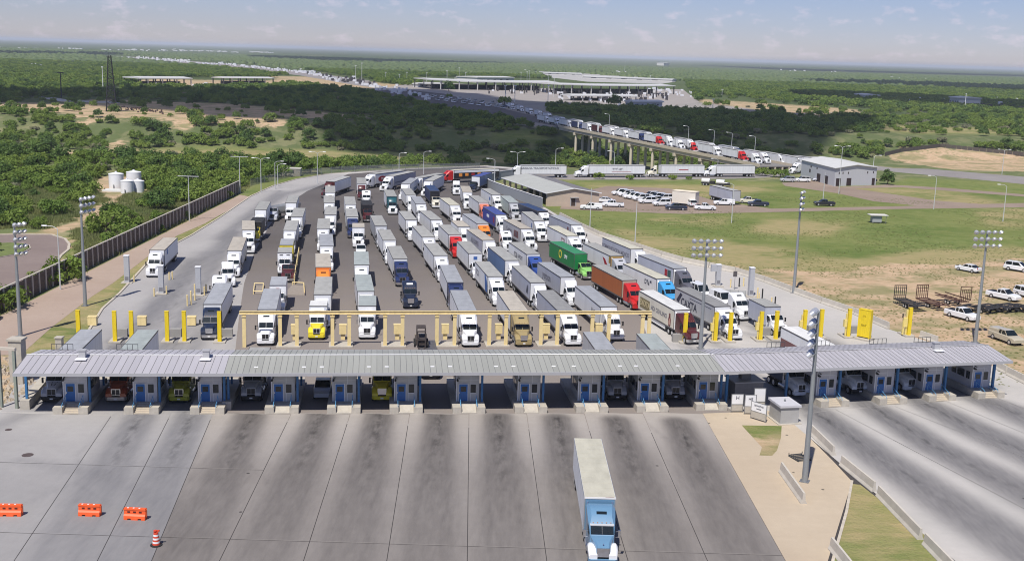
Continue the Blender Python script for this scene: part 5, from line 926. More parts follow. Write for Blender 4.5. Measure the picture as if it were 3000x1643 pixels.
p = G(2150, 866); r = thing('guard_rail', 'low grey rail fence beside the scanner tower', 'guard rail', (p.x, p.y, .02), -.2); [obj('post', cm_('grp', lambda m: m.box(-.05, .05, -.05, .05, 0, 1), GALV), r, (x, 0, 0)) for x in (-2, -.7, .7, 2)]; obj('rail', MB().box(-2, 2, -.04, .04, .9, 1).box(-2, 2, -.03, .03, .1, .85).mesh('rail', M('rail_infill', (.40, .41, .40), .6)), r)
# cream railing and frames in the queue area
pA, pB = G(862, 833), G(876, 747); L_ = (pB-pA).length; ang = math.atan2((pB-pA).y, (pB-pA).x); r = thing('cream_railing', 'cream steel railing standing alone between two queue lanes', 'railing', (pA.x, pA.y, .02), ang)
for i in range(15): obj('post', cm_('rpost', lambda m: m.box(-.07, .07, -.07, .07, 0, 1.5), CRM), r, (i*L_/14, 0, 0))
for z in (.5, 1.0, 1.5): obj('rail', cm_('rrail%.0f' % (L_*10), lambda m: m.box(0, L_, -.06, .06, -.05, .05), CRM), r, (0, 0, z))
for lab, pts in (('cream low pipe frame on the asphalt left of the railing', ((743, 862), (770, 862), (772, 838), (746, 838))), ('cream low pipe barrier in the shape of an L below the railing', ((857, 835), (890, 837), (892, 866)))):
    q = [G(*p) for p in pts]; r = thing('pipe_frame', lab, 'pipe frame', (q[0].x, q[0].y, .02))
    for a, b in zip(q, q[1:]+(q[:1] if len(q) == 4 else [])): obj('pipe', MB().tube(a-q[0]+Vector((0, 0, .5)), b-q[0]+Vector((0, 0, .5)), .09, 6).tube(a-q[0], a-q[0]+Vector((0, 0, .5)), .09, 6).mesh('pipe', CRM), r)
    obj('apron', MB().prism([(p.x-q[0].x, p.y-q[0].y) for p in q]+([] if len(q) == 4 else [(0, q[2].y-q[0].y)]), 0, .05).mesh('apron', M('apron_concrete', (.30, .26, .22), .9, var=.2)), r)
# forklift riding a flatbed lorry
bob('FT', -9.7, 135.6, -7, 'D', 'white', 'white flatbed lorry carrying a forklift behind the canopy roof', ('nofair', 'bb'), .03, 'trucks standing at the inspection booths'); obj('flat_bed', MB().box(-10, 1.3, -1.25, 1.25, 1.1, 1.3).mesh('flat_bed', RAIL), TR['FT'])
(px_, py_, _), rz_ = place(-11.9, 147.0, -7); r = thing('forklift', 'dusty black forklift with roll cage behind the canopy roof', 'forklift', (px_, py_, 1.35), rz_)
FK = M('forklift_dusty', (.07, .055, .05), .8, var=.4, scale=3)
obj('chassis', MB().box(-1.6, .9, -.75, .75, .3, 1.1).mesh('chassis', FK), r); obj('roll_cage', MB().box(-1.3, .5, -.62, .62, 2.5, 2.58).box(-1.3, -1.2, -.62, -.52, 1.1, 2.5).box(-1.3, -1.2, .52, .62, 1.1, 2.5).box(.4, .5, -.62, -.52, 1.1, 2.5).box(.4, .5, .52, .62, 1.1, 2.5).mesh('roll_cage', FK), r)
obj('mast', MB().box(1.0, 1.15, -.6, -.45, .1, 2.3).box(1.0, 1.15, .45, .6, .1, 2.3).box(1.0, 1.1, -.45, .45, 1.0, 1.15).box(1.0, 1.1, -.45, .45, 2.15, 2.3).mesh('mast', FK), r); obj('counterweight', MB().box(-2.0, -1.6, -.8, .8, .3, 1.2).mesh('counterweight', M('dust_beige', (.36, .31, .24), .9, var=.3)), r)
for s in (-.35, .35): obj('fork', cm_('fork', lambda m: m.box(1.1, 2.3, -.07, .07, .05, .12), FK), r, (0, s, 0))
for x in (.6, -1.2):
    for s in (-1, 1): wheel(r, x, s*.85, .38, .25)
# ------------------------------------------------------------------ light poles
POLEM = M('pole_grey', (.33, .35, .36), .5, .4, var=.08); LAMPB = M('floodlight_bowl', (.62, .63, .65), .32, .55); POLEW = M('lamp_pole_pale', (.60, .61, .60), .5, .2)
def hgt(u, v, vt):
    b = G(u, v); lo, hi = 0, 60
    for _ in range(30):
        mid = (lo+hi)/2; y = PX(b.x, b.y, mid)[1]
        if y < vt: hi = mid
        else: lo = mid
    return lo
def g_lamp(m): m.lathe([(.08, .16), (.26, .10), (.31, -.10), (.34, -.26), (.29, -.22), (.02, -.28)], 12)
def flood(u, v, h, ang, rows, cols, lab, gap=.95, side=0, rh=1.0):
    p = G(u, v); r = thing('floodlight_pole', lab, 'floodlight pole', (p.x, p.y, .02), math.radians(ang), 'tall floodlight poles around the yard')
    obj('pole', MB().tube((0, 0, 0), (0, 0, h), .30, 12, .13).mesh('pole', POLEM, smooth=True), r); obj('base_plate', MB().box(-.45, .45, -.45, .45, 0, .08).mesh('base_plate', GALV), r)
    for k in range(rows):
        z = h-.1-k*rh; w = (cols-1)*gap/2
        a = obj('crossarm', cm_('crossarm%d' % cols, lambda m: m.box(-w-.1, w+.1, -.06, .06, -.06, .06), POLEM), r, (side*w, 0, z))
        for i in range(cols):
            o = obj('floodlight', cm_('floodlight', g_lamp, LAMPB, smooth=True), a, (-w+i*gap, -.28, .12)); o.rotation_euler = (-.75, 0, .3*(i-(cols-1)/2))
    return r
flood(250, 896, 16.6, 74, 3, 4, 'floodlight pole on the verge, second from left', side=.8); flood(60, 985, 15.5, 60, 5, 3, 'leftmost floodlight pole with five lamp rows', side=.8, gap=.7)
flood(2052, 1020, 15.4, 8, 3, 5, 'floodlight pole with three wide lamp rows behind the canopy'); flood(2325, 858, 17.9, 62, 4, 3, 'floodlight pole at the barriers before the large lawn', side=-.5, gap=.6)
flood(2857, 1003, 16.6, 8, 3, 5, 'rightmost floodlight pole on the bare ground'); flood(2357, 1410, 17.0, -115, 5, 3, 'nearest floodlight pole on the tan median concrete', side=.8, gap=.7)
SLM = []
def lamp(u, v, vt, arms, lab, z=None, T=False):
    p = G(u, v, z or 0); h = hgt(u, v, vt) if z is None else vt
    r = thing('street_lamp', lab, 'street lamp', (p.x, p.y, (z or 0)), 0, 'slender street lamps')
    obj('pole', MB().tube((0, 0, 0), (0, 0, h-.5), .13, 8, .07).mesh('pole', POLEW), r)
    if T: obj('arm', MB().box(-2.4, 2.4, -.07, .07, h-.5, h-.36).mesh('arm', POLEW), r)
    for s in arms:
        m = MB(); m.tube((0, 0, h-.5), (s*.7, 0, h-.1), .05, 6).tube((s*.7, 0, h-.1), (s*1.9, 0, h), .05, 6); obj('arm', m.mesh('arm', POLEW), r)
        obj('lamp_head', cm_('lamp_head', lambda m: m.loft([[(x, -w, -.06), (x, w, -.06), (x, w*.6, .08), (x, -w*.6, .08)] for x, w in ((-.45, .08), (-.2, .18), (.3, .18), (.45, .08))]), WHT), r, (s*2.1, 0, h))
for a in ((177,848,662,(-1,),'street lamp beside the turning loop behind the wall'),(806,554,472,(1,),'street lamp before the block hut, single arm'),(814,546,480,(1,),'second lamp post before the block hut'),(765,565,463,(-1,1),'double armed street lamp left of the block hut'),
  (930,539,445,(-1,1),'double armed street lamp where the yard road curves'),(1169,503,447,(1,),'street lamp behind the curving trucks, left one'),(1241,511,443,(1,),'street lamp behind the curving trucks, right one'),(1448,560,465,(-1,),'street lamp at the curved wall with left arm'),
  (1515,515,445,(-1,1),'double armed lamp behind the beige building'),(1626,520,434,(1,),'street lamp behind the lettered white trailer'),(1798,513,443,(-1,),'street lamp behind the row of white trailers'),(2101,515,465,(-1,),'street lamp by the last white trailer'),
  (2554,540,455,(1,),'street lamp right of the grey warehouse'),(2935,512,438,(-1,1),'double armed lamp near the dry field fence'),(2411,587,500,(),'bare pale pole on the lawn before the warehouse, left'),(2457,568,428,(-1,1),'tall double lamp on the lawn before the warehouse'),
  (2143,653,537,(-1,),'street lamp on the lawn before the parked pickups'),(2735,613,515,(-1,),'street lamp at the gravel road fork'),(2938,649,541,(-1,),'street lamp near the right edge of the lawn'),(1728,669,545,(),'pale pole at the lawn edge beside the beige building'),(1860,716,588,(),'pale pole at the lawn edge behind the barriers')): lamp(*a)
for a in ((703,567,455,(),'tall T shaped pole at the far end of the wall'),(555,648,511,(),'T shaped pole beside the wall middle')): lamp(*a, T=True)
# ------------------------------------------------------------------ boundary wall with piers, plank infill
WB = M('wall_panel_brown', (.115, .085, .068), .85, var=.3, scale=1.2, bump=.5, stretch=(1, 1, 6)); WP = M('wall_pier', (.50, .45, .39), .9, var=.15)
r = thing('boundary_wall', 'long dark brown plank wall with pale piers on the left', 'wall', (-76.2, 158, 0), math.pi/2)
N_ = 60; sp = 155/N_
for i in range(N_+1):
    obj('pier', cm_('pier', lambda m: m.box(-.19, .19, -.2, .2, 0, 3.4), WP), r, (i*sp, 0, 0))
    if i < N_:
        for k in range(4): obj('plank', cm_('plank', lambda m: m.box(.16, sp-.16, -.05-.0, .05, 0, .76), WB), r, (i*sp, .0, .02+k*.79))
obj('coping', MB().box(-.1, 155.1, -.17, .17, 3.35, 3.45).mesh('coping', WP), r)
r = thing('chain_fence', 'thin grey chain link fence behind the curving trucks', 'fence', (0, 0, 0)); fp = [G(*p) for p in ((735, 545), (850, 520), (1000, 506), (1150, 500), (1300, 497), (1440, 494))]
pts = []
for a, b in zip(fp, fp[1:]):
    n = max(2, int((b-a).length/4)); pts += [a.lerp(b, i/n) for i in range(n)]
for p in pts: obj('fence_post', cm_('fpost', lambda m: m.tube((0, 0, 0), (0, 0, 2.2), .05, 6), GALV), r, p)
ml_ = bpy.data.materials.new('chain_link'); ml_.use_nodes = True; t = ml_.node_tree; b_ = t.nodes['Principled BSDF']; b_.inputs['Base Color'].default_value = (.22, .24, .23, 1); b_.inputs['Alpha'].default_value = .30
MATS['chain_link'] = ml_
m_ = MB()
for a, b in zip(pts, pts[1:]): m_.loft([[(q.x, q.y-.01, .05), (q.x, q.y+.01, .05), (q.x, q.y+.01, 2.1), (q.x, q.y-.01, 2.1)] for q in (a, b)])
obj('mesh_infill', m_.mesh('mesh_infill', ml_), r)
# curved grey wall
CW = [G(u, v, 2.7) for u, v in ((1589,580),(1560,571),(1533,562),(1503,552.5),(1475,543),(1455,536),(1442,531),(1433,527),(1429,524),(1428,520),(1432,514),(1442,508),(1466,502),(1519,495))]
CWM = M('curved_wall_grey', (.30, .32, .34), .7, var=.08, scale=.5); r = thing('curved_wall', 'curved pale grey panel wall beside the beige open shed', 'wall', (0, 0, 0))
for a, b in zip(CW, CW[1:]):
    d = (b-a).length; n = max(1, round(d/3.2))
    for i in range(n):
        p = a.lerp(b, i/n); q = a.lerp(b, (i+1)/n); obj('wall_panel', MB().beam((0, 0, 1.35), (Vector((q.x-p.x, q.y-p.y, 1.35)))*1-Vector((0, 0, 0)), .22, 2.7).mesh('wall_panel', CWM), r, (p.x, p.y, 0))
m_ = MB()
for a, b in zip(CW, CW[1:]): m_.beam((a.x, a.y, 2.74), (b.x, b.y, 2.74), .36, .1)
obj('coping', m_.mesh('coping', WHT), r)
# beige shed with open side
A = G(1602.5, 604.5); B = G(1754, 603.5); w = (B-A).length; ang = math.atan2((B-A).y, (B-A).x); bk = G(1475, 521, 3.6); dv = Vector((bk.x-A.x, bk.y-A.y)); bx = dv.dot(Vector((math.cos(ang), math.sin(ang)))); by = dv.dot(Vector((-math.sin(ang), math.cos(ang))))
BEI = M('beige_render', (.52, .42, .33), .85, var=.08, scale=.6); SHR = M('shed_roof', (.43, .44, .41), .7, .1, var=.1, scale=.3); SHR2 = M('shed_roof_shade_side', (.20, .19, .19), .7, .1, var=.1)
r = thing('open_shed', 'beige shed with grey gable roof and open columned side', 'building', (A.x, A.y, 0), ang)
hx = w/2; E_, R_ = 3.6, 4.8; sk = bx/by
f = lambda x, y: (x+sk*y, y)
m_ = MB(); m_.loft([[(*f(0, y), 0), (*f(w, y), 0), (*f(w, y), E_), (*f(hx, y), R_), (*f(0, y), E_)] for y in (0, .3)]); o = obj('gable_wall', m_.mesh('gable_wall', BEI), r)
dr = obj('door', MB().box(w*.46, w*.54, -.04, .0, .05, 2.1).mesh('door', M('door_dark_brown', (.06, .04, .03), .6)), o); obj('door_frame', MB().box(w*.44, w*.46, -.08, 0, 0, 2.3).box(w*.54, w*.56, -.08, 0, 0, 2.3).box(w*.44, w*.60, -.7, 0, 2.3, 2.4).mesh('door_frame', M('frame_grey', (.4, .4, .4), .6)), o); obj('wall_band', MB().box(0, w, -.03, 0, .0, .85).mesh('wall_band', BEI), o)
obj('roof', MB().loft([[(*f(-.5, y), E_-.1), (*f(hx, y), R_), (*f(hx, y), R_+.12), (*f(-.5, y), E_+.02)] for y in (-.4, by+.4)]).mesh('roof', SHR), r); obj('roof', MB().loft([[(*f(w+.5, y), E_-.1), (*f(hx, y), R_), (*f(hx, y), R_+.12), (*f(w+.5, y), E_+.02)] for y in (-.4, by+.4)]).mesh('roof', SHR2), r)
obj('roof_edge', MB().beam((*f(-.5, -.45), E_-.05), (*f(hx, -.45), R_+.05), .1, .22).beam((*f(hx, -.45), R_+.05), (*f(w+.5, -.45), E_-.05), .1, .22).beam((*f(-.55, -.4), E_-.05), (*f(-.55, by+.4), E_-.05), .12, .2).mesh('roof_edge', WHT), r)
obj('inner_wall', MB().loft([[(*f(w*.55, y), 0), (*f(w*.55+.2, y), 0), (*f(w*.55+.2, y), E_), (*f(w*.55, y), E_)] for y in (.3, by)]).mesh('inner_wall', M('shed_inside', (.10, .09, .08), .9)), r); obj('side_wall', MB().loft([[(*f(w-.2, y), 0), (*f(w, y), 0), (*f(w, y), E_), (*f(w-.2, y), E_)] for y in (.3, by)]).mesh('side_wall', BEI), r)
for i in range(8): x_, y_ = f(.25, .6+i*(by-1)/7); obj('column', cm_('shedcol', lambda m: m.box(-.3, .3, -.3, .3, 0, E_-.1), M('cream_render', (.62, .52, .38), .8)), r, (x_, y_, 0))
# grey warehouse
C0 = G(2443, 546); R0 = G(2565, 542.5); L0 = G(2345, 518); 
u_ = Vector((R0.x-C0.x, R0.y-C0.y)); v_ = Vector((L0.x-C0.x, L0.y-C0.y)); WHM = M('warehouse_siding', (.54, .55, .57), .6, .1, var=.05, scale=.5, bump=.4, stretch=(8, 8, .1)); WHR = M('warehouse_roof', (.60, .60, .58), .6, var=.08, scale=.3)
u_ *= 1.0; hE = 5.9; hR = 6.9
r = thing('warehouse', 'pale grey metal warehouse with low gable roof', 'building', (C0.x, C0.y, 0)); P2 = lambda s, t_: (u_.x*s+v_.x*t_, u_.y*s+v_.y*t_)
obj('wall', MB().loft([[(*P2(0, t_), 0), (*P2(1, t_), 0), (*P2(1, t_), hE), (*P2(.5, t_), hR), (*P2(0, t_), hE)] for t_ in (0, 1)]).mesh('wall', WHM), r)
for s0, s1 in ((-.02, .5), (1.02, .5)): obj('roof', MB().loft([[(*P2(s0, t_), hE+.02), (*P2(s1, t_), hR+.03), (*P2(s1, t_), hR+.2), (*P2(s0, t_), hE+.18)] for t_ in (-.02, 1.02)]).mesh('roof', WHR), r)
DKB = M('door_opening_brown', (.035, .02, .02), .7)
def wopen(s0, s1, z0, z1, side=0):
    q = []
    for s in (s0, s1):
        p = P2(s, 0) if side == 0 else P2(0, s); nn = (Vector((u_.y, -u_.x)).normalized() if side == 0 else Vector((-v_.y, v_.x)).normalized())*.04
        if side == 0 and nn.y > 0: nn = -nn
        if side == 1 and nn.x > 0: nn = -nn
        q.append((p[0]+nn.x, p[1]+nn.y, p[0], p[1]))
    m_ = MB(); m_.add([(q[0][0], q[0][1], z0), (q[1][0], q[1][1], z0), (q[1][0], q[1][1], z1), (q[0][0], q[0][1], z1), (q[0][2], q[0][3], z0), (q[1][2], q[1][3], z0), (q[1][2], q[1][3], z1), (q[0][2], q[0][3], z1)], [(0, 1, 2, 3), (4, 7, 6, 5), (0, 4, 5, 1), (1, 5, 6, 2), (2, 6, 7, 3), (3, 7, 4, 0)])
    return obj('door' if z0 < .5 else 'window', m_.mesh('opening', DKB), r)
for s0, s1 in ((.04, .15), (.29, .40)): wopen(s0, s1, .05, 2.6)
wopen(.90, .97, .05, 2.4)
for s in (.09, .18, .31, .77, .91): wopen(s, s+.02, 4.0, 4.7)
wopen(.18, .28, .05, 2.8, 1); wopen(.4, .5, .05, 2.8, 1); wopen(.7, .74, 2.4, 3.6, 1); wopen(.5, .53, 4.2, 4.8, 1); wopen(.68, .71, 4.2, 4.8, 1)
# block hut, tanks
p = G(843, 516); r = thing('block_hut', 'small pale block hut with two dark windows behind the yard', 'hut', (p.x, p.y, 0), .06)
obj('wall', MB().box(-3.9, 3.9, 0, 3.6, 0, 2.3).mesh('wall', M('hut_block', (.46, .42, .35), .9, var=.15, scale=1.5)), r); obj('roof', MB().box(-4.05, 4.05, -.15, 3.75, 2.3, 2.42).mesh('roof', M('hut_roof_slab', (.52, .49, .44), .8, var=.1)), r)
for x in (-.1, 1.3): obj('window', MB().box(x, x+.6, -.04, 0, 1.0, 1.9).mesh('window', DARKG), r)
TKM = M('tank_white', (.80, .81, .82), .45, var=.05)
for i, (u, v, rr, h) in enumerate(((334, 557, 2.0, 4.0), (386, 549, 2.05, 3.8), (367, 571, 1.7, 3.3), (399, 568, 1.65, 3.0))):
    p = G(u, v-3); r = thing('storage_tank', 'white cylindrical tank, %s in the cluster of four behind the scrub' % ('back left', 'back right', 'front left', 'front right half hidden')[i], 'tank', (p.x, p.y+rr, 0), 0, 'white tanks in the clearing')
    obj('shell', MB().lathe([(rr, 0), (rr, h)], 24).mesh('shell', TKM, smooth=True), r); obj('roof', MB().lathe([(rr+.06, h), (rr+.04, h+.08), (.3, h+.45), (.3, h+.7), (.05, h+.75)], 24).mesh('roof', TKM, smooth=True), r); obj('pipe', MB().tube((.0, -rr-.2, 0), (0, -rr-.2, 1.2), .12, 8).mesh('pipe', GALV), r)
p = G(334, 560); tag(obj('tank_pad', MB().box(-3, 3, -1, 4, 0, .3).mesh('tank_pad', M('pad_pale', (.6, .6, .57), .8)), None, (p.x, p.y-1, 0)), 'pale slab at the foot of the back left tank', 'concrete slab')
# ------------------------------------------------------------------ barriers, drum
JBM = M('barrier_concrete', (.56, .52, .45), .9, var=.16, scale=.8)
def jersey(a, b, lab, h=1.05, grp='concrete barriers along the right kerb'):
    a, b = G(*a), G(*b); L = (b-a).length; m = MB()
    m.loft([[(x, -.3, 0), (x, .3, 0), (x, .3, .08), (x, .16, .35), (x, .09, h), (x, -.09, h), (x, -.16, .35), (x, -.3, .08)] for x in (.08, L-.08)])
    return tag(obj('concrete_barrier', m.mesh('concrete_barrier', JBM), None, (a.x, a.y, .03), math.atan2((b-a).y, (b-a).x)), lab, 'concrete barrier', grp)
ch = [(1640,634),(1700,665),(1755,691),(1820,712),(1880,731),(1940,751),(2000,768),(2078,784),(2155,799),(2241,826),(2318,855),(2408,888),(2505,921),(2604,964)]
for i, (a, b) in enumerate(zip(ch, ch[1:])): jersey(a, b, 'pale concrete barrier along the lawn edge, %s counted from the beige shed' % ORD[i])
for i, (a, b) in enumerate((((2695, 988), (2747, 1006)), ((2916, 1078), (2949, 1095)), ((2951, 1097), (3010, 1127)), ((3012, 1128), (3090, 1165)))): jersey(a, b, 'pale barrier beyond the right canopy end, %s from the left' % ORD[i])
for a, b, lab in (((2376.5,1271),(2442.5,1336),'concrete barrier beside the tall pole, nearest the hut'),((2464,1362),(2562,1442),'concrete barrier at the top end of the median grass'),((2572,1452),(2697,1583),'long concrete barrier along the median grass edge'),((2708,1594),(2800,1690),'barrier cut by the bottom edge, right of the grass'),((2288,1382),(2355,1477),'concrete barrier left of the tall pole foot'),((2434,1606),(2500,1690),'concrete barrier at the bottom edge left of the grass')): jersey(a, b, lab, grp='concrete barriers on the median')
ORP = M('barrier_orange', (.90, .13, .03), .45, var=.06); DRK = M('slot_dark', (.10, .015, .01), .8)
for i, (u, v) in enumerate(((33, 1509), (264, 1509), (397, 1520))):
    p = G(u, v); r = thing('water_barrier', 'orange plastic barrier, %s of three on the plaza' % ('leftmost, cut by the edge', 'middle one', 'rightmost')[i], 'plastic barrier', (p.x, p.y, .03), (.05, -.02, -.04)[i], 'orange plastic barriers')
    def gb(m):
        for x0, x1 in ((-.92, -.6), (-.3, .3), (.6, .92)): m.loft([[(x, -.30, 0), (x, .30, 0), (x, .30, .14), (x, -.30, .14)] for x in (x0, x1)])
        m.loft([[(x, -.30, .14), (x, .30, .14), (x, .28, .35), (x, .17, .50), (x, .15, 1.0), (x, -.15, 1.0), (x, -.17, .50), (x, -.28, .35)] for x in (-.92, .92)])
    obj('body', cm_('wb_body', gb, ORP), r); obj('collar', cm_('wb_collar', lambda m: m.box(-.95, .95, -.19, -.15, .86, .96).box(-.95, .95, .15, .19, .86, .96).box(.92, 1.0, -.12, .12, .3, .9), ORP), r)
    for x in (-.5, 0, .5):
        obj('fork_slot', cm_('wb_slot', lambda m: m.box(-.12, .12, -.185, -.165, .62, .76), DRK), r, (x, 0, 0)); obj('cap', cm_('wb_cap', lambda m: m.box(-.07, .07, -.10, .02, 1.0, 1.03), WHT), r, (x-.1, 0, 0))
p = G(458, 1597); r = thing('traffic_drum', 'orange and white striped traffic drum with lamp on top', 'traffic drum', (p.x, p.y, .03))
ORD2 = M('drum_orange', (.62, .07, .03), .5); obj('base', MB().lathe([(.48, 0), (.48, .07), (.30, .10)], 16).mesh('base', RUB), r)
for i in range(7):
    z0, z1 = .10+i*.145, .10+(i+1)*.145; q = lambda z: .32-.13*(z-.1)
    obj('stripe', MB().lathe([(q(z0), z0), (q(z1), z1)], 16).mesh('stripe', WHT if i % 2 else ORD2, smooth=True), r)
obj('handle', MB().box(-.17, .17, -.05, .05, 1.12, 1.2).box(.1, .3, -.06, .06, 1.2, 1.32).lathe([(.14, 1.2), (.14, 1.3)], 10, -.05).mesh('handle', ORD2), r)
# gate frame and riprap at the far left of the canopy
GRN = M('post_greenish', (.27, .30, .25), .8, var=.15)
p = G(50, 1196); r = thing('gate_frame', 'tall weathered gate frame at the left end beside the rocks', 'gate frame', (p.x, p.y, 0), -.1); obj('post', MB().box(-.15, .15, -.15, .15, 0, 6.6).mesh('post', GRN), r); obj('post', MB().box(-1.9, -1.65, -.1, .2, 0, 6.6).mesh('post', GRN), r); obj('lintel', MB().box(-2.0, .2, -.18, .22, 6.6, 6.9).mesh('lintel', M('lintel_beige', (.5, .45, .38), .8)), r)
p = G(56, 1120); r = thing('stone_pillar', 'square pale concrete pillar with wider cap behind the gate', 'pillar', (p.x, p.y, 0)); obj('shaft', MB().box(-.75, .75, -.7, .7, 0, 5.2).mesh('shaft', BCON), r); obj('cap', MB().box(-.9, .9, -.85, .85, 5.2, 5.45).mesh('cap', BCON), r)
p = G(176, 1040); r = thing('stone_pillar', 'small distant pale pillar beside the first trailer', 'pillar', (p.x, p.y, 0)); obj('shaft', MB().box(-.4, .4, -.4, .4, 0, 2.3).mesh('shaft', BCON), r); obj('cap', MB().box(-.5, .5, -.5, .5, 2.3, 2.45).mesh('cap', BCON), r)
RK = M('riprap', (.50, .42, .32), .95, var=.35, scale=2, bump=.8); m_ = MB()
for _ in range(900):
    x, y = random.uniform(-72, -55.8), random.uniform(118.5, 140); s = random.uniform(.15, .5); a = random.random()*3
    m_.add([(x+s*math.cos(a+k)*random.uniform(.7, 1), y+s*math.sin(a+k)*random.uniform(.7, 1), -.05) for k in (0, 1.5, 3, 4.5)]+[(x+s*.5*math.cos(a+k), y+s*.5*math.sin(a+k), s*random.uniform(.4, .8)) for k in (0, 1.5, 3, 4.5)], [(4, 5, 6, 7), (0, 1, 5, 4), (1, 2, 6, 5), (2, 3, 7, 6), (3, 0, 4, 7)])
struct(obj('riprap', m_.mesh('riprap', RK)), 'stuff')
# small lawn shelter, cargo box, trailers on the lot
p = G(2569, 653); r = thing('lawn_shelter', 'small grey kiosk with flat pale roof alone on the lawn', 'kiosk', (p.x, p.y, 0), .05)
obj('cabin', MB().box(-1.5, .9, -.8, .8, .3, 2.0).mesh('cabin', M('kiosk_grey', (.34, .36, .37), .7)), r); obj('roof', MB().box(-2.2, 2.4, -1.3, 1.5, 2.0, 2.15).mesh('roof', M('kiosk_roof', (.62, .60, .55), .7)), r); obj('legs', MB().box(-1.4, -1.2, -.7, -.5, 0, .3).box(.6, .8, -.7, -.5, 0, .3).box(1.9, 2.0, -1, -.9, 0, 2).mesh('legs', GALV), r)
p = G(2007, 601); r = thing('cargo_box', 'cream windowless cargo box parked among the white vehicles', 'cargo box', (p.x, p.y, 0), -.5); obj('box_body', MB().box(-3.4, 3.4, -1.5, 1.5, .6, 3.9).mesh('box_body', M('cream_box', (.74, .69, .60), .6, var=.05)), r); obj('box_roof', MB().box(-3.5, 3.5, -1.6, 1.6, 3.9, 4.0).mesh('box_roof', M('cream_box_roof', (.78, .70, .55), .6)), r)
for x in (-2, 2):
    for s in (-1, 1): wheel(r, x, s*1.2, .45, .3)
p0, p1 = G(2066, 581), G(2140, 601); an = math.atan2((p1-p0).y, (p1-p0).x); r = thing('parked_trailer', 'blue grey box trailer parked alone on the gravel', 'trailer', (p1.x+1.5, p1.y, 0), an); trailer(r, 13.5, 'bluegrey', 'lightgrey', 'grey')
for i, (u, v) in enumerate(((2070, 543), (2113, 547))):
    p = G(u, v); r = thing('tank_trailer', 'small white tank trailer on the lawn, %s of two' % ('left', 'right')[i], 'tank trailer', (p.x, p.y, 0), -.4); obj('tank', cm_('ttank', lambda m: m.tube((-1.6, 0, 1.5), (1.0, 0, 1.5), .75, 14), P('white'), smooth=True), r); obj('frame', cm_('tframe', lambda m: m.box(-1.8, 3.2, -.7, .7, .55, .75).box(1.2, 2.6, -.7, .7, .75, 1.5), FRM), r)
    for x in (-.8, .2):
        for s in (-1, 1): wheel(r, x, s*.9, .38, .25)
RST = M('rust_steel', (.10, .045, .03), .85, var=.4, scale=2); BST = M('black_steel', (.03, .028, .028), .8, var=.3)
def rack(a, b, lab, mat, up=0, end='rear', w=2.3, z=.9):
    a, b = G(*a), G(*b); L = (b-a).length; r = thing('flat_trailer', lab, 'flat trailer', (a.x, a.y, 0), math.atan2((b-a).y, (b-a).x), 'steel flat trailers on the bare ground')
    obj('frame', MB().box(0, L, -w/2, -w/2+.15, z-.15, z).box(0, L, w/2-.15, w/2, z-.15, z).mesh('frame', mat), r)
    n = int(L/1.1)
    for i in range(n): obj('deck_plank', cm_('dp%s%.2f' % (mat.name, w), lambda m: m.box(.08, .95, -w/2, w/2, z, z+.05), mat), r, (i*L/n, 0, 0))
    for x in (L*.45, L*.55):
        for s in (-1, 1): wheel(r, x, s*w*.42, .36, .25)
    if up:
        x = .05 if end == 'rear' else L-.05; g = obj('rack_gate', MB().box(x-.05, x+.05, -w/2, w/2, z+up-.1, z+up).box(x-.05, x+.05, -w/2, -w/2+.1, z, z+up).box(x-.05, x+.05, w/2-.1, w/2, z, z+up).mesh('rack_gate', mat), r)
        for k in range(1, 6): obj('gate_bar', cm_('gb%s%.1f' % (mat.name, up), lambda m: m.box(-.04, .04, -.04, .04, z, z+up-.1), mat), g, (x, -w/2+k*w/6, 0))
        for k in range(1, 4): obj('gate_bar', cm_('gh%s%.1f' % (mat.name, w), lambda m: m.box(-.03, .03, -w/2, w/2, -.03, .03), mat), g, (x, 0, z+k*up/4))
rack((2634, 888), (2700, 915), 'black flat trailer with upright rack, leftmost of three', BST, 2.3); rack((2698, 887), (2766, 912), 'dark flat trailer with upright rack, middle of three', RST, 2.3); rack((2752, 878), (2826, 902), 'rust red flat deck trailer with rack at its right end', RST, 2.3, 'front', z=1.4)
for i, (u, v) in enumerate(((2850, 915), (2880, 918), (2905, 914), (2935, 915), (2965, 912), (2990, 914))): rack((u-25, v-9), (u+30, v+4), 'low black steel frame in the long pile, %s from the left' % ORD[i], BST, 0, z=.7+.12*(i % 3))
r = thing('pile_fence', 'dark wooden board fence on the ridge of the dry field', 'fence', (0, 0, 0)); fp = [G(*p) for p in ((2592, 458), (2640, 446), (2690, 440), (2755, 432), (2850, 442), (2950, 452), (3100, 470))]
FW = M('fence_wood', (.16, .13, .11), .9, var=.3)
for a, b in zip(fp, fp[1:]):
    n = max(2, int((b-a).length/3.2))
    for i in range(n):
        p, q = a.lerp(b, i/n), a.lerp(b, (i+.94)/n); obj('fence_panel', MB().beam((0, 0, .9), (q.x-p.x, q.y-p.y, .9), .08, 1.8).mesh('fence_panel', FW), r, p)
LOTW_ = M('riprap_pale', (.42, .39, .36), .95, var=.2, scale=.3)
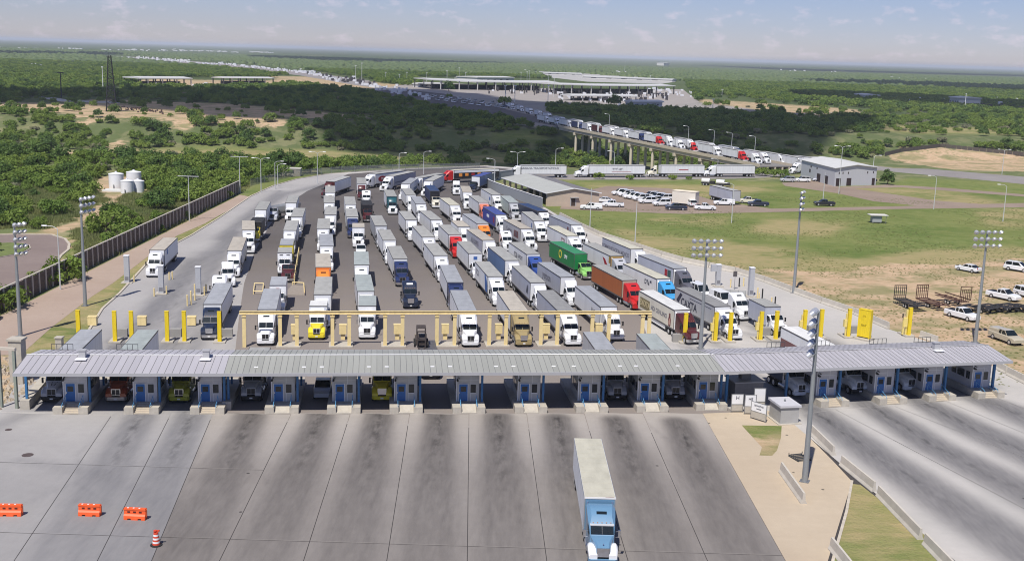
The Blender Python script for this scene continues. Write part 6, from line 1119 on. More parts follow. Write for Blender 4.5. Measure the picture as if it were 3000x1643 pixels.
# ------------------------------------------------------------------ bridge over the valley
DKM = M('bridge_concrete', (.60, .52, .39), .9, var=.18, scale=.3); PIM = M('pier_concrete', (.62, .55, .43), .9, var=.12, scale=.5)
DZ = 2.0; b0 = G(1636, 366, .9+DZ); b1 = G(2225, 480, .9+DZ); bd = (b1-b0); BL = bd.length; bd.normalize(); bn = Vector((-bd.y, bd.x, 0))
if bn.x < 0: bn = -bn
BW = 13.5; ba = math.atan2(bd.y, bd.x); sgn = 1 if bn.dot(Vector((-math.sin(ba), math.cos(ba), 0))) > 0 else -1
r = thing('road_bridge', 'long concrete road bridge on round piers carrying the truck queue', 'bridge', (b0.x, b0.y, DZ), ba)
obj('deck', MB().box(0, BL, *sorted((0, sgn*BW)), -.35, .02).mesh('deck', paved('bridge_deck', (.20, .19, .18), (.24, .23, .22), (.1, .1, .1))), r)
for y in (0, BW): obj('parapet', MB().box(0, BL, *sorted((sgn*(y-.15), sgn*(y+.15))), -.35, .85).mesh('parapet', DKM), r)
for y in (.6, 3.7, 6.8, 9.9, 12.7): obj('girder', MB().box(0, BL, *sorted((sgn*(y-.3), sgn*(y+.3))), -1.7, -.36).mesh('girder', DKM), r)
NS = 9
for i in range(1, NS):
    x = BL*i/NS; obj('pier_cap', MB().box(x-.7, x+.7, *sorted((sgn*-.3, sgn*(BW+.3))), -2.8, -1.71).mesh('pier_cap', PIM), r)
    for y in (1.2, 5, 8.7, 12.4): obj('pier', cm_('bpier', lambda m: m.tube((0, 0, -15), (0, 0, -2.8), .65, 12), PIM, smooth=True), r, (x, sgn*y, 0))
def bpos(u, off, z=4.1):
    lo, hi = -60., BL+90
    for _ in range(40):
        m_ = (lo+hi)/2; p = b0+bd*m_+bn*off
        if PX(p.x, p.y, z+DZ)[0] < u: lo = m_
        else: hi = m_
    return b0+bd*lo+bn*off
bdir = math.degrees(math.atan2(bd.x, bd.y)); bdir = (bdir+360) % 360-180
GBR = 'trucks queuing on the bridge'
FRB = ((1602,'S','white','white','white trailer truck at the far bridge approach'),(1630,'S','white','white','white truck just before the far bridge end'),(1668,'S','white','white','white truck with white cab entering the far bridge end'),(1699,'D','navy','navy','short navy truck on the far bridge part'),(1726,'S','white','bluegrey','grey box truck following the navy truck'),(1757,'D','maroon','maroon','dark red short truck on the bridge'),(1792,'S','white','white','white square cab truck mid bridge'),
       (1832,'S','white','white','white trailer truck in the middle of the bridge'),(1878,'S','navy','white','white trailer truck with dark blue cab on the bridge'),(1928,'S','red','white','white trailer truck with bright red cab, upper bridge'),(1960,'S','white',None,'white tractor unit ahead of the red cab truck'),(1988,'D','white','white','short white truck on the bridge right half'),(2026,'D','red',None,'red tractor unit without trailer on the bridge'),
       (2096,'S','white','white','white truck on the lower third of the bridge'),(2170,'S','red','white','white trailer truck with red cab near the bridge end'),(2209,'S','white',None,'white tractor unit at the near bridge end'))
BKB = ((1648,'S','white'),(1700,'D','white'),(1752,'S','white'),(1806,'S','white'),(1848,'D','navy'),(1900,'S','white'),(1958,'S','white'),(2020,'S','white'),(2084,'S','white'),(2156,'S','navy'),(2235,'S','white'))
def truck_simple(u, off, st, cab, tc_, lab, L=12.5, z=.03, pos=None, d=None):
    p = pos or bpos(u, off); d = bdir if d is None else d
    r = semi('br%d_%d' % (u, off), p.x, p.y, d, 0, st, cab, tc_ or 'white', 'grey', lab, GBR, z=z+(0 if pos else DZ))
    if tc_: trailer(r, L, tc_, random.choice(('grey', 'lightgrey', 'bluish', 'lightgrey')))
    return r
lastp = None
for u, st, cab, tc_, lab in FRB:
    p = bpos(u, 3.2); L = 12.5
    if lastp is not None: L = max(3., min(12.5, (p-lastp).length-6.2)) 
    truck_simple(u, 3.2, st, cab, tc_, lab, L); lastp = p
lastp = None
for i, (u, st, cab) in enumerate(BKB):
    p = bpos(u, 8.4); L = 12.5 if lastp is None else max(3., min(12.5, (p-lastp).length-6.2))
    truck_simple(u, 8.4, st, cab, 'white', '%s truck in the far lane of the bridge, %s from the far end' % (cab, ORD[i]), L); lastp = p
# trucks behind the warehouse, on the access road, on the river road
for i, (a, b, cab) in enumerate((((2222,441),(2286,452),'white'),((2290,452),(2345,462),'grey'),((2350,458),(2405,464),'white'),((2405,462),(2462,468),'white'))):
    R_, F_ = G(*a, 4.1), G(*b, 4.1); d = math.degrees(math.atan2((F_-R_).x, (F_-R_).y)); d = (d+360) % 360-180
    truck_simple(9000+i, 0, 'S', cab, 'white', 'trailer truck leaving the bridge behind the grey warehouse, %s in line' % ORD[i], 13, pos=F_, d=d)
def sidetruck(key, u0, u1, v, cab, lab, z=.02, low=False, wr=None, L=None, tcol='white', roof='lightgrey', st='S'):
    F_, R_ = G(u0, v), G(u1, v); d = math.degrees(math.atan2((F_-R_).x, (F_-R_).y)); d = (d+360) % 360-180; Lw = (F_-R_).length
    return semi(key, F_.x, F_.y, d, round(Lw*2)/2, st, cab, tcol, roof, lab, 'trucks on the access road behind the sheds', opt=('low',) if low else (), z=z)
sidetruck('s1', 1524, 1655, 520, 'white', 'white trailer with grey block lettering behind the beige shed'); sign(TR['s1'], 'MARIANA TRANSPORTATIONS', -6.2, 3.1, .95, INKG, side=1).location.y = 1.33
sidetruck('s2', 1722, 1886, 519, 'white', 'white truck with black and red strip on its trailer'); sign(TR['s2'], 'TTT HT', -10, 2.7, 1.1, INK, side=1).location.y = 1.33; decal(TR['s2'], [(-15,1.9),(-8,1.9),(-8,2.0),(-15,2.0)], INKR, side=1)
sidetruck('s3', 1932, 2058, 518, 'cream', 'white trailer truck with cream cab on the access road', st='D'); decal(TR['s3'], [(-10,2.4),(-6.5,2.4),(-6.5,2.65),(-10,2.65)], INKR, side=1)
sidetruck('s4', 2094, 2205, 518, 'white', 'rightmost white truck on the access road')
F_ = G(2338, 508); semi('s5', F_.x, F_.y, 50, 9, 'S', 'white', 'blue', 'lightgrey', 'white truck with bright blue box beside the warehouse', 'trucks on the access road behind the sheds', 'white'); bpy.data.materials['trailer_side_blue'].node_tree.nodes['Principled BSDF']
rdl = [G(1640, 360), G(1560, 338), G(1480, 318), G(1400, 302), G(1330, 292), G(1250, 283)]
for i in range(5):
    a, b = rdl[0].lerp(rdl[1], .0), rdl[1]
    F_ = G(1608-i*27, 351-i*8); R_ = G(1578-i*27, 342-i*8); d = math.degrees(math.atan2((F_-R_).x, (F_-R_).y)); d = (d+360) % 360-180
    truck_simple(9100+i, 0, 'S', 'white', 'white', 'white truck on the shaded road before the bridge, %s from the bridge' % ORD[i], 12, pos=F_, d=d)
k = 0
for i in range(11):
    for j in range(3):
        t_ = i/11; u = 1500-265*t_+j*7+random.uniform(-4, 4); v = 322-34*t_-j*4.5+random.uniform(-1, 1); a_ = 112 if 0 else -62
        car(random.choice(('suv', 'suv', 'pickup', 'van')), u, v, a_, random.choice(('white', 'white', 'silver', 'white', 'navy', 'grey')), 'vehicle in the dense shaded queue before the bridge', 'vehicles queuing on the shaded road'); k += 1
q_ = struct(obj('abutment_slope', MB().add([G(1628, 362, .05), G(1650, 371, .05), G(1705, 392, -9), G(1640, 396, -10), G(1570, 380, -6)], [(0, 1, 2, 3, 4)]).mesh('abutment_slope', LOTW_)))
# bank slope at the bridge end
# bridge lamps
for i, (u, vt, off) in enumerate(((1785,300,14),(2017,382,14),(2092,391,14),(2144,381,14),(2212,390,14))):
    p = bpos(u, off, 5); lamp(PX(p.x, p.y, DZ)[0], PX(p.x, p.y, DZ)[1], 9, (-1,), 'street lamp on the far side of the bridge, %s from left' % ORD[i], z=DZ)
# ------------------------------------------------------------------ masts and towers
r = thing('lattice_tower', 'tall dark steel lattice tower in the sand clearing', 'lattice tower', G(327, 327)); r.rotation_euler.z = .3
Ht = 32.0; mb = MB(); LT = M('tower_steel', (.03, .03, .035), .6, .2)
def tw(z): return 2.9*(1-z/Ht)*(.75)+.75
lv = [Ht*(1-(1-i/14)**1.05) for i in range(15)]
for sx_, sy_ in ((-1, -1), (1, -1), (1, 1), (-1, 1)): obj('tower_leg', MB().beam((sx_*tw(0), sy_*tw(0), 0), (sx_*tw(Ht), sy_*tw(Ht), Ht), .38, .38).mesh('tower_leg', LT), r)
for a, b in zip(lv, lv[1:]):
    m_ = MB(); c = [(-1, -1), (1, -1), (1, 1), (-1, 1)]
    for i in range(4):
        p, q = c[i], c[(i+1) % 4]; m_.beam((p[0]*tw(a), p[1]*tw(a), a), (q[0]*tw(b), q[1]*tw(b), b), .16, .16); m_.beam((q[0]*tw(a), q[1]*tw(a), a), (p[0]*tw(b), p[1]*tw(b), b), .16, .16); m_.beam((p[0]*tw(b), p[1]*tw(b), b), (q[0]*tw(b), q[1]*tw(b), b), .14, .14)
    obj('brace_bay', m_.mesh('brace_bay', LT), r)
for z in (19, 22, 31): obj('platform', MB().box(-1.8, 1.8, -1.8, 1.8, z, z+.25).mesh('platform', LT), r)
def mast(u, v, vt, lab, m, rr=.25, arm=0):
    p = G(u, v); h = hgt(u, v, vt); r = thing('mast', lab, 'mast', (p.x, p.y, 0)); obj('pole', MB().tube((0, 0, 0), (0, 0, h), rr, 8, rr*.6).mesh('pole', m), r)
    obj('mast_head', MB().box(-arm-.3, arm+.3, -.3, .3, h-.6, h).mesh('mast_head', m), r)
mast(180, 287, 212, 'dark wooden mast with small platform at far left', LT, .5, 2); mast(302, 262, 196, 'thin white mast left of the lattice tower', WHT, .35, .6); mast(2826, 322, 275, 'white mast on the far right plain', WHT, .35, .3)
for i, (u, v, vt) in enumerate(((1060,245,185),(1130,238,212),(1170,238,218),(1192,240,212),(1250,240,212),(1309,262,208),(1345,232,198),(1364,240,212),(1526,240,212),(1544,236,210),(1550,236,208),(1607,240,218),(1622,285,228),(1605,302,250),(1830,215,180),(1905,240,222),(1042,238,192),(2115,280,262),(2088,320,290),(1480,300,250),(1508,300,250))): mast(u, v, vt, 'slender far lighting mast at the port, %s %s' % (ORD[i % 16], 'of the first ones' if i < 16 else 'of the right hand ones'), POLEW, .3, .9)
for i, (u, v, vt) in enumerate(((1481,275,246),(1508,275,246),(1536,275,246),(1565,275,246))): mast(u, v, vt, 'dark tall palm like mast before the white port roof, %s of four' % ORD[i], M('palm_dark', (.03, .035, .02), .9), .5, 1.2)
# ------------------------------------------------------------------ far port buildings
PRF = M('port_roof_white', (.60, .60, .58), .5, var=.06, scale=.05); PDK = M('port_under_dark', (.05, .05, .055), .8); PWL = M('port_wall', (.62, .61, .58), .8, var=.1, scale=.1)
def port(u0, v0, u1, v1, z, depth, lab, cols=8, thick=.9, wall=False, tilt=0):
    a, b = G(u0, v0), G(u1, v1); d = (b-a); L = d.length; r = thing('port_canopy' if not wall else 'port_building', lab, 'canopy' if not wall else 'building', (a.x, a.y, 0), math.atan2(d.y, d.x))
    obj('roof', MB().loft([[(x, 0, z+o), (x, depth, z+o), (x, depth, z+thick+o), (x, depth/2, z+thick+1.0+o), (x, 0, z+thick+o)] for x, o in ((0, tilt), (L*.35, 0), (L*.7, 0), (L, tilt*.6))]).mesh('roof', PRF), r)
    if wall:
        obj('wall', MB().box(1, L-1, 1, depth-1, 0, z).mesh('wall', PWL), r)
        for i in range(5): obj('window', MB().box(L*(.1+.17*i), L*(.16+.17*i), .9, 1, z*.4, z*.7).mesh('window', PDK), r)
    else:
        for i in range(cols+1):
            for y in (1.5, depth-1.5): obj('column', cm_('pcol%.0f' % z, lambda m: m.box(-.45, .45, -.45, .45, 0, z), PWL if i % 2 else PDK), r, (1+i*(L-2)/cols, y, 0))
        obj('booth_row', MB().box(L*.08, L*.92, depth*.45, depth*.6, 0, z*.55).mesh('booth_row', PDK), r)
port(412, 252, 565, 252, 6.5, 34, 'white roofed open canopy left of the far port', 7); port(655, 249, 805, 249, 6.5, 22, 'dark open canopy with thin white roof, far left of the port', 6, .5)
port(1262, 262, 1636, 268, 8.5, 60, 'longest white port canopy in the distance', 14, .8, tilt=1.0); port(1645, 276, 1978, 277, 8.5, 50, 'right white port canopy in the distance', 12, .8, tilt=.8)
port(1680, 296, 1868, 297, 4.0, 22, 'low dark canopy in front of the right port roof', 7); port(1398, 243, 1508, 243, 6.5, 40, 'boxy white port building behind the long canopy', wall=True); port(1362, 240, 1420, 240, 3.5, 20, 'small white port building beside the boxy one', wall=True)
port(1858, 316, 1945, 316, 4.2, 14, 'white flat building at the road below the port', wall=True); port(1230, 256, 1300, 256, 3.0, 14, 'low white sheds at the left end of the port', wall=True); port(2776, 312, 2806, 315, 9, 25, 'white gabled shed on the far right plain', wall=True); port(2500, 290, 2530, 293, 5, 20, 'small far white shed on the right plain', wall=True); port(1945, 193, 1962, 193, 14, 40, 'lone white building block far beyond the port', wall=True)
port(1570, 218, 1705, 222, 3, 60, 'pale long warehouse roof behind the port', wall=True); port(1705, 230, 1970, 240, 3, 30, 'second pale warehouse row behind the port', wall=True)
LOTW = M('port_yard_pale', (.43, .42, .40), .9, var=.15, scale=.02)
struct(sheet('port_yard', GL([(1060,268),(1240,240),(1640,262),(2000,262),(2050,300),(1960,310),(1640,300),(1500,290),(1300,285)]), .008, paved('port_yard_paving', (.31, .28, .26), (.36, .33, .30), (.2, .2, .2)), 20, wear=False))
struct(sheet('far_lot', GL([(1565,214),(1700,213),(1840,222),(1980,240),(1940,246),(1720,240),(1600,226)]), .008, LOTW, 20, wear=False)); struct(sheet('far_highway', GL([(130,154),(400,168),(700,190),(900,212),(1080,236),(1130,262),(1040,250),(880,222),(660,196),(380,171)]), .008, ROADM, 30, wear=False))
struct(sheet('dirt_track', GL([(40,268),(150,285),(200,293),(380,300),(380,304),(180,298),(30,271)]), .008, LOTW, 20, wear=False)); struct(sheet('port_road', GL([(1250,300),(1640,312),(2050,336),(2260,340),(2480,330),(2260,333),(2050,322),(1640,303)]), .008, ROADM, 20, wear=False))
# distant town, queue of vehicles, ranches: pale specks past counting
def specks(name, lst, mat, hh=(3, 6)):
    m_ = MB()
    for (u0, v0, u1, v1, n, w, sp_) in lst:
        for _ in range(n):
            t_ = random.random(); u = u0+(u1-u0)*t_; v = v0+(v1-v0)*t_+random.gauss(0, sp_); p = G(u, v); k = p.y/3323
            ww = w*k*random.uniform(.5, 1.6); m_.box(p.x-ww/2, p.x+ww/2, p.y-ww/2, p.y+ww/2, 0, random.uniform(*hh))
    return struct(obj(name, m_.mesh(name, mat)), 'stuff')
specks('distant_houses', [(0,143,120,145,30,5,.6),(170,143,240,145,14,5,.6),(300,147,560,149,40,5,1.2),(500,147,700,154,36,6,1.2),(730,152,805,156,22,6,.7),(400,170,560,181,40,4,1.4),(2540,226,2740,236,30,6,1.4),(1020,149,1300,156,14,4,1),(1700,166,2000,176,22,5,.8),(2600,295,3000,318,16,7,3),(2740,285,2980,300,8,6,3),(90,196,215,205,8,4,1),(1450,206,1560,212,8,5,1.5),(1780,212,1960,222,16,6,2),(2220,200,2450,212,9,4,2)], M('far_house_white', (.70, .70, .70), .6), (2.5, 5))
specks('distant_vehicle_queue', [(130,157,400,172,60,4.5,.7),(400,172,640,190,60,4.5,.9),(640,186,900,214,90,5,1.6),(880,208,1010,240,70,6,3.5),(1010,232,1180,276,40,7,5),(1150,262,1260,288,34,7,5),(1420,266,1950,285,40,6,4),(1640,288,1900,308,24,7,4),(430,252,800,256,30,6,1.5),(1900,262,2030,285,22,7,5)], M('far_vehicle_pale', (.66, .67, .70), .4), (1.6, 2.8))
specks('distant_dark_clutter', [(1420,266,1960,285,80,4,4),(900,215,1100,250,30,5,4),(1640,285,1900,306,40,6,4),(2790,308,3000,322,60,8,3.5)], M('far_dark', (.05, .045, .05), .8), (2, 5))
specks('clearing_clutter', [(350,318,480,332,50,3,2.5)], M('far_dark_brown', (.08, .05, .045), .8), (.5, 1.4))
# ------------------------------------------------------------------ vegetation
def leafmat(name, a, b, tr=.25):
    m = bpy.data.materials.new(name); m.use_nodes = True; t = m.node_tree; bs = t.nodes['Principled BSDF']; bs.inputs['Roughness'].default_value = .6; bs.inputs['Specular IOR Level'].default_value = .25
    oi = node(t, 'ShaderNodeObjectInfo'); g = node(t, 'ShaderNodeNewGeometry'); n1 = noi(t, g.outputs['Position'], .35, 3, None, .35, .65); n2 = noi(t, g.outputs['Position'], .035, 3, None, .35, .65); n3 = noi(t, g.outputs['Position'], 2.2, 2, None, .3, .7)
    c = mixc(t, oi.outputs['Random'], a, b); c = mixc(t, mth(t, 'MULTIPLY', n1, .5), c, tuple(x*.55 for x in a)); c = mixc(t, mth(t, 'MULTIPLY', n2, .45), c, (b[0]*1.35, b[1]*1.1, b[2]*.9)); c = mixc(t, mth(t, 'MULTIPLY', n3, .35), c, tuple(x*1.5 for x in b))
    t.links.new(c, bs.inputs['Base Color']); tl = node(t, 'ShaderNodeBsdfTranslucent'); t.links.new(c, tl.inputs[0]); mx = node(t, 'ShaderNodeMixShader'); mx.inputs[0].default_value = tr
    t.links.new(bs.outputs[0], mx.inputs[1]); t.links.new(tl.outputs[0], mx.inputs[2]); t.links.new(mx.outputs[0], t.nodes['Material Output'].inputs[0]); MATS[name] = m; return m
LF = leafmat('mesquite_leaves', (.11, .20, .034), (.20, .285, .058), .38); LFD = leafmat('dark_leaves', (.07, .14, .034), (.12, .20, .05), .38); LFG = leafmat('grey_scrub_leaves', (.18, .205, .12), (.26, .27, .17), .3); BARK = M('bark', (.10, .075, .055), .9, var=.3)
def crown(seed, mat, nl=1100, R=2.6, H=3.4, leaf=.36, low=.15):
    rs = np.random.RandomState(seed); nc = 26
    cs = []
    for _ in range(nc):
        a = rs.uniform(0, 6.283); rr = R*.78*math.sqrt(rs.uniform(0, 1)); z = H*(low+(.92-low)*rs.uniform(.1, 1)*(1-(rr/R)**2*.6)); cs.append((rr*math.cos(a), rr*math.sin(a), z, rs.uniform(.55, 1.05)*R*.33))
    cs = np.array(cs); k = rs.randint(0, nc, nl); d = rs.normal(size=(nl, 3)); d[:, 2] = np.abs(d[:, 2])*1.1-.25*rs.rand(nl); d /= np.linalg.norm(d, axis=1)[:, None]
    c = cs[k, :3]+d*cs[k, 3:4]*rs.uniform(.65, 1.12, (nl, 1)); nrm = d+rs.normal(size=(nl, 3))*.45; nrm /= np.linalg.norm(nrm, axis=1)[:, None]
    t1 = np.cross(nrm, rs.normal(size=(nl, 3))); t1 /= np.linalg.norm(t1, axis=1)[:, None]; t2 = np.cross(nrm, t1); s = leaf*rs.uniform(.6, 1.4, (nl, 1))/2
    v = np.stack([c-t1*s*1.5-t2*s*.6, c+t2*s*.8-t1*s*.2, c+t1*s*1.5, c-t2*s*.7+t1*s*.3], 1).reshape(-1, 3); v[:, 2] = np.maximum(v[:, 2], .05)
    me = grid_mesh('crown', v, np.arange(nl*4).reshape(-1, 4)); me.materials.append(mat); return me
CRW = [crown(i, (LF, LF, LFD, LF, LF, LFG)[i], R=(2.7, 3.1, 2.9, 2.3, 3.5, 2.1)[i], H=(2.7, 3.1, 3.6, 2.1, 2.4, 1.3)[i]) for i in range(6)]
def trunkm(seed):
    rs = random.Random(seed); m = MB()
    m.tube((0, 0, -.3), (.1, .05, 1.0), .16, 6, .12)
    for i in range(4): a = i*1.6+rs.random(); m.tube((.1, .05, .9), (1.2*math.cos(a), 1.2*math.sin(a), 2.0+rs.random()*.6), .10, 5, .04)
    return m.mesh('trunk', BARK)
TRK = [trunkm(i) for i in range(3)]
FCR = [crown(20+i, (LF, LFD, LF)[i], nl=420, R=3.4, H=3.4, leaf=.75) for i in range(3)]
# density of the brush, by area of the survey photograph: (outline, cover)
NOTREE = CLEAR+ROADS+[LAWN[1], LAWN[0], LAWN[2], LAWN[4], LAWN[6]]+[[(700,575),(735,540),(960,500),(1440,478),(1520,492),(2150,500),(2400,470),(2640,492),(3200,530),(3200,3000),(-400,3000),(-400,1150),(20,905),(116,850),(252,784),(485,681),(704,558)],
  [(300,590),(262,600),(262,560),(300,530),(420,530),(420,590)],[(-50,672),(200,672),(215,760),(170,800),(100,850),(-60,900)],[(1440,500),(1440,540),(2350,540),(2350,508),(2100,506)],[(1560,372),(1640,366),(2225,482),(2500,475),(2500,466),(2225,462),(1700,345),(1600,330),(1480,300),(1250,262),(1060,245),(1000,262),(1300,312)],
  [(130,150),(400,164),(700,186),(900,206),(1080,232),(1150,262),(1040,254),(880,226),(660,200),(380,175)],[(395,228),(820,228),(820,256),(395,256)],[(1220,225),(2010,240),(2040,300),(1700,318),(1400,302),(1250,262)],[(1560,208),(1990,235),(1940,250),(1600,230)],[(2600,436),(3100,470),(3100,545),(2350,470),(2350,455),(2560,470)]]
THIN = [LAWN[3], LAWN[5], [(560,300),(1200,345),(1100,368),(820,360),(560,345)], [(2050,275),(2560,320),(2800,350),(2600,352),(2200,330),(2050,305)], [(60,286),(560,292),(540,380),(60,330)], [(40,560),(420,600),(300,700),(210,690),(60,660)], [(400,640),(560,600),(700,575),(500,690),(300,780),(220,830),(260,740)], [(0,435),(420,432),(900,440),(1500,455),(1500,480),(300,465),(0,465)], [(2100,400),(2560,385),(3000,400),(3000,425),(2600,425),(2250,450)]]
BRZ = [(1560,372),(1640,372),(2225,484),(2300,500),(2300,512),(1830,512),(1815,450),(1640,400)]
def scatter(y0, y1, sp, jit, seed):
    rs = np.random.RandomState(seed); out = []
    xw = y1*.50+60; gx, gy = np.meshgrid(np.arange(-xw, xw, sp), np.arange(y0, y1, sp)); gx = gx.ravel()+rs.uniform(-.5, .5, gx.size)*sp*jit; gy = gy.ravel()+rs.uniform(-.5, .5, gy.size)*sp*jit
    gz = ZG(gx, gy); u, v = PX(gx, gy, gz); k = (u > -260) & (u < 3260); gx, gy, gz, u, v = gx[k], gy[k], gz[k], u[k], v[k]
    bad = np.zeros(len(gx), bool)
    for p in NOTREE: bad |= inpoly(u, v, p)
    bad |= inpoly(u, v, BRZ) & (gz > -9)
    cl0 = np.zeros(len(gx), bool)
    for p in CLEAR[:2]+CLEAR[8:9]: cl0 |= inpoly(u, v, p)
    thin = np.zeros(len(gx), bool)
    for p in THIN: thin |= inpoly(u, v, p)
    cl_ = np.array([mnoise.noise(Vector((a*.022, b*.022, 3.1)))+.5*mnoise.noise(Vector((a*.07, b*.07, 1.1))) for a, b in zip(gx, gy)]) if len(gx) < 90000 else np.zeros(len(gx))
    pr = np.where(thin, .10, np.where(cl_ < -.10, .16, .88)); pr = np.where(cl0, .07, pr); k = ((~bad) | cl0) & (rs.rand(len(gx)) < pr)
    return np.stack([gx[k], gy[k], gz[k], cl_[k]], 1)
near = scatter(150, 420, 3.9, 1.1, 1); midp = scatter(420, 1000, 5.2, 1.1, 2)
allp = np.concatenate([near, midp]); rs_ = np.random.RandomState(9)
kind = rs_.choice(6, len(allp), p=(.24, .22, .17, .17, .12, .08)); scl = rs_.uniform(.42, 1.0, len(allp))**1.3*1.55*np.where(allp[:, 1] > 420, 1.12, 1)
dist = np.hypot(allp[:, 0], allp[:, 1]); u_, v_ = PX(allp[:, 0], allp[:, 1], allp[:, 2]+2)
inv = (u_ > 5) & (u_ < 2995) & (v_ > 0)
rank = np.where(inv, dist/(scl), 1e9); top = np.argsort(rank)[:285]; isind = np.zeros(len(allp), bool); isind[top] = True
ZN = (('mesquite tree in the dense brush left of the wall', 'mesquite trees left of the wall'), ('mesquite tree in the brush belt beyond the yard fence', 'mesquite trees beyond the yard fence'), ('low brush tree on the right side beyond the sheds', 'brush trees on the right'))
def tree(x, y, z, k, s, lab, grp, rz):
    r = thing(('mesquite_tree', 'mesquite_tree', 'dark_tree', 'mesquite_tree', 'mesquite_tree', 'grey_shrub')[k], lab, 'tree' if k != 5 else 'shrub', (x, y, z), rz, grp); r.scale = (s, s, s)
    obj('crown', CRW[k], r); obj('trunk', TRK[k % 3], r); return r
kd = ('mesquite', 'wide mesquite', 'dark leafy', 'small mesquite', 'spreading mesquite', 'grey green')
for i in top:
    x, y, z = allp[i, :3]; uu_ = u_[i]; area = 0 if (x < -60 and y < 330) else (1 if uu_ < 1700 else 2)
    tree(x, y, z, kind[i], scl[i], '%s %s %s' % (kd[kind[i]], 'shrub' if kind[i] == 5 else 'tree', ('in the dense brush left of the wall', 'in the brush belt beyond the yard', 'in the brush on the right beyond the sheds')[area]), ('%ss in the brush %s' % (kd[kind[i]]+(' shrub' if kind[i] == 5 else ' tree'), ('left of the wall', 'beyond the yard', 'on the right')[area])), rs_.uniform(0, 6.28))
for u, v, k, s, lab in ((185, 822, 1, 1.35, 'large dark mesquite tree against the wall by the turning loop'), (120, 838, 0, .9, 'smaller mesquite tree left of the large one at the wall'), (333, 715, 3, 1.25, 'yellowish shrub tree alone on the slope above the wall'), (2232, 515, 1, 1.0, 'round tree beside the last white trailer'), (2285, 520, 4, 1.15, 'broad tree left of the grey warehouse'), (2600, 541, 2, 1.1, 'round dark tree at the right end of the warehouse'), (2598, 510, 2, .5, 'small shrub behind the round dark tree'),
   (1755, 524, 0, .75, 'small tree before the white trailers, left'), (1845, 526, 3, .7, 'small tree before the white trailers, middle'), (1970, 526, 3, .75, 'small tree before the white trailers, right'), (2018, 526, 3, .5, 'smallest shrub before the white trailers'), (110, 472, 2, 1.7, 'tall dark tree standing above the left brush'), (1315, 268, 2, 2.6, 'large dark tree in front of the long port canopy'), (1478, 305, 1, 2.0, 'round tree on the shaded port forecourt'), (1800, 312, 2, 2.6, 'dark tree below the right port canopy')):
    p = G(u, v); z = float(ZG(p.x, p.y)); tree(p.x, p.y, z, k, s, lab, None, k+u*.1)
rest = ~isind
def gn_scatter(name, pts, kinds, scales, meshes_objs):
    me = bpy.data.meshes.new(name); me.from_pydata([tuple(p) for p in pts], [], []); a = me.attributes.new('kind', 'INT', 'POINT'); a.data.foreach_set('value', kinds.astype(np.int32)); fattr(me, 'size', scales); fattr(me, 'turn', RS.uniform(0, 6.28, len(pts)))
    o = struct(obj(name, me), 'stuff'); g = bpy.data.node_groups.new(name, 'GeometryNodeTree'); g.interface.new_socket('Geometry', in_out='INPUT', socket_type='NodeSocketGeometry'); g.interface.new_socket('Geometry', in_out='OUTPUT', socket_type='NodeSocketGeometry')
    gi = g.nodes.new('NodeGroupInput'); go = g.nodes.new('NodeGroupOutput'); jn = g.nodes.new('GeometryNodeGeometryToInstance')
    for so_ in reversed(meshes_objs):
        oi = g.nodes.new('GeometryNodeObjectInfo'); oi.transform_space = 'ORIGINAL'; oi.inputs['Object'].default_value = so_; g.links.new(oi.outputs['Geometry'], jn.inputs[0])
    ip = g.nodes.new('GeometryNodeInstanceOnPoints'); ip.inputs['Pick Instance'].default_value = True
    g.links.new(gi.outputs[0], ip.inputs['Points']); g.links.new(jn.outputs[0], ip.inputs['Instance'])
    def na(n, ty):
        q = g.nodes.new('GeometryNodeInputNamedAttribute'); q.data_type = ty; q.inputs['Name'].default_value = n; return q.outputs['Attribute']
    g.links.new(na('kind', 'INT'), ip.inputs['Instance Index']); cx = g.nodes.new('ShaderNodeCombineXYZ'); g.links.new(na('turn', 'FLOAT'), cx.inputs[2]); g.links.new(cx.outputs[0], ip.inputs['Rotation']); g.links.new(na('size', 'FLOAT'), ip.inputs['Scale'])
    g.links.new(ip.outputs[0], go.inputs[0]); md = o.modifiers.new('scatter', 'NODES'); md.node_group = g; return o
protos = []
for k in range(6):
    q = [o for o in bpy.data.objects if o.data is CRW[k]]; protos.append(q[0] if q else None)
for k in range(6):
    if protos[k] is None: protos[k] = [p for p in protos if p][0]
gn_scatter('scrub_thicket', allp[rest][:, :3], kind[rest], scl[rest], protos)
f1 = scatter(1000, 2100, 8.5, 1.1, 3); f2 = scatter(2100, 4600, 17, 1.1, 4)
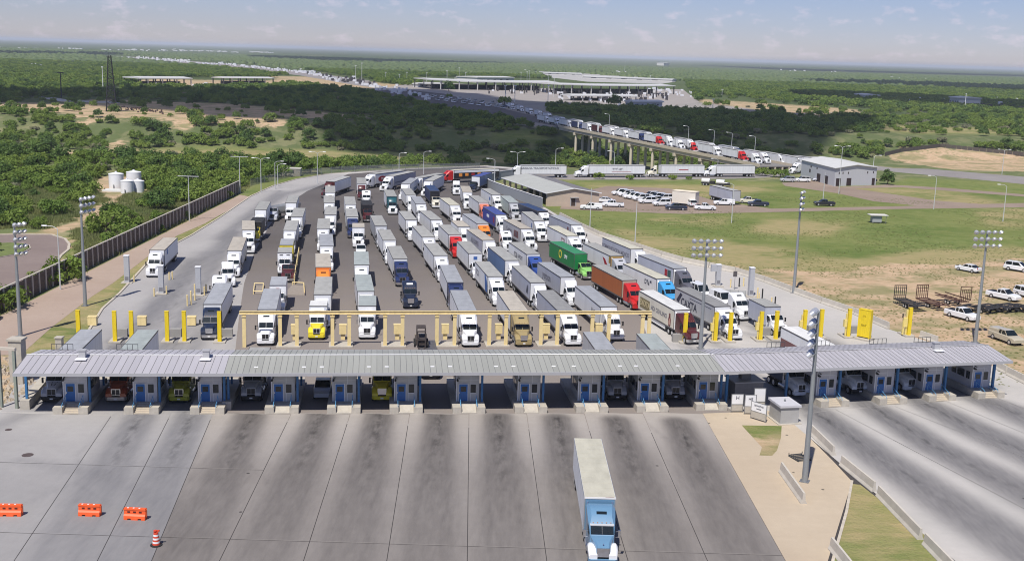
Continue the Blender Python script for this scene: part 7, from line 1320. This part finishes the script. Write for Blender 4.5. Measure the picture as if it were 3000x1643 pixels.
def thicket(name, P_, s0, s1, seed):
    # far clumps joined into one mesh of rough lumps
    rs = np.random.RandomState(seed); n = len(P_); V = []; F = []
    ico = [(math.cos(a)*r, math.sin(a)*r, z) for r, z in ((1, 0), (.85, .55)) for a in np.linspace(0, 6.283, 6)[:-1]]+[(0, 0, .9)]
    ico = np.array(ico); fc = [(i, (i+1) % 5, 5+(i+1) % 5, 5+i) for i in range(5)]; ft = [(5+i, 5+(i+1) % 5, 10) for i in range(5)]
    tri = np.array([t_ for q in fc for t_ in ((q[0], q[1], q[2]), (q[0], q[2], q[3]))]+ft)
    s = rs.uniform(s0, s1, (n, 1, 1)); an = rs.uniform(0, 6.28, n); c, s_ = np.cos(an), np.sin(an)
    v = ico[None]*s*(1+rs.uniform(-.25, .25, (n, 11, 1))); v[:, :, 2] *= .85; x = v[:, :, 0]*c[:, None]-v[:, :, 1]*s_[:, None]; y = v[:, :, 0]*s_[:, None]+v[:, :, 1]*c[:, None]
    v = np.stack([x+P_[:, 0:1], y+P_[:, 1:2], v[:, :, 2]+P_[:, 2:3]], 2).reshape(-1, 3); f = (tri[None]+np.arange(n)[:, None, None]*11).reshape(-1, 3)
    me = grid_mesh(name, v, f); me.materials.append(LFF); return struct(obj(name, me), 'stuff')
LFF = leafmat('far_brush', (.060, .098, .032), (.095, .138, .050), .0)
k1 = rs_.choice(3, len(f1)); src = []
for i in range(3): o = thing('dark_tree' if i == 1 else 'mesquite_tree', ('rounded tree at the near edge of the far port brush, %s of three' % ORD[i]), 'tree', (-120+i*30, 1010, 0)); src.append(obj('crown', FCR[i], o)); obj('trunk', TRK[i], o)
gn_scatter('far_scrub', f1[:, :3], k1, rs_.uniform(.9, 1.6, len(f1)), src)
thicket('distant_scrub', f2, 4.5, 9, 5)
# tufts of tall grass on the verge and under the brush
def tuft(seed):
    rs = np.random.RandomState(seed); n = 60; c = rs.normal(size=(n, 2))*.45; an = rs.uniform(0, 6.28, n); h = rs.uniform(.25, .75, n); w = .05; V = []
    for i in range(n): dx, dy = math.cos(an[i])*w, math.sin(an[i])*w; lx, ly = rs.normal(size=2)*.15; V += [(c[i, 0]-dx, c[i, 1]-dy, 0), (c[i, 0]+dx, c[i, 1]+dy, 0), (c[i, 0]+lx, c[i, 1]+ly, h[i])]
    return grid_mesh('tuft', np.array(V), np.arange(n*3).reshape(-1, 3))
LG = leafmat('verge_grass', (.13, .19, .055), (.24, .26, .11), .2); tf = tuft(1); tf.materials.append(LG); to = obj('tuft', tf); p = G(440, 600); to.location = (p.x, p.y, 0); struct(to, 'stuff')
gx = RS.uniform(-190, -76, 16000); gy = RS.uniform(150, 345, 16000); uu2, vv2 = PX(gx, gy); bad = np.zeros(len(gx), bool)
for p in CLEAR[3:7]+[NOTREE[len(CLEAR)+len(ROADS)+5]]+[NOTREE[len(CLEAR)+len(ROADS)+7]]: bad |= inpoly(uu2, vv2, p)
gk = ~bad; gn_scatter('tall_grass', np.stack([gx[gk], gy[gk], 0*gx[gk]], 1), np.zeros(gk.sum()), RS.uniform(.6, 1.5, gk.sum()), [to])
gx = RS.uniform(15, 190, 42000); gy = RS.uniform(140, 345, 42000); uu2, vv2 = PX(gx, gy); gk = inpoly(uu2, vv2, LAWN[0]); [gk.__iand__(~inpoly(uu2, vv2, q)) for q in [[(1600,560),(1690,565),(1780,545),(1960,552),(2100,590),(2300,608),(3200,588),(3200,608),(2300,622),(1740,610),(1740,620),(1600,615)]]]
cln = np.array([mnoise.noise(Vector((a*.05, b*.07, 7.))) for a, b in zip(gx, gy)]); gk &= (cln > -.05) & (RS.rand(len(gx)) < .75)
gn_scatter('lawn_tufts', np.stack([gx[gk], gy[gk], 0*gx[gk]], 1), np.zeros(gk.sum()), RS.uniform(.10, .27, gk.sum()), [to])
# ------------------------------------------------------------------ clouds overhead (their shadows lie on the plain) and the air
CLM = M('cloud_white', (.9, .9, .92), 1.); CLM.node_tree.nodes['Principled BSDF'].inputs['Specular IOR Level'].default_value = 0; CLM.node_tree.nodes['Principled BSDF'].inputs['Alpha'].default_value = .66
def cloud(poly, alt=1100., seed=0, amp=14, cell=26):
    pts = [G(u, v) for u, v in poly]; sh = Vector((SUND.x, SUND.y, 0))*(alt/SUND.z); P2_ = []
    n = len(pts)
    for i in range(n):
        a, b = pts[i], pts[(i+1) % n]; m = max(1, int((b-a).length/cell))
        for k in range(m):
            q = a.lerp(b, k/m); P2_.append(Vector((q.x+sh.x+amp*mnoise.noise(Vector((q.x*.02, q.y*.02, seed))), q.y+sh.y+amp*mnoise.noise(Vector((q.x*.02, q.y*.02, seed+9)))))) 
    r = delaunay_2d_cdt(P2_, [(i, (i+1) % len(P2_)) for i in range(len(P2_))], [], 1, 1e-3)
    bnd = len(r[0]); V = [(v.x, v.y, alt) for v in r[0]]; c = Vector((sum(v[0] for v in V)/bnd, sum(v[1] for v in V)/bnd)); 
    V2 = [(c.x+(v[0]-c.x)*.86, c.y+(v[1]-c.y)*.86, alt+110+60*mnoise.noise(Vector((v[0]*.01, v[1]*.01, seed)))) for v in V]
    F = [tuple(f) for f in r[2]]; ec = {}
    for f in F:
        for a, b in zip(f, f[1:]+f[:1]): ec[(a, b)] = 1
    sd = [(a, b, b+bnd, a+bnd) for (a, b) in ec if (b, a) not in ec]
    me = bpy.data.meshes.new('cloud'); me.from_pydata(V+V2, [], [f[::-1] for f in F]+[tuple(i+bnd for i in f) for f in F]+sd); me.materials.append(CLM); return struct(obj('cloud', me))
cloud([(-300,270),(200,272),(350,266),(700,272),(1000,256),(1250,262),(1500,298),(1750,318),(2000,325),(2300,335),(2560,352),(2590,375),(2350,412),(2250,422),(2100,398),(1900,380),(1760,370),(1690,380),(1640,420),(1560,440),(1450,436),(1200,396),(1000,380),(860,350),(620,342),(480,322),(250,306),(-300,306)], seed=1)
cloud([(2300,272),(2600,282),(2900,300),(3300,322),(3300,340),(2900,322),(2560,302),(2320,285)], seed=2); cloud([(2300,236),(2600,240),(3300,268),(3300,286),(2800,262),(2450,246)], 1100, 3, 20, 60)
cloud([(720,166),(1000,168),(1300,182),(1560,188),(1300,187),(1000,182),(760,172)], 1100, 4, 30, 200); cloud([(-300,153),(240,155),(400,160),(200,162),(-300,160)], 1100, 5, 30, 200); cloud([(2000,190),(2350,202),(2700,212),(3300,228),(3300,232),(2700,217),(2300,206)], 1100, 6, 20, 200)
hz = bpy.data.materials.new('haze_air'); hz.use_nodes = True; t = hz.node_tree; t.nodes.remove(t.nodes['Principled BSDF']); pv = node(t, 'ShaderNodeVolumePrincipled'); pv.inputs['Density'].default_value = HAZE; pv.inputs['Color'].default_value = (.84, .91, 1.0, 1); pv.inputs['Anisotropy'].default_value = -.12
t.links.new(pv.outputs[0], t.nodes['Material Output'].inputs['Volume']); struct(obj('haze', MB().box(-80000, 80000, -4000, 95000, -12, 62).mesh('haze', hz)), 'stuff')
